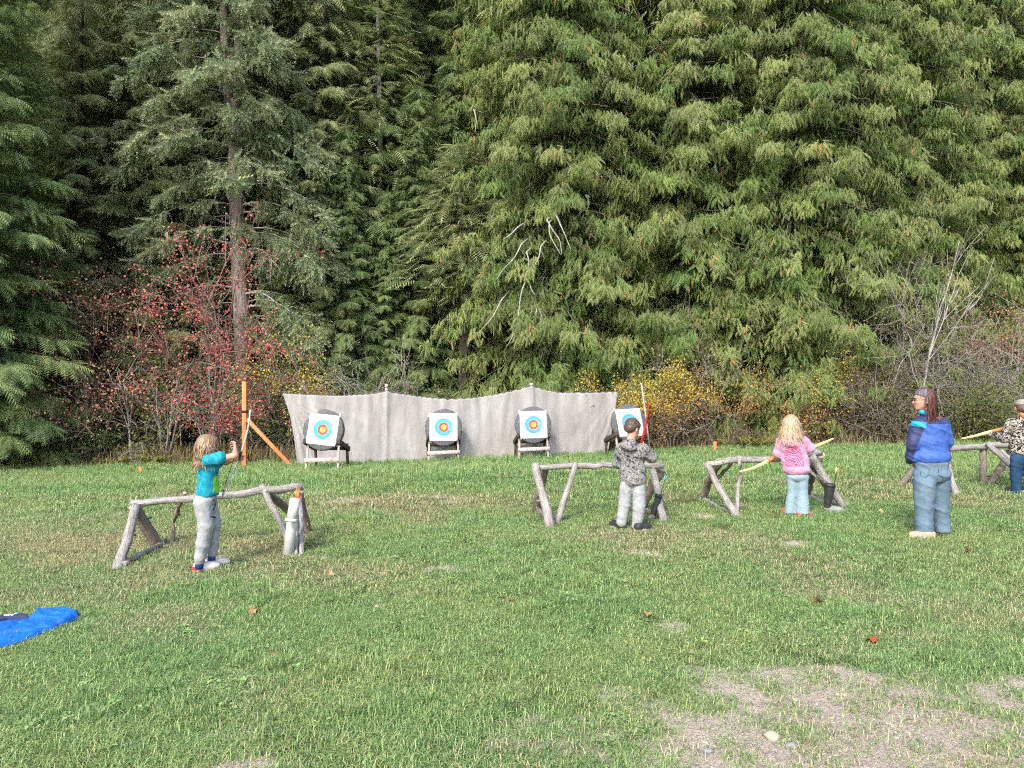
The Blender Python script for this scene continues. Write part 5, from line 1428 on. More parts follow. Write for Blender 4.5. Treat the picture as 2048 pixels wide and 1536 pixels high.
stone(752, 1218, .045, .04, .03, M['stone_pink'], 'pinkish brown stone in the grass below the curtain', 11, .4)
stone(230, 1158, .040, .032, .020, M['stone_cream'], 'pale cream stone near the trestle foot', 12)
stone(1817, 968, .05, .04, .03, M['stone_cream'], 'pale stone in the grass behind the woman', 13)

M['leaf_fall'] = leaf_mat('fallen_leaf', [(0, (0.24, 0.08, 0.04)), (0.4, (0.336, 0.192, 0.088)), (0.7, (0.44, 0.32, 0.144)), (1, (0.496, 0.08, 0.048))], 0.2)
def fallen(px, py, s, tint, label, seed):
    r = np.random.RandomState(seed); b = on_ground(px, py); b[2] += .035
    lob = 5; n = 20; an = np.linspace(0, 2 * math.pi, n, endpoint=False)
    rr = s * (.55 + .45 * np.abs(np.cos(an * lob / 2)) ** 1.5)
    V = np.stack([rr * np.cos(an), rr * np.sin(an), .25 * s * np.cos(an * 2 + r.rand() * 6) + .12 * s * r.normal(0, 1, n)], -1)
    V = V @ rotx(r.uniform(-.5, .9)).T @ rotz(r.rand() * 6).T + b
    a = Acc(); a.add(np.concatenate([V, b[None] + [[0, 0, .1 * s]]]), np.stack([np.arange(n), (np.arange(n) + 1) % n, np.full(n, n)], -1), 0, tint)
    add_tube(a, [b, b + r.normal(0, s * .6, 3) * [1, 1, .1]], .002, 3, False, 0, None, tint)
    tag(a.build('fallen_leaf', M['leaf_fall'], None, tuple(b)), label, 'leaf', 'single fallen leaves')
fallen(507, 1229, .045, .45, 'curled tan leaf below the archer', 1)
fallen(660, 1156, .035, .75, 'pale yellow leaf right of the white tubes', 2)
fallen(545, 1316, .030, .5, 'small tan leaf low in the grass below the archer', 3)
fallen(1636, 1211, .045, .3, 'brown leaf below the girl in pink', 4)
fallen(1743, 1289, .045, 1.0, 'red leaf above the gravel', 5)
fallen(1020, 1211, .035, .6, 'yellow tan leaf in the middle of the meadow', 6)
fallen(1295, 1236, .03, .4, 'small orange leaf beside the bare patch', 7)
fallen(1762, 1029, .04, .65, 'yellow leaf between the crooked trestle and the woman', 8)
fallen(1936, 1106, .05, .35, 'orange brown leaf below the woman', 9)
fallen(1082, 1108, .03, .6, 'small pale leaf by the split trestle leg', 10)
# ------------------------------------------------------------------ people: signed distance bodies turned into one surface
def smin(a, b, k):
    if k <= 0: return np.minimum(a, b)
    h = np.clip(0.5 + 0.5 * (b - a) / k, 0, 1)
    return b * (1 - h) + a * h - k * h * (1 - h)

def sd_cap(P, a, b, ra, rb):
    a = np.asarray(a, float); b = np.asarray(b, float); ab = b - a
    t = np.clip(((P - a) @ ab) / max(ab @ ab, 1e-9), 0, 1)
    return np.linalg.norm(P - a - t[:, None] * ab, axis=1) - (ra + (rb - ra) * t)

def sd_ell(P, c, r, R=None):
    Q = P - np.asarray(c, float)
    if R is not None: Q = Q @ np.asarray(R)
    r = np.asarray(r, float)
    k0 = np.linalg.norm(Q / r, axis=1); k1 = np.linalg.norm(Q / (r * r), axis=1)
    return k0 * (k0 - 1) / np.maximum(k1, 1e-9)

def field_of(prims, post=None):
    """prims: ('c',a,b,ra,rb,k) capsules, ('e',c,r,R,k) ellipsoids, ('-e',...) carved ellipsoids, ('cut',p,n) half-spaces removed on the n side."""
    box = []
    for q in prims:
        if q[0] == 'c': m_ = max(q[3], q[4]) + .05; a, b = np.asarray(q[1], float), np.asarray(q[2], float); box.append((np.minimum(a, b) - m_, np.maximum(a, b) + m_))
        elif q[0] == 'e': box.append((np.asarray(q[1], float) - max(q[2]) - .05, np.asarray(q[1], float) + max(q[2]) + .05))
        else: box.append(None)
    def f(P, fast=False):
        d = np.full(len(P), 9.0)
        for q, bx in zip(prims, box):
            if bx is None: continue
            ix = None; Q = P
            if fast:
                ix = np.where(((P > bx[0]) & (P < bx[1])).all(1))[0]
                if len(ix) == 0: continue
                Q = P[ix]
            v = sd_cap(Q, *q[1:5]) if q[0] == 'c' else sd_ell(Q, *q[1:4])
            if ix is None: d = smin(d, v, q[5] if q[0] == 'c' else q[4])
            else: d[ix] = smin(d[ix], v, q[5] if q[0] == 'c' else q[4])
        for q in prims:
            if q[0] == '-e': d = -smin(-d, sd_ell(P, *q[1:4]), q[4])
            elif q[0] == 'cut': d = np.maximum(d, (P - np.asarray(q[1], float)) @ unit(q[2]))
        if post is not None: d = d + post(P, d)
        return d
    lo = np.full(3, 1e9); hi = -lo
    for q in prims:
        if q[0] == 'c': pts = [np.asarray(q[1], float) - q[3], np.asarray(q[1], float) + q[3], np.asarray(q[2], float) - q[4], np.asarray(q[2], float) + q[4]]
        elif q[0] == 'e': pts = [np.asarray(q[1], float) - max(q[2]), np.asarray(q[1], float) + max(q[2])]
        else: continue
        for p in pts: lo = np.minimum(lo, p); hi = np.maximum(hi, p)
    return f, lo - .03, hi + .03

def nets(prims, h, post=None):
    """Sparse surface nets: vertices and quads of the zero level."""
    f, lo, hi = field_of(prims, post)
    B = 6
    nb = np.ceil((hi - lo) / (h * B)).astype(int) + 1
    n = nb * B
    cen = np.stack(np.meshgrid(*[lo[k] + (np.arange(nb[k]) + .5) * B * h for k in range(3)], indexing='ij'), -1).reshape(-1, 3)
    dc = f(cen)
    D = np.repeat(np.repeat(np.repeat(dc.reshape(nb), B, 0), B, 1), B, 2)
    act = np.where(np.abs(dc) < B * h * 1.5 + .012)[0]
    bi = np.stack(np.unravel_index(act, nb), -1)
    loc = np.stack(np.meshgrid(*[np.arange(B)] * 3, indexing='ij'), -1).reshape(-1, 3)
    for s in range(0, len(bi), 4000):
        idx = (bi[s:s + 4000, None, :] * B + loc[None]).reshape(-1, 3)
        D[idx[:, 0], idx[:, 1], idx[:, 2]] = f(lo + (idx + .5) * h, True)
    D[[0, -1]] = 1; D[:, [0, -1]] = 1; D[:, :, [0, -1]] = 1
    S = D < 0
    corners = [(i, j, k) for i in (0, 1) for j in (0, 1) for k in (0, 1)]
    cnt = sum(S[i:n[0] - 1 + i, j:n[1] - 1 + j, k:n[2] - 1 + k].astype(np.int8) for i, j, k in corners)
    cell = np.stack(np.where((cnt > 0) & (cnt < 8)), -1)
    vid = np.full(n, -1, np.int64); vid[cell[:, 0], cell[:, 1], cell[:, 2]] = np.arange(len(cell))
    cv = np.stack([D[cell[:, 0] + i, cell[:, 1] + j, cell[:, 2] + k] for i, j, k in corners], 1)
    acc = np.zeros((len(cell), 3)); num = np.zeros(len(cell))
    C = np.array(corners, float)
    for a_ in range(8):
        for b_ in range(a_ + 1, 8):
            if np.abs(C[a_] - C[b_]).sum() != 1: continue
            va, vb = cv[:, a_], cv[:, b_]; m = (va < 0) != (vb < 0)
            t = np.where(m, va / np.where(m, va - vb, 1), 0)
            acc += np.where(m[:, None], C[a_] + t[:, None] * (C[b_] - C[a_]), 0); num += m
    V = lo + (cell + acc / num[:, None] + .5) * h
    F = []
    for ax in range(3):
        e = np.zeros(3, int); e[ax] = 1; u, w = [k for k in range(3) if k != ax]
        A = S[:n[0] - e[0], :n[1] - e[1], :n[2] - e[2]]; Bb = S[e[0]:, e[1]:, e[2]:]
        for sgn, mask in ((1, A & ~Bb), (-1, ~A & Bb)):
            g = np.stack(np.where(mask), -1)
            g = g[(g[:, u] > 0) & (g[:, w] > 0)]
            du = np.zeros(3, int); du[u] = 1; dw = np.zeros(3, int); dw[w] = 1
            q = [vid[tuple((g - o).T)] for o in (du * 0, du, du + dw, dw)]
            q = np.stack(q, 1)
            flip = (sgn > 0) ^ (ax == 1)
            F.append(q if flip else q[:, ::-1])
    F = np.concatenate(F); F = F[(F >= 0).all(1)]
    c_ = V - V.mean(0)
    if (c_[F[:, 0]] * np.cross(c_[F[:, 1]], c_[F[:, 2]])).sum() < 0: F = F[:, ::-1]
    return V, F

def relax(V, F, it=2, lam=.5):
    for _ in range(it):
        s = np.zeros_like(V); c = np.zeros(len(V))
        for k in range(4):
            np.add.at(s, F[:, k], V[F[:, (k + 1) % 4]]); np.add.at(s, F[:, k], V[F[:, (k - 1) % 4]]); np.add.at(c, F[:, k], 2)
        V = V * (1 - lam) + lam * s / np.maximum(c, 1)[:, None]
    return V

def sdf_part(name, prims, h, mats, parent, post=None, smooth_it=2, matfn=None):
    V, F = nets(prims, h, post); V = relax(V, F, smooth_it)
    a = Acc(); a.add(V, F, 0, .5)
    if not isinstance(mats, (list, tuple)): mats = [mats]
    if matfn is not None: a.qm[-1] = matfn(V[F].mean(1)).astype(int)
    return a.build(name, list(mats), parent, smooth=True)

def n3(P, s, seed=0):
    """cheap 3-D noise in -1..1"""
    return (vnoise(P[:, 0] * s + P[:, 2] * s * .61, P[:, 1] * s + P[:, 2] * s * .79, seed) + vnoise(P[:, 0] * s - P[:, 2] * s * .7 + 9, P[:, 1] * s + P[:, 2] * s * .66, seed + 5)) - 1

def wrinkles(amp, sx=7, sz=9, seed=0):
    """Soft drape plus a few sharper slanting creases."""
    def g(P, d):
        u = P[:, 0] * .8 + P[:, 1] * .6; v = P[:, 0] * .6 - P[:, 1] * .8
        a = vnoise(u * sx + 2.2 * P[:, 2], P[:, 2] * sz + 3.0 * v, seed); b = vnoise(v * sx * 1.2 - 2.6 * P[:, 2], P[:, 2] * sz * 1.3 - 4 * u, seed + 3)
        c = vnoise(u * sx * 2.3 + 6 * P[:, 2], P[:, 2] * sz * 2.2 + 7 * v, seed + 7)
        ridge = (1 - np.abs(2 * a - 1)) ** 5 + .6 * (1 - np.abs(2 * c - 1)) ** 6
        e = vnoise(u * sx * 4.1 + 9 * P[:, 2], P[:, 2] * sz * 3.7 + 11 * v, seed + 11)
        return amp * (.6 * (b - .5) - .8 * ridge - .45 * (1 - np.abs(2 * e - 1)) ** 4 + .25)
    return g

def on_part(px, py, prims, lift=.002):
    """Point of a garment seen at a photo pixel."""
    f, lo, hi = field_of(prims); o = np.array([0, 0, CAM_Z]); dr = unit(at(px, py, 1.0) - o); t = np.linalg.norm((lo + hi) / 2 - o) - 1.0
    for _ in range(90):
        v = float(f((o + dr * t)[None])[0])
        if v < .0015: break
        t += max(v * .7, .0015)
    return o + dr * (t - lift)

def finger_chain(p, d, n, L, r, curl):
    """three bent phalanges; d: pointing direction, n: palm side normal (finger curls towards it)."""
    out = []; q = np.asarray(p, float); d = unit(d); n = unit(n)
    for k, f in enumerate((.46, .31, .23)):
        a = curl * (0.75 if k == 0 else 1.0); d2 = unit(d * math.cos(a) + n * math.sin(a)); n = unit(n * math.cos(a) - d * math.sin(a)); d = d2
        e = q + d * L * f; out.append(('c', q, e, r * (1 - .10 * k), r * (.90 - .10 * k), .002)); q = e
    return out

def hand(w, d, n, side, s=1.0, curl=.6, thumb=.5):
    """w: wrist, d: towards the knuckles, n: out of the palm, side: towards the thumb."""
    w = np.asarray(w, float); d = unit(d); n = unit(n); side = unit(side); L = .085 * s; out = []
    for k, (off, fl) in enumerate(((.030, .070), (.010, .078), (-.010, .073), (-.028, .058))):
        kn = w + d * L * (1 - .06 * abs(k - 1)) + side * off * s
        out.append(('c', w + side * off * .6 * s + d * .012, kn, .013 * s, .0105 * s, .012 * s))
        out += finger_chain(kn, d + side * (.06 * (1.5 - k)), n, fl * s, .0085 * s, curl * (1 + .08 * k))
    tb = w + side * .024 * s + d * .022 * s
    out.append(('c', w + d * .01, tb, .014 * s, .013 * s, .01 * s))
    out += finger_chain(tb, d * .75 + side * .8 + n * .2, n - side * .3, .062 * s, .0095 * s, thumb)
    return out

def basis(fwd):
    """head/body frame from a horizontal facing direction: columns right, forward, up"""
    f = unit(np.asarray(fwd, float)); r = unit(np.cross(f, [0, 0, 1.0])); u = np.cross(r, f)
    return np.stack([r, f, u], 1)

def head_prims(c, B, s=1.0, child=True):
    """c: centre of the skull, B: right/forward/up frame, s: head height / 0.22 m"""
    W = lambda x, y, z: np.asarray(c, float) + B @ (np.array([x, y, z]) * s)
    R = B
    pr = [('e', W(0, -.012, .020), np.array([.074, .092, .086]) * s, R, 0), ('e', W(0, .030, -.045), np.array([.056, .058, .066]) * s, R, .03 * s),
          ('e', W(0, .058, -.088), np.array([.027, .024, .020]) * s, R, .02 * s),                       # chin
          ('c', W(0, .083, .005), W(0, .100, -.032), .007 * s, .0115 * s, .008 * s),                    # nose
          ('c', W(-.030, .074, .020), W(.030, .074, .020), .010 * s, .010 * s, .014 * s),               # brow
          ('c', W(-.034, .068, -.030), W(-.040, .050, -.030), .016 * s, .014 * s, .02 * s), ('c', W(.034, .068, -.030), W(.040, .050, -.030), .016 * s, .014 * s, .02 * s),
          ('c', W(-.015, .081, -.058), W(.015, .081, -.058), .0065 * s, .0065 * s, .005 * s), ('c', W(-.013, .080, -.068), W(.013, .080, -.068), .0065 * s, .0065 * s, .005 * s)]
    for sx in (-1, 1):
        pr.append(('e', W(sx * .077, -.008, -.018), np.array([.009, .019, .031]) * s, R @ rotx(.2), .006 * s))
        pr.append(('c', W(sx * .070, -.008, -.028), W(sx * .078, -.014, -.018), .012 * s, .008 * s, .006 * s))
    for sx in (-1, 1):
        pr.append(('-e', W(sx * .030, .088, .003), np.array([.013, .012, .008]) * s, R, .006 * s))
        pr.append(('-e', W(sx * .088, -.004, -.016), np.array([.008, .008, .016]) * s, R, .004 * s))
    return pr

def eyes(c, B, s, parent):
    W = lambda x, y, z: np.asarray(c, float) + B @ (np.array([x, y, z]) * s)
    for sx in (-1, 1):
        a = Acc(); V, T = pebble(1, 1.0); V = unit(V)
        add_tube(a, [W(sx * .030, .066, .003), W(sx * .030, .0775, .003)], [.010 * s, .007 * s], 10, True, 0)
        add_tube(a, [W(sx * .030, .0770, .003), W(sx * .030, .0785, .003)], [.0045 * s, .004 * s], 10, True, 1)
        a.build('eye', [M['eye_white'], M['eye_dark']], parent)

def hair_strands(acc, c, B, s, n, length, seed, radii=(.080, .098, .094), back=True, wave=.02, width=.006, region=None, push=(), hang=.35, steps=14, tint=(0, 1), oc=(0, -.012, .020), spread=0.0):
    """Ribbons that follow the skull and then hang."""
    r = np.random.RandomState(seed); cc = np.asarray(c, float) + B @ (np.array(oc) * s); rad = np.array(radii) * s
    u = r.normal(0, 1, (n * 3, 3)); u = unit(u); u = u[region(u)] if region else u; u = u[:n]; n = len(u)
    p = cc + (u * rad) @ B.T
    o = unit((u / rad) @ B.T); dn = np.array([0, 0, -1.0])
    crown = np.asarray(c, float) + B @ (np.array([0, -.03, .11]) * s)
    d = unit(p - crown + .02 * r.normal(0, 1, (n, 3))); d = unit(d - o * (d * o).sum(1, keepdims=True))
    st = (length * r.uniform(.75, 1.1, n) / steps)[:, None]; ph = r.rand(n)[:, None] * 6.28
    pts = [p]; outs = [o]
    for k in range(steps):
        d = unit(d * (1 - hang) + dn * hang + wave * np.concatenate([np.sin(ph + k * .9), np.cos(ph * 1.7 + k * .8), 0 * ph], 1))
        p = p + d * st + spread * st * o * np.array([1, 1, 0])
        q = (p - cc) @ B / (rad * 1.02); l = np.linalg.norm(q, axis=1, keepdims=True); ins = l < 1
        p = np.where(ins, cc + (q / np.maximum(l, 1e-6) * rad * 1.02) @ B.T, p)
        for pc, prr in push:
            q = (p - pc) / prr; l = np.linalg.norm(q, axis=1, keepdims=True); ins = l < 1
            p = np.where(ins, pc + q / np.maximum(l, 1e-6) * prr, p)
        pts.append(p); outs.append(unit(p - cc))
    Pn = np.stack(pts, 1); On = np.stack(outs, 1)
    T = np.gradient(Pn, axis=1); Wd = unit(np.cross(T, On)); m = steps + 1
    w = (width * s * np.linspace(1, .35, m))[None, :, None] * r.uniform(.7, 1.3, (n, 1, 1))
    V = np.stack([Pn - Wd * w, Pn + On * w * .5, Pn + Wd * w], 2).reshape(-1, 3)
    base_ = (np.arange(n) * m * 3)[:, None] + (np.arange(steps) * 3)[None, :]; base_ = base_.ravel()
    F = np.concatenate([np.stack([base_ + a, base_ + a + 1, base_ + a + 4, base_ + a + 3], -1) for a in (0, 1)])
    acc.add(V, F, 0, np.repeat(tint[0] + (tint[1] - tint[0]) * r.rand(n), m * 3))

# materials of the people
def skin_mat():
    m, nt, out = nodes_of('skin')
    n = noise(nt, coords(nt), 18, 4, .6)
    p = surface(nt, out, ramp(nt, n, [(.3, (.40, .20, .145)), (.6, (.48, .265, .20)), (.8, (.53, .32, .25))]), .5, n, .05, .002, .3)
    p.inputs['Subsurface Weight'].default_value = .0
    return m
M['skin'] = skin_mat()
M['lips'] = noise_mat('lips', [(.3, (.45, .17, .15)), (.7, (.52, .22, .19))], 30, .45, 0)
M['eye_white'] = noise_mat('eye_white', [(.3, (.7, .68, .66)), (.7, (.78, .76, .74))], 30, .2, 0)
M['eye_dark'] = noise_mat('eye_dark', [(.3, (.02, .015, .01)), (.7, (.06, .04, .025))], 30, .2, 0)
def hair_mat(name, stops):
    m, nt, out = nodes_of(name); t = attr(nt, 'tint'); n = noise(nt, coords(nt), 90, 3, .6, (1, 1, .15))
    c = ramp(nt, math_n(nt, 'ADD', math_n(nt, 'MULTIPLY', t, .6), math_n(nt, 'MULTIPLY', n, .45)), stops)
    surface(nt, out, c, .45, n, .3, .004, .4); return m
M['hair_sandy'] = hair_mat('hair_sandy', [(.15, (0.0975, 0.06375, 0.0375)), (.5, (0.2025, 0.135, 0.07875)), (.8, (0.345, 0.2475, 0.15))])
M['hair_blonde'] = hair_mat('hair_blonde', [(.15, (0.1728, 0.1152, 0.0684)), (.5, (0.3384, 0.2376, 0.144)), (.8, (0.4752, 0.36, 0.2448))])
M['hair_brown'] = hair_mat('hair_brown', [(.15, (.035, .023, .016)), (.5, (.075, .05, .036)), (.8, (.14, .10, .075))])
M['hair_auburn'] = hair_mat('hair_auburn', [(.15, (0.02728, 0.008928, 0.006944)), (.5, (0.06448, 0.02232, 0.01637)), (.8, (0.124, 0.0496, 0.0372))])
M['joggers'] = noise_mat('grey_jersey', [(.3, (0.2329, 0.246, 0.2589)), (.55, (0.2912, 0.3041, 0.3235)), (.75, (0.3429, 0.3559, 0.3688))], 26, .9, .3, .004, None, 5, .15)
M['black_trim'] = noise_mat('black_trim', [(.3, (.015, .015, .018)), (.7, (.04, .04, .045))], 40, .6, 0)
M['sock_blue'] = noise_mat('blue_sock', [(.3, (.012, .03, .16)), (.7, (.03, .06, .25))], 60, .9, .2, .002)
M['shoe_white'] = noise_mat('white_shoe', [(.3, (0.4875, 0.4406, 0.4219)), (.7, (0.6375, 0.6, 0.5813))], 40, .7, .2, .003)
M['shoe_red'] = noise_mat('red_heel', [(.3, (.48, .02, .02)), (.7, (.62, .045, .04))], 30, .45, 0)
M['shoe_black'] = noise_mat('black_shoe', [(.3, (.012, .013, .016)), (.7, (.04, .042, .05))], 40, .55, .2, .002)
M['sole_white'] = noise_mat('white_sole', [(.3, (0.385, 0.378, 0.364)), (.7, (0.49, 0.483, 0.469))], 30, .7, 0)
M['sole_grey'] = noise_mat('brown_sole', [(.3, (.16, .10, .06)), (.7, (.28, .18, .12))], 30, .7, 0)
M['shoe_tan'] = noise_mat('tan_shoe', [(.3, (0.375, 0.2475, 0.165)), (.7, (0.495, 0.36, 0.2625))], 30, .75, .2, .003)
M['shoe_brown'] = noise_mat('brown_boot', [(.3, (.25, .09, .045)), (.7, (.38, .16, .085))], 30, .7, .2, .003)

def tee_mat():
    m, nt, out = nodes_of('tie_dye_tee'); o = coords(nt)
    n = noise(nt, o, 9, 5, .6, (1, 1, .6), 1.6); w = noise(nt, o, 30, 3, .6, (1, 1, .25), 1.0)
    c = ramp(nt, n, [(.3, (0.003, 0.094, 0.187)), (.48, (0.005, 0.187, 0.281)), (.62, (0.012, 0.281, 0.359)), (.78, (0.078, 0.406, 0.437))])
    c = mix(nt, math_n(nt, 'MULTIPLY', ramp(nt, w, [(.6, (0, 0, 0)), (.72, (1, 1, 1))]), .5), c, (0.140, 0.429, 0.468))
    surface(nt, out, c, .75, w, .2, .004, .2); return m
M['tee'] = tee_mat()
M['tee_green'] = noise_mat('neon_print', [(.3, (0.048, 0.336, 0.08)), (.5, (0.24, 0.544, 0.024)), (.7, (0.36, 0.624, 0.032))], 16, .7, 0, 0, (0.8, 0.8, 0.24))

def camo_mat(name, cols, scale, dist=1.5, stretch=None):
    m, nt, out = nodes_of(name); o = coords(nt)
    n = noise(nt, o, scale, 3, .62, stretch, dist); n2 = noise(nt, o, scale * 1.37, 3, .62, stretch, dist + .6)
    f = math_n(nt, 'ADD', math_n(nt, 'MULTIPLY', n, .5), math_n(nt, 'MULTIPLY', n2, .5))
    c = ramp(nt, f, cols, 'CONSTANT'); fine = noise(nt, o, 120, 2, .5)
    surface(nt, out, c, .85, fine, .2, .003, .15); return m
M['camo_grey'] = camo_mat('grey_camouflage', [(0, (0.01872, 0.01872, 0.01747)), (.43, (0.05304, 0.04992, 0.0468)), (.465, (0.2621, 0.2558, 0.2621)), (.50, (0.0936, 0.09048, 0.08424)), (.53, (0.3494, 0.3432, 0.3494)), (.565, (0.0312, 0.02995, 0.02808)), (.60, (0.1872, 0.181, 0.1747))], 12, 2.2)
M['camo_bw'] = camo_mat('black_white_camouflage', [(0, (.012, .011, .012)), (.30, (.42, .39, .34)), (.37, (.014, .013, .014)), (.50, (.44, .41, .36)), (.55, (.07, .052, .04)), (.585, (.014, .013, .014)), (.66, (.42, .39, .34))], 8.5, 1.6, (1, 1, 1.4))

def pink_mat():
    m, nt, out = nodes_of('pink_hoodie'); o = coords(nt)
    n = noise(nt, o, 12, 5, .6); fine = noise(nt, o, 150, 2, .5)
    surface(nt, out, ramp(nt, n, [(.3, (.44, .20, .33)), (.55, (.52, .26, .40)), (.8, (.60, .34, .47))]), .9, math_n(nt, 'ADD', n, fine), .25, .004, .15, 0, .2); return m
M['pink'] = pink_mat()
def pink_print():
    """Feathery red block print on the back of the hoodie: curved ribs fanning from its middle."""
    m, nt, out = nodes_of('red_back_print'); o = coords(nt, 'UV')
    wv = nt.nodes.new('ShaderNodeTexWave'); wv.wave_type = 'RINGS'; wv.rings_direction = 'SPHERICAL'; wv.inputs['Scale'].default_value = 3.0; wv.inputs['Distortion'].default_value = 9.0; wv.inputs['Detail'].default_value = 3; wv.inputs['Detail Scale'].default_value = 1.6
    mp = nt.nodes.new('ShaderNodeMapping'); mp.inputs['Location'].default_value = (.1, .15, 0); nt.links.new(o, mp.inputs[0]); nt.links.new(mp.outputs[0], wv.inputs[0])
    n = noise(nt, coords(nt), 60, 3, .6)
    f = math_n(nt, 'ADD', math_n(nt, 'MULTIPLY', wv.outputs[1], .75), math_n(nt, 'MULTIPLY', n, .35))
    c = ramp(nt, f, [(.25, (.46, .06, .13)), (.5, (.50, .11, .20)), (.66, (.50, .22, .36))])
    surface(nt, out, c, .9, None, 0, 0, .15); return m
M['pink_print'] = pink_print()
def denim(name, a, b, c):
    m, nt, out = nodes_of(name); o = coords(nt)
    n = noise(nt, o, 7, 5, .6, (1, 1, .5)); f = noise(nt, o, 260, 2, .5, (1, 1, .3))
    col = mix(nt, math_n(nt, 'MULTIPLY', f, .35), ramp(nt, n, [(.3, a), (.55, b), (.78, c)]), c)
    surface(nt, out, col, .9, math_n(nt, 'ADD', n, math_n(nt, 'MULTIPLY', f, .4)), .3, .005, .15); return m
M['denim_mid'] = denim('faded_denim', (0.0612, 0.102, 0.153), (0.102, 0.1582, 0.2192), (0.1632, 0.2244, 0.2856))
M['denim_pale'] = denim('pale_denim', (0.1616, 0.2448, 0.2938), (0.2056, 0.2938, 0.3378), (0.2546, 0.3329, 0.3721))
M['denim_dark'] = denim('dark_denim', (0.00672, 0.0224, 0.056), (0.014, 0.0448, 0.0952), (0.0336, 0.084, 0.1512))
M['shell_blue'] = noise_mat('blue_nylon_shell', [(.3, (.034, .076, .29)), (.6, (.048, .110, .385)), (.8, (.078, .148, .45))], 9, .62, .35, .012, None, 6, .22)
M['shell_navy'] = noise_mat('navy_nylon', [(.3, (.020, .026, .080)), (.6, (.036, .046, .125)), (.8, (.055, .068, .16))], 9, .62, .35, .012, None, 6, .22)
M['shell_teal'] = noise_mat('teal_nylon', [(.3, (.006, .22, .33)), (.7, (.012, .34, .46))], 6, .45, .2, .01, None, 5, .35)
M['bandana'] = camo_mat('patterned_bandana', [(0, (0.01, 0.01, 0.015)), (.44, (0.175, 0.18, 0.21)), (.5, (0.05, 0.055, 0.08)), (.56, (0.25, 0.25, 0.28))], 60, .6)
M['lens'] = noise_mat('dark_lens', [(.3, (.01, .01, .012)), (.7, (.02, .018, .02))], 10, .08, 0, 0, None, 2, .6)
M['orange_cloth'] = noise_mat('orange_lining', [(.3, (.70, .12, .03)), (.7, (.82, .2, .06))], 20, .8, 0)
M['cap_grey'] = camo_mat('mottled_cap', [(0, (0.098, 0.098, 0.084)), (.45, (0.21, 0.21, 0.189)), (.52, (0.294, 0.287, 0.266)), (.58, (0.14, 0.133, 0.112))], 22, 1.2)
M['bow_white'] = noise_mat('bow_pale_grey', [(.3, (0.336, 0.376, 0.376)), (.7, (0.464, 0.504, 0.504))], 20, .35, 0, 0, None, 3, .5)
M['bow_yellow'] = noise_mat('bow_pale_yellow', [(.3, (0.496, 0.456, 0.16)), (.7, (0.592, 0.56, 0.256))], 14, .4, 0, 0, None, 3, .4)
M['bow_red'] = noise_mat('bow_red', [(.3, (.62, .012, .012)), (.7, (.75, .03, .025))], 14, .4, 0, 0, None, 3, .4)
M['bow_wood'] = noise_mat('bow_riser', [(.3, (.30, .13, .03)), (.7, (.46, .22, .06))], 18, .5, 0, 0, (1, 1, .2), 3, .4)
M['string'] = noise_mat('bow_string', [(.3, (.04, .03, .02)), (.7, (.1, .07, .04))], 18, .7, 0)

def shoe(name, parent, heel, toe, w, h_, mats, heel_mat=None, ankle=None, laces=None):
    """Shoe with upper, sole, optional heel block and laces; heel/toe on the ground."""
    heel = np.asarray(heel, float) - np.array([0, 0, .010]); toe = np.asarray(toe, float) - np.array([0, 0, .010]); d = toe - heel; L = np.linalg.norm(d); d = d / L; sd = np.array([-d[1], d[0], 0]); up = np.array([0, 0, 1.0])
    pr = [('c', heel + d * .20 * L + up * h_ * .55, heel + d * .26 * L + up * h_ * .98, w * .50, w * .44, .02), ('c', heel + d * .18 * L + up * w * .5, heel + d * .55 * L + up * w * .52, w * .48, w * .50, .03),
          ('c', heel + d * .30 * L + up * h_ * .72, heel + d * .62 * L + up * w * .62, w * .36, w * .36, .03), ('e', heel + d * .76 * L + up * w * .42, (L * .25, w * .52, w * .42), np.stack([d, sd, up], 1), .03),
          ('cut', heel + up * .010, -up)]
    if ankle is not None: pr.append(('cut', heel + up * h_, up))
    o = sdf_part(name, pr, .005, [mats[0]], parent, None, 2)
    a = Acc(); n = 28; an = np.linspace(0, 2 * math.pi, n, endpoint=False)
    ww = w * (.50 + .06 * np.cos(an)) ; ring = heel + d * (L * .5 + np.cos(an) * L * .515)[:, None] + sd * (np.sin(an) * ww)[:, None]
    V = np.concatenate([ring + up * .001, ring * 1 + up * .028, (ring - heel - d * L * .5) * .93 + heel + d * L * .5 + up * .034]); j = np.arange(n); jn = (j + 1) % n
    a.add(V, np.concatenate([np.stack([q * n + j, q * n + jn, (q + 1) * n + jn, (q + 1) * n + j], -1) for q in (0, 1)]))
    a.build('sole', mats[1], o, smooth=True)
    if heel_mat is not None:
        sdf_part('heel_counter', [('e', heel + d * .13 * L + up * .036, (L * .19, w * .53, .052), np.stack([d, sd, up], 1), 0), ('cut', heel + up * .002, -up)], .006, heel_mat, o)
    if laces is not None:
        a = Acc()
        for k in range(4):
            p = heel + d * (.34 + .075 * k) * L + up * (h_ * (.95 - .10 * k))
            add_tube(a, [p - sd * w * .34 - up * .012, p + up * .006, p + sd * w * .34 - up * .012], .004, 5, True)
        a.build('laces', laces, o)

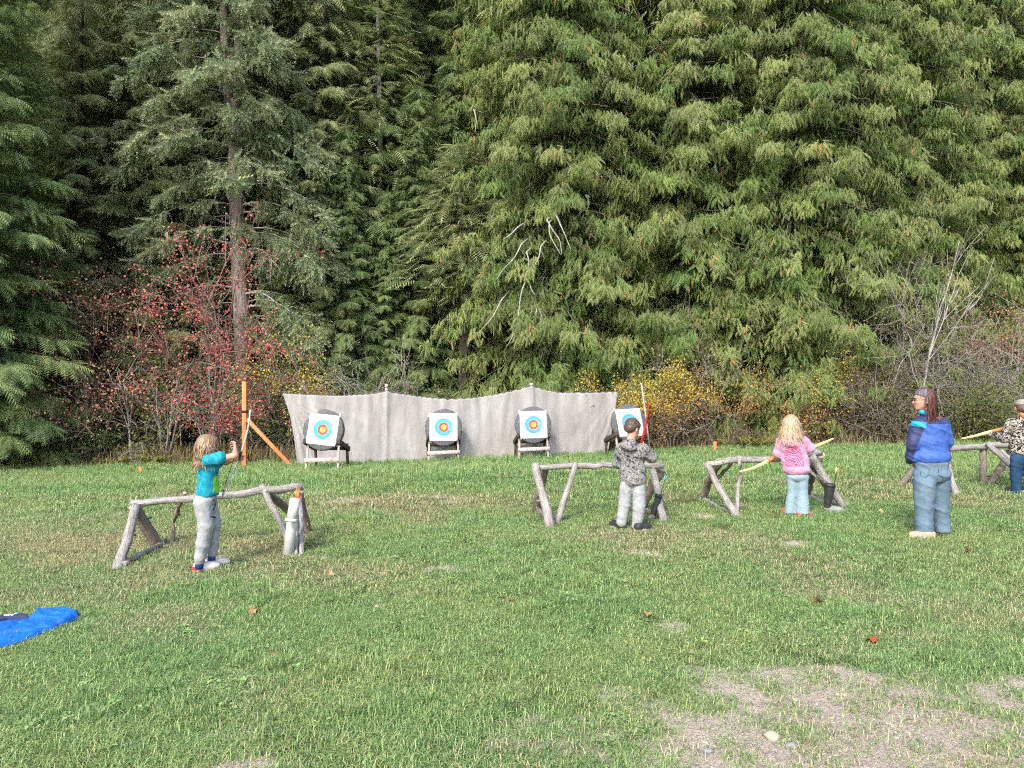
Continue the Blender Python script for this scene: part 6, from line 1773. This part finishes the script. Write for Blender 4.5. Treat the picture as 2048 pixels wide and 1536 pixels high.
def bow(label, pts, width, thick, mat_limb, grip, mat_grip, string, normal, loc=None, group='bows'):
    """Flat-limbed bow along pts; grip: (i0,i1) index range of the riser; string: optional list of points."""
    P = np.asarray(pts, float); tq = np.concatenate([[0], np.cumsum(np.linalg.norm(np.diff(P, axis=0), axis=1))]); tq /= tq[-1]
    m = 41; tt = np.linspace(0, 1, m); Q = np.stack([np.interp(tt, tq, P[:, j]) for j in range(3)], -1)
    for _ in range(3): Q[1:-1] = (Q[:-2] + 2 * Q[1:-1] + Q[2:]) / 4
    t = thing('bow', label, 'bow', Q[m // 2] if loc is None else loc, group)
    T = unit(np.gradient(Q, axis=0)); S = unit(np.cross(T, np.asarray(normal, float))); N = np.cross(S, T)
    taper = np.interp(tt, [0, .08, .35, .5, .65, .92, 1], [.35, .55, 1, .9, 1, .55, .35])
    for nm, s in (('limb', slice(0, grip[0] + 1)), ('riser', slice(grip[0], grip[1] + 1)), ('limb', slice(grip[1], m))):
        a = Acc(); q = Q[s]; k = len(q); f = taper[s][:, None]; tk = thick * (1.7 if nm == 'riser' else 1); w = width * f
        V = np.stack([q - S[s] * w - N[s] * tk, q + S[s] * w - N[s] * tk, q + S[s] * w + N[s] * tk, q - S[s] * w + N[s] * tk], 1).reshape(-1, 3)
        i = np.arange(k - 1) * 4
        F = np.concatenate([np.stack([i + x, i + (x + 1) % 4, i + 4 + (x + 1) % 4, i + 4 + x], -1) for x in range(4)] + [np.array([[0, 3, 2, 1], [k * 4 - 4, k * 4 - 3, k * 4 - 2, k * 4 - 1]])])
        a.add(V, F); a.build(nm, mat_grip if nm == 'riser' else mat_limb, t)
    if string is not None:
        a = Acc(); add_tube(a, [Q[1] + N[1] * .01, *string, Q[-2] + N[-2] * .01], .0028, 5, True); a.build('string', M['string'], t)
    return t

def cap_pts(chain, k=.02):
    """[(p,r), ...] -> blended capsules"""
    return [('c', a[0], b[0], a[1], b[1], k) for a, b in zip(chain[:-1], chain[1:])]
# ------------------------------------------------------------------ the five people
UP = np.array([0, 0, 1.0])
def to_px(P):
    return 1024 + P[:, 0] / P[:, 1] * F_PX, 768 - (P[:, 2] - CAM_Z) / P[:, 1] * F_PX

def stand(px, py):
    g = on_ground(px, py); d0 = g[1]
    return g, d0, (lambda x, y, dy=0.0: at(x, y, d0 + dy) if abs(dy) < 1e-9 else np.array([(x - 1024) / F_PX * d0, d0 + dy, CAM_Z - (y - 768) / F_PX * d0]))

# ---- archer in the turquoise tee
g, d0, p = stand(410, 1141)
f = unit([.80, .60, 0]); B = basis(f)
t = thing('person', 'child in a turquoise tie dye tee and grey joggers drawing a bow', 'person', g)
hc = p(417, 893, 0); HB = basis([.72, .68, -.12])
arm_r = [(p(426, 921, -.12), .038), (p(475, 910, -.06), .029), (p(464, 901, .07), .021)]
arm_l = [(p(412, 923, .12), .038), (p(441, 927, .13), .030), (p(459, 920, .12), .021)]
body = head_prims(hc, HB, .96) + cap_pts([(p(415, 921), .046), (p(416, 905), .044)], .02) + \
    [('e', p(418, 940), (.095, .055, .11), B, .03), ('e', p(414, 980), (.080, .055, .10), B, .04)] + cap_pts(arm_r, .012) + cap_pts(arm_l, .012) + \
    hand(p(464, 901, .07), p(460, 896, .12) - p(464, 901, .07) + UP * .02, -f * .5 - UP * .2, UP, .80, .9, .3) + hand(p(459, 920, .12), f, np.array([.3, -.8, 0]), UP, .80, 1.0, .8) + \
    cap_pts([(p(412, 1005, -.055), .048), (p(416, 1055, -.055), .038), (p(406, 1110, -.055), .028), (p(404, 1135, -.055), .030)], .01) + cap_pts([(p(412, 1005, .055), .048), (p(420, 1052, .075), .038), (p(417, 1105, .08), .028), (p(415, 1126, .08), .030)], .01)
sdf_part('body', body, .0065, M['skin'], t, None, 1)
eyes(hc, HB, .96, t)
tee = [('e', p(419, 934), (.130, .080, .105), B, .03), ('e', p(416, 962), (.118, .088, .12), B, .05), ('e', p(414, 985), (.120, .092, .09), B, .05), ('c', p(427, 919, -.11), p(449, 914, -.10), .055, .056, .03), ('c', p(411, 921, .11), p(431, 926, .125), .055, .054, .03),
       ('c', p(416, 917), p(416, 924), .058, .07, .03), ('cut', p(414, 994), -UP + np.array([.25, 0, 0])), ('cut', p(450, 914), f * .98 + UP * .05)]
def tee_fn(C):
    x, y = to_px(C); e = 2.5 * np.sin(x * 2.1)
    return ((y > 951 + e) & (y < 985 - e) & (x > 425 + .18 * (985 - y) * .4) & (C[:, 1] < d0 + .02)) * 1
sdf_part('tee_shirt', tee, .0078, [M['tee'], M['tee_green']], t, wrinkles(.008, 9, 9, 3), 2, tee_fn)
legR = [(p(411, 1004, -.055), .078), (p(417, 1050, -.055), .066), (p(411, 1085, -.055), .056), (p(406, 1110, -.055), .046), (p(405, 1118, -.055), .042)]
legL = [(p(411, 1004, .055), .076), (p(420, 1050, .075), .062), (p(418, 1085, .08), .054), (p(417, 1105, .08), .044), (p(417, 1112, .08), .040)]
jog = [('e', p(412, 996), (.112, .090, .085), B, .02)] + cap_pts(legR, .02) + cap_pts(legL, .02) + [('cut', p(412, 982), UP - np.array([.25, 0, 0]))]
sdf_part('joggers', jog, .0078, M['joggers'], t, wrinkles(.006, 7, 9, 8), 2)
a = Acc(); add_tube(a, [on_part(*q, jog) for q in ((426, 998), (424, 1009), (427, 1020), (431, 1011), (429.5, 1001), (426, 998))], .004, 5, True); a.build('pocket_zip', M['black_trim'], t)
a = Acc(); add_tube(a, [on_part(*q, jog) for q in ((420, 1033), (426, 1034), (431, 1035))], .006, 5, True); a.build('pocket_zip', M['black_trim'], t)
a = Acc(); add_tube(a, [p(405, 1114, -.055), p(403.5, 1134, -.055)], [.036, .038], 12, True); a.build('sock', M['sock_blue'], t, smooth=True)
a = Acc(); add_tube(a, [p(417, 1106, .08), p(415, 1127, .08)], [.034, .036], 12, True); a.build('sock', M['sock_blue'], t, smooth=True)
hR = p(393, 1143, -.05); hR[2] = gz(hR[0], hR[1]); hL = hR + np.array([.035, .14, 0]); hL[2] = gz(hL[0], hL[1])
shoe('shoe', t, hR, hR + f * .225, .092, .085, (M['shoe_white'], M['sole_white']), M['shoe_red'], True, M['shoe_red'])
shoe('shoe', t, hL, hL + f * .225, .092, .085, (M['shoe_white'], M['sole_white']), M['shoe_red'], True, M['shoe_red'])
# long wavy hair
cap = [('e', hc + HB @ np.array([0, -.020, .028]), (.077, .092, .087), HB, 0), ('e', hc + HB @ np.array([0, -.055, -.03]), (.062, .050, .065), HB, .03), ('-e', hc + HB @ np.array([0, .10, -.055]), (.072, .085, .090), HB, .02)]
V, F = nets(cap, .006, lambda P, d: .004 * n3(P, 60)); V = relax(V, F, 1); a = Acc(); a.add(V, F, 0, .4)
torso_push = [(p(418, 945), np.array([.135, .15, .15])), (p(416, 925), np.array([.11, .15, .08]))]
hair_strands(a, hc, HB, 1.0, 560, .24, 3, (.077, .093, .091), spread=.05, wave=.30, width=.0046, region=lambda u: ~((u[:, 1] > .25) & (u[:, 2] < .35)) & (u[:, 2] > -.35), push=torso_push, hang=.30)
a.build('hair', M['hair_sandy'], t, smooth=True)
bow('pale grey bow held by the child in the turquoise tee', [p(491, 820, .12), p(488, 850, .12), p(479, 885, .13), p(467, 918, .14), p(452, 952, .13), p(443, 975, .12), p(434, 998, .12)], .010, .007, M['bow_white'], (19, 23), M['black_trim'],
    [p(465, 903, .09)], (-.9, -.2, -.2), p(467, 918, .14))

# ---- boy in grey camouflage
g, d0, p = stand(1262, 1057)
f = unit([.50, .86, 0]); B = basis(f)
t = thing('person', 'boy in a grey camouflage hoodie with his back turned, head bowed', 'person', g)
hc = p(1266, 857, .02); HB = basis(unit([.72, .62, -.42]))
arm_r = [(p(1286, 898, -.05), .042), (p(1304, 914, .02), .032), (p(1288, 910, .22), .024)]
arm_l = [(p(1243, 898, .08), .042), (p(1240, 930, .16), .032), (p(1266, 928, .30), .024)]
body = head_prims(hc, HB, .98) + cap_pts([(p(1261, 888), .050), (p(1263, 870, .0), .047)], .02) + [('e', p(1264, 918), (.105, .06, .12), B, .03), ('e', p(1265, 952), (.085, .055, .10), B, .04)] + cap_pts(arm_r, .012) + cap_pts(arm_l, .012) + \
    hand(p(1288, 910, .22), [-.5, .8, .1], [-.5, -.4, 0], UP, .85, .9, .7) + hand(p(1266, 928, .30), [.6, .7, .1], [.3, -.8, 0], UP, .85, 1.0, .8) + \
    cap_pts([(p(1255, 970), .045), (p(1250, 1008, .02), .038), (p(1242, 1048), .028)], .01) + cap_pts([(p(1276, 972, -.03), .045), (p(1277, 1012, -.05), .038), (p(1273, 1054, -.03), .028)], .01)
sdf_part('body', body, .0065, M['skin'], t, None, 1)
eyes(hc, HB, .98, t)
top = [('e', p(1263, 908), (.155, .105, .115), B, .03), ('e', p(1265, 938), (.148, .110, .15), B, .05), ('e', p(1266, 960), (.150, .118, .10), B, .05)] + cap_pts([(p(1285, 897, -.05), .066), (p(1303, 915, .0), .056), (p(1292, 912, .17), .044)], .035) + \
    cap_pts([(p(1244, 898, .07), .066), (p(1239, 930, .15), .056), (p(1262, 928, .27), .044)], .035) + [('e', p(1254, 891, -.10), (.100, .062, .052), B @ roty(.25), .022), ('e', p(1257, 884, -.04), (.085, .07, .035), B, .02), ('cut', p(1265, 968), -UP)]
sdf_part('hoodie', top, .0078, M['camo_grey'], t, wrinkles(.009, 8, 8, 13), 2)
leg1 = [(p(1254, 968, .0), .076), (p(1250, 1008, .02), .068), (p(1245, 1032, .01), .061), (p(1242, 1046), .055)]
leg2 = [(p(1277, 970, -.03), .077), (p(1277, 1012, -.05), .068), (p(1274, 1036, -.04), .061), (p(1273, 1051, -.03), .055)]
sdf_part('joggers', [('e', p(1265, 958), (.120, .090, .07), B, .02)] + cap_pts(leg1, .015) + cap_pts(leg2, .015) + [('cut', p(1265, 946), UP)], .0078, M['joggers'], t, wrinkles(.007, 7, 9, 21), 2)
h1 = p(1243, 1053, -.02); h1[2] = gz(h1[0], h1[1]); h2 = p(1267, 1061, -.10); h2[2] = gz(h2[0], h2[1])
shoe('shoe', t, h1, h1 + np.array([-.11, .17, 0]), .088, .09, (M['shoe_black'], M['sole_white']), None, True)
shoe('shoe', t, h2, h2 + np.array([.20, .06, 0]), .088, .09, (M['shoe_black'], M['sole_white']), None, True, M['sole_white'])
cap = [('e', hc + HB @ np.array([0, -.016, .030]), (.080, .096, .086), HB, 0), ('e', hc + HB @ np.array([0, -.06, -.02]), (.066, .048, .055), HB, .02), ('-e', hc + HB @ np.array([0, .105, -.05]), (.075, .085, .080), HB, .015),
       ('-e', hc + HB @ np.array([.085, .0, -.03]), (.03, .028, .04), HB, .008), ('-e', hc + HB @ np.array([-.085, .0, -.03]), (.03, .028, .04), HB, .008)]
V, F = nets(cap, .005, lambda P, d: .004 * n3(P, 90)); a = Acc(); a.add(relax(V, F, 1), F, 0, .4)
hair_strands(a, hc, HB, 1.0, 500, .045, 5, (.079, .094, .092), wave=.3, width=.004, region=lambda u: ~((u[:, 1] > .3) & (u[:, 2] < .4)) & (u[:, 2] > -.2), hang=.08, steps=4)
a.build('hair', M['hair_brown'], t, smooth=True)
bow('red bow held by the boy in grey camouflage', [p(1306, 806, .22), p(1303, 835, .24), p(1297, 868, .27), p(1289, 900, .28), p(1278, 935, .28), p(1266, 970, .27), p(1257, 1003, .25)], .015, .007, M['bow_red'], (19, 23), M['bow_red'],
    [p(1284, 912, .18)], (.25, -.95, 0), p(1289, 900, .28))

# ---- girl in the pink hoodie
g, d0, p = stand(1598, 1031)
f = unit([.28, .96, 0]); B = basis(f)
t = thing('person', 'girl in a pink hoodie and wide pale jeans seen from behind', 'person', g)
hc = p(1584, 848, .03); HB = basis(unit([.38, .88, -.25]))
arm_r = [(p(1604, 882, -.02), .034), (p(1619, 896, .0), .028), (p(1608, 908, .20), .022)]
arm_l = [(p(1566, 885, .04), .034), (p(1562, 907, .09), .028), (p(1574, 919, .27), .022)]
body = head_prims(hc, HB, .96) + cap_pts([(p(1585, 878), .045), (p(1584, 862, .02), .043)], .02) + [('e', p(1587, 905), (.10, .055, .11), B, .03), ('e', p(1593, 940), (.085, .055, .10), B, .04)] + cap_pts(arm_r, .012) + cap_pts(arm_l, .012) + \
    hand(p(1608, 908, .20), [-.5, .7, .1], [0, -.2, -1], [-.3, .6, .3], .82, 1.0, .8) + hand(p(1574, 919, .27), [.4, .7, .1], [0, -.2, -1], [.4, .5, .3], .82, 1.0, .8) + \
    cap_pts([(p(1588, 955, .02), .042), (p(1586, 985, .03), .034), (p(1582, 1024, .03), .026)], .01) + cap_pts([(p(1602, 955, -.01), .042), (p(1603, 985, -.02), .036), (p(1602, 1027, -.03), .026)], .01)
sdf_part('body', body, .0065, M['skin'], t, None, 1)
eyes(hc, HB, .96, t)
top = [('e', p(1585, 893), (.160, .105, .115), B, .03), ('e', p(1590, 918), (.158, .115, .14), B, .05), ('e', p(1593, 938), (.155, .115, .09), B, .05)] + cap_pts([(p(1604, 881, -.02), .060), (p(1620, 896, .0), .054), (p(1611, 906, .16), .046)], .035) + \
    cap_pts([(p(1565, 884, .04), .060), (p(1561, 907, .09), .052), (p(1572, 918, .24), .044)], .035) + [('e', p(1577, 884, -.07), (.105, .070, .062), B @ roty(.2), .03), ('e', p(1580, 875, -.03), (.095, .07, .04), B, .03), ('-e', p(1578, 869, -.13), (.060, .05, .045), B, .012), ('cut', p(1593, 949), -UP + np.array([-.03, 0, 0]))]
def pink_fn(C):
    x, y = to_px(C); u = (x - 1587 - (y - 910) * .12) / 18.5
    return ((np.abs(u) < 1) & (y < 934) & (y > 910 - 18 * np.sqrt(np.clip(1 - u * u, 0, 1))) & (C[:, 1] < d0)) * 1
o = sdf_part('hoodie', top, .0078, [M['pink'], M['pink_print']], t, wrinkles(.010, 8, 8, 31), 2, pink_fn)
co = np.zeros(len(o.data.vertices) * 3, np.float32); o.data.vertices.foreach_get('co', co); co = co.reshape(-1, 3) + np.array(t.location)
li = np.zeros(len(o.data.loops), np.int32); o.data.loops.foreach_get('vertex_index', li); c0 = p(1568, 936); uv = o.data.uv_layers.new(name='UVMap')
uv.data.foreach_set('uv', np.stack([(co[li, 0] - c0[0]) / .25, (co[li, 2] - c0[2]) / .27], -1).astype(np.float32).ravel())
leg1 = [(p(1587, 953, .02), .072), (p(1586, 985, .03), .056), (p(1583, 1008, .03), .055), (p(1581.5, 1028, .03), .058)]
leg2 = [(p(1603, 953, -.01), .074), (p(1603, 985, -.02), .068), (p(1603, 1008, -.03), .078), (p(1603, 1034, -.03), .092)]
sdf_part('jeans', [('e', p(1595, 953), (.125, .095, .07), B, .02)] + cap_pts(leg1, .006) + cap_pts(leg2, .006) + [('cut', p(1593, 940), UP), ('cut', p(1603, 1025, 0), -UP + np.array([.06, 0, 0]))], .0078, M['denim_pale'], t, wrinkles(.008, 9, 7, 35), 2)
h1 = p(1580, 1028, .02); h1[2] = gz(h1[0], h1[1]); h2 = p(1590, 1034, -.06); h2[2] = gz(h2[0], h2[1])
shoe('shoe', t, h1, h1 + np.array([-.02, .21, 0]), .085, .075, (M['shoe_brown'], M['sole_grey']), None, True)
shoe('shoe', t, h2, h2 + np.array([.20, .03, 0]), .085, .075, (M['shoe_brown'], M['sole_grey']), None, True)
cap = [('e', hc + HB @ np.array([0, -.018, .026]), (.080, .096, .090), HB, 0), ('e', hc + HB @ np.array([0, -.055, -.05]), (.082, .055, .085), HB, .03), ('-e', hc + HB @ np.array([0, .105, -.05]), (.072, .085, .090), HB, .015)]
V, F = nets(cap, .006, lambda P, d: .004 * n3(P * [1, 1, .3], 80)); a = Acc(); a.add(relax(V, F, 1), F, 0, .4)
hair_strands(a, hc, HB, 1.0, 600, .275, 7, (.079, .095, .094), spread=.30, wave=.16, width=.005, region=lambda u: ~((u[:, 1] > .3) & (u[:, 2] < .4)) & (u[:, 2] > -.35), push=[(p(1586, 900), np.array([.175, .125, .155])), (p(1577, 882, -.08), np.array([.09, .075, .055]))], hang=.32)
a.build('hair', M['hair_blonde'], t, smooth=True)
bow('pale yellow bow held across by the girl in pink', [p(1495, 949, .30), p(1515, 944, .27), p(1538, 934, .26), p(1556, 924, .27), p(1590, 912, .28), p(1622, 905, .29), p(1650, 897, .29), p(1672, 889, .30), p(1691, 881, .33)], .026, .009, M['bow_yellow'], (12, 27), M['bow_wood'],
    [p(1590, 922, .36)], (.1, -.98, .2), p(1590, 912, .28))

# ---- woman in the blue jacket
g, d0, p = stand(1858, 1073)
f = unit([.02, 1, 0]); B = basis(f)
t = thing('person', 'woman in a blue and navy jacket and jeans, looking sideways in sunglasses', 'person', g)
hc = p(1846, 799, -.01); HB = basis(unit([-.975, .16, -.03]))
body = head_prims(hc, HB, 1.03) + cap_pts([(p(1857, 832), .060), (p(1851, 812), .054)], .02) + [('e', p(1861, 862), (.125, .075, .14), B, .03), ('e', p(1862, 925), (.12, .08, .13), B, .05)] + \
    cap_pts([(p(1838, 848, .0), .042), (p(1827, 888, .0), .036), (p(1832, 916, .08), .03)], .012) + cap_pts([(p(1885, 848, .0), .042), (p(1894, 884, .03), .036), (p(1884, 912, .15), .03)], .012) + \
    hand(p(1832, 916, .08), [.3, .5, -.8], [.8, .2, .2], [0, .6, .5], 1.0, .35, .3) + hand(p(1884, 912, .15), [-.3, .5, -.8], [-.8, .2, .2], [0, .6, .5], 1.0, .35, .3) + \
    cap_pts([(p(1847, 968, -.03), .07), (p(1846, 1012, -.03), .055), (p(1846, 1064, -.02), .040)], .01) + cap_pts([(p(1881, 968, .03), .07), (p(1887, 1012, .06), .055), (p(1891, 1062, .07), .040)], .01)
LC = hc + HB @ (np.array([0, .083, -.063]) * 1.03)
def lip_fn(C):
    q = (C - LC) @ HB; return ((np.abs(q[:, 0]) < .022) & (np.abs(q[:, 2]) < .010) & (q[:, 1] > -.008)) * 1
sdf_part('body', body, .0078, [M['skin'], M['lips']], t, None, 1, lip_fn)
eyes(hc, HB, 1.03, t)
jk = [('e', p(1861, 852), (.172, .110, .110), B, .04), ('e', p(1862, 882), (.176, .122, .16), B, .06), ('e', p(1862, 914), (.190, .140, .11), B, .06), ('c', p(1856, 826), p(1858, 836), .070, .085, .04)] + \
    cap_pts([(p(1837, 846, .0), .062), (p(1825, 888, -.01), .056), (p(1825, 912, .03), .050), (p(1834, 920, .12), .045)], .035) + cap_pts([(p(1886, 846, .0), .062), (p(1896, 884, .02), .056), (p(1891, 912, .12), .048)], .035) + \
    [('c', p(1841, 823, -.02), p(1850, 826, -.06), .022, .022, .012), ('c', p(1841, 823, -.02), p(1846, 824, .05), .022, .022, .012), ('cut', p(1862, 927), -UP + np.array([.05, 0, 0]))]
def jacket_fn(C):
    x, y = to_px(C); m = np.zeros(len(C), int)
    yoke = y < 847 - .010 * np.abs(x - 1866) ** 1.5 * .5 + 1.5
    m[yoke] = 1
    arm = (x < 1853 - (y - 840) * .05) & (y > 838)
    line = 1846 - (y - 855) * .37
    m[arm & (x < line + 3) & (y > 851)] = 1
    m[arm & (y > 842 + (x - 1830) * .12) & (y < 852 + (x - 1830) * .18) & (x < 1853)] = 2
    m[(y < 829) & (x < 1850)] = 2
    return m
sdf_part('jacket', jk, .0078, [M['shell_blue'], M['shell_navy'], M['shell_teal']], t, wrinkles(.014, 6, 6, 41), 2, jacket_fn)
leg1 = [(p(1846, 964, -.03), .108), (p(1845, 1012, -.03), .088), (p(1845, 1045, -.03), .082), (p(1845, 1070, -.02), .084)]
leg2 = [(p(1882, 964, .03), .106), (p(1887, 1012, .06), .084), (p(1891, 1045, .07), .076), (p(1893, 1069, .07), .078)]
wj = [('e', p(1863, 925), (.172, .122, .10), B, .03), ('e', p(1864, 948), (.190, .134, .11), B, .05)] + cap_pts(leg1, .012) + cap_pts(leg2, .012) + [('cut', p(1863, 914), UP), ('cut', p(1868, 1066.5), -UP)]
sdf_part('jeans', wj, .0078, M['denim_mid'], t, wrinkles(.009, 6, 7, 45), 2)
for x0, y0 in ((1850, 945), (1886, 945)):
    a = Acc(); add_tube(a, [on_part(*q, wj) for q in ((x0 - 9, y0 - 6), (x0 - 9, y0 + 6), (x0, y0 + 10), (x0 + 8, y0 + 5), (x0 + 8, y0 - 6))], .0022, 4, False); a.build('pocket_seam', M['denim_dark'], t)
h1 = p(1862, 1075, -.06); h1[2] = gz(h1[0], h1[1]); h2 = p(1900, 1070, .04); h2[2] = gz(h2[0], h2[1])
shoe('shoe', t, h1, h1 + np.array([-.27, -.02, 0]), .10, .075, (M['shoe_tan'], M['sole_white']), None, True)
shoe('shoe', t, h2, h2 + np.array([-.16, .21, 0]), .10, .075, (M['shoe_tan'], M['sole_white']), None, True)
W = lambda x, y, z: hc + HB @ (np.array([x, y, z]) * 1.03)
a = Acc()
cap = [('e', W(0, -.028, .020), (.082, .092, .092), HB, 0), ('e', W(0, -.075, -.035), (.062, .050, .08), HB, .03), ('-e', W(0, .085, -.045), (.085, .080, .105), HB, .01)]
V, F = nets(cap, .006, lambda P, d: .003 * n3(P, 60)); a.add(relax(V, F, 1), F, 0, .4)
hair_strands(a, hc, HB, 1.03, 460, .25, 9, (.083, .100, .098), wave=.10, width=.006, region=lambda u: (u[:, 1] < -.15) & (u[:, 2] > -.5), push=[(p(1861, 860), np.array([.19, .15, .175])), (p(1857, 832), np.array([.09, .09, .07]))], hang=.24)
a.build('hair', M['hair_auburn'], t, smooth=True)
sdf_part('bandana', [('e', W(0, -.008, .034), (.085, .096, .084), HB, 0), ('-e', W(0, .105, -.030), (.11, .100, .090), HB, .006), ('cut', W(0, -.005, .012), HB @ np.array([0, .55, -1.0])), ('cut', W(0, -.050, .05), HB @ np.array([0, -1.0, -.35]))], .005, M['bandana'], t, None, 1)
sdf_part('head_band', [('e', W(0, -.010, .030), (.086, .099, .088), HB, 0), ('cut', W(0, -.045, .05), HB @ np.array([0, 1.0, .35])), ('cut', W(0, -.088, .03), HB @ np.array([0, -1.0, -.45])), ('cut', W(0, -.03, -.02), -HB[:, 2])], .005, M['black_trim'], t, None, 1)
for sx in (-1, 1):
    a = Acc(); q = [W(sx * .030 + .020 * math.cos(k), .098 - .010 * abs(math.cos(k)) * .5, .003 + .016 * math.sin(k)) for k in np.linspace(0, 2 * math.pi, 16, endpoint=False)]
    q2 = [x + HB[:, 1] * .003 for x in q]; n = 16; j = np.arange(n); a.add(q + q2 + [np.mean(q, 0), np.mean(q2, 0)], np.concatenate([np.stack([j, (j + 1) % n, np.full(n, 2 * n)], -1), np.stack([n + (j + 1) % n, n + j, np.full(n, 2 * n + 1)], -1)])); a.add(q + q2, np.stack([j, (j + 1) % n, n + (j + 1) % n, n + j], -1))
    a.build('sunglass_lens', M['lens'], t, smooth=False)
    a = Acc(); add_tube(a, [W(sx * .050, .093, .010), W(sx * .072, .060, .010), W(sx * .080, -.005, .004)], .0025, 5, True); a.build('sunglass_temple', M['lens'], t)
a = Acc(); add_tube(a, [W(-.011, .101, .007), W(0, .106, .009), W(.011, .101, .007)], .0025, 5, True); a.build('sunglass_bridge', M['lens'], t)

# ---- boy in the black and white camouflage jacket, cut by the picture edge
g, d0, p = stand(2040, 986)
f = unit([.50, .87, 0]); B = basis(f)
t = thing('person', 'boy in a black and white camouflage jacket and cap at the picture edge', 'person', g)
hc = p(2046, 815, .02); HB = basis(unit([.42, .88, -.25]))
arm_l = [(p(2023, 846, .0), .045), (p(2014, 876, .08), .035), (p(2008, 871, .30), .026)]
arm_r = [(p(2072, 846, .0), .045), (p(2080, 878, .06), .035), (p(2062, 880, .28), .026)]
body = head_prims(hc, HB, 1.0) + cap_pts([(p(2047, 840), .050), (p(2046, 826, .02), .047)], .02) + [('e', p(2047, 868), (.12, .065, .13), B, .03), ('e', p(2047, 900), (.095, .06, .10), B, .04)] + cap_pts(arm_l, .012) + cap_pts(arm_r, .012) + \
    hand(p(2008, 871, .30), [-.2, .6, .1], [.2, -.2, -1], [.4, .5, .3], .9, 1.0, .8) + hand(p(2062, 880, .28), [-.4, .7, .1], [0, -.2, -1], [-.3, .5, .3], .9, 1.0, .8) + \
    cap_pts([(p(2036, 912), .05), (p(2034, 945, .02), .04), (p(2033, 980), .03)], .01) + cap_pts([(p(2059, 912), .05), (p(2062, 945, .02), .04), (p(2063, 980), .03)], .01)
sdf_part('body', body, .0078, M['skin'], t, None, 1)
eyes(hc, HB, 1.0, t)
top = [('e', p(2047, 858), (.185, .125, .13), B, .03), ('e', p(2047, 882), (.180, .130, .14), B, .05), ('e', p(2047, 900), (.182, .132, .10), B, .05)] + cap_pts([(p(2024, 847, .0), .078), (p(2013, 877, .05), .064), (p(2009, 873, .25), .050)], .035) + \
    cap_pts([(p(2071, 847, .0), .078), (p(2081, 878, .04), .064), (p(2065, 880, .24), .050)], .035) + [('c', p(2046, 832), p(2047, 840), .07, .085, .03), ('cut', p(2047, 908), -UP)]
sdf_part('jacket', top, .0078, M['camo_bw'], t, wrinkles(.010, 7, 7, 51), 2)
sdf_part('hood_lining', [('e', p(2046, 832, -.05), (.080, .07, .045), B @ roty(.5), 0), ('-e', p(2047, 826, -.02), (.062, .06, .05), B, .01)], .006, M['orange_cloth'], t)
sdf_part('jeans', [('e', p(2047, 908), (.140, .105, .09), B, .02)] + cap_pts([(p(2035, 918), .088), (p(2034, 950, .02), .072), (p(2033.5, 981), .064)], .015) + cap_pts([(p(2060, 918), .088), (p(2062, 950, .02), .072), (p(2063, 981), .064)], .015) + [('cut', p(2047, 898), UP), ('cut', p(2047, 985), -UP)], .0078, M['denim_dark'], t, wrinkles(.010, 7, 10, 55), 2)
for x in (2034, 2063):
    h1 = p(x, 986, -.04); h1[2] = gz(h1[0], h1[1]); shoe('shoe', t, h1, h1 + np.array([-.04, .22, 0]), .092, .085, (M['shoe_black'], M['sole_white']), None, True)
W = lambda x, y, z: hc + HB @ np.array([x, y, z])
sdf_part('hair', [('e', W(0, -.016, .02), (.080, .096, .084), HB, 0), ('e', W(0, -.06, -.03), (.066, .045, .05), HB, .02), ('-e', W(0, .105, -.04), (.09, .09, .10), HB, .015)], .006, M['hair_brown'], t, lambda P, d: .004 * n3(P, 80))
sdf_part('cap', [('e', W(0, -.012, .035), (.088, .102, .085), HB, 0), ('cut', W(0, 0, .018), -HB[:, 2]), ('e', W(0, .11, .030), (.068, .070, .008), HB, .008)], .006, M['cap_grey'], t)
bow('pale yellow bow held by the boy at the picture edge', [p(1955, 881, .36), p(1975, 877, .34), p(2003, 869, .33), p(2045, 859, .33), p(2085, 849, .33), p(2115, 838, .34), p(2140, 828, .36)], .026, .009, M['bow_yellow'], (13, 28), M['bow_wood'],
    [p(2055, 872, .42)], (.1, -.98, .2), p(2045, 859, .33))
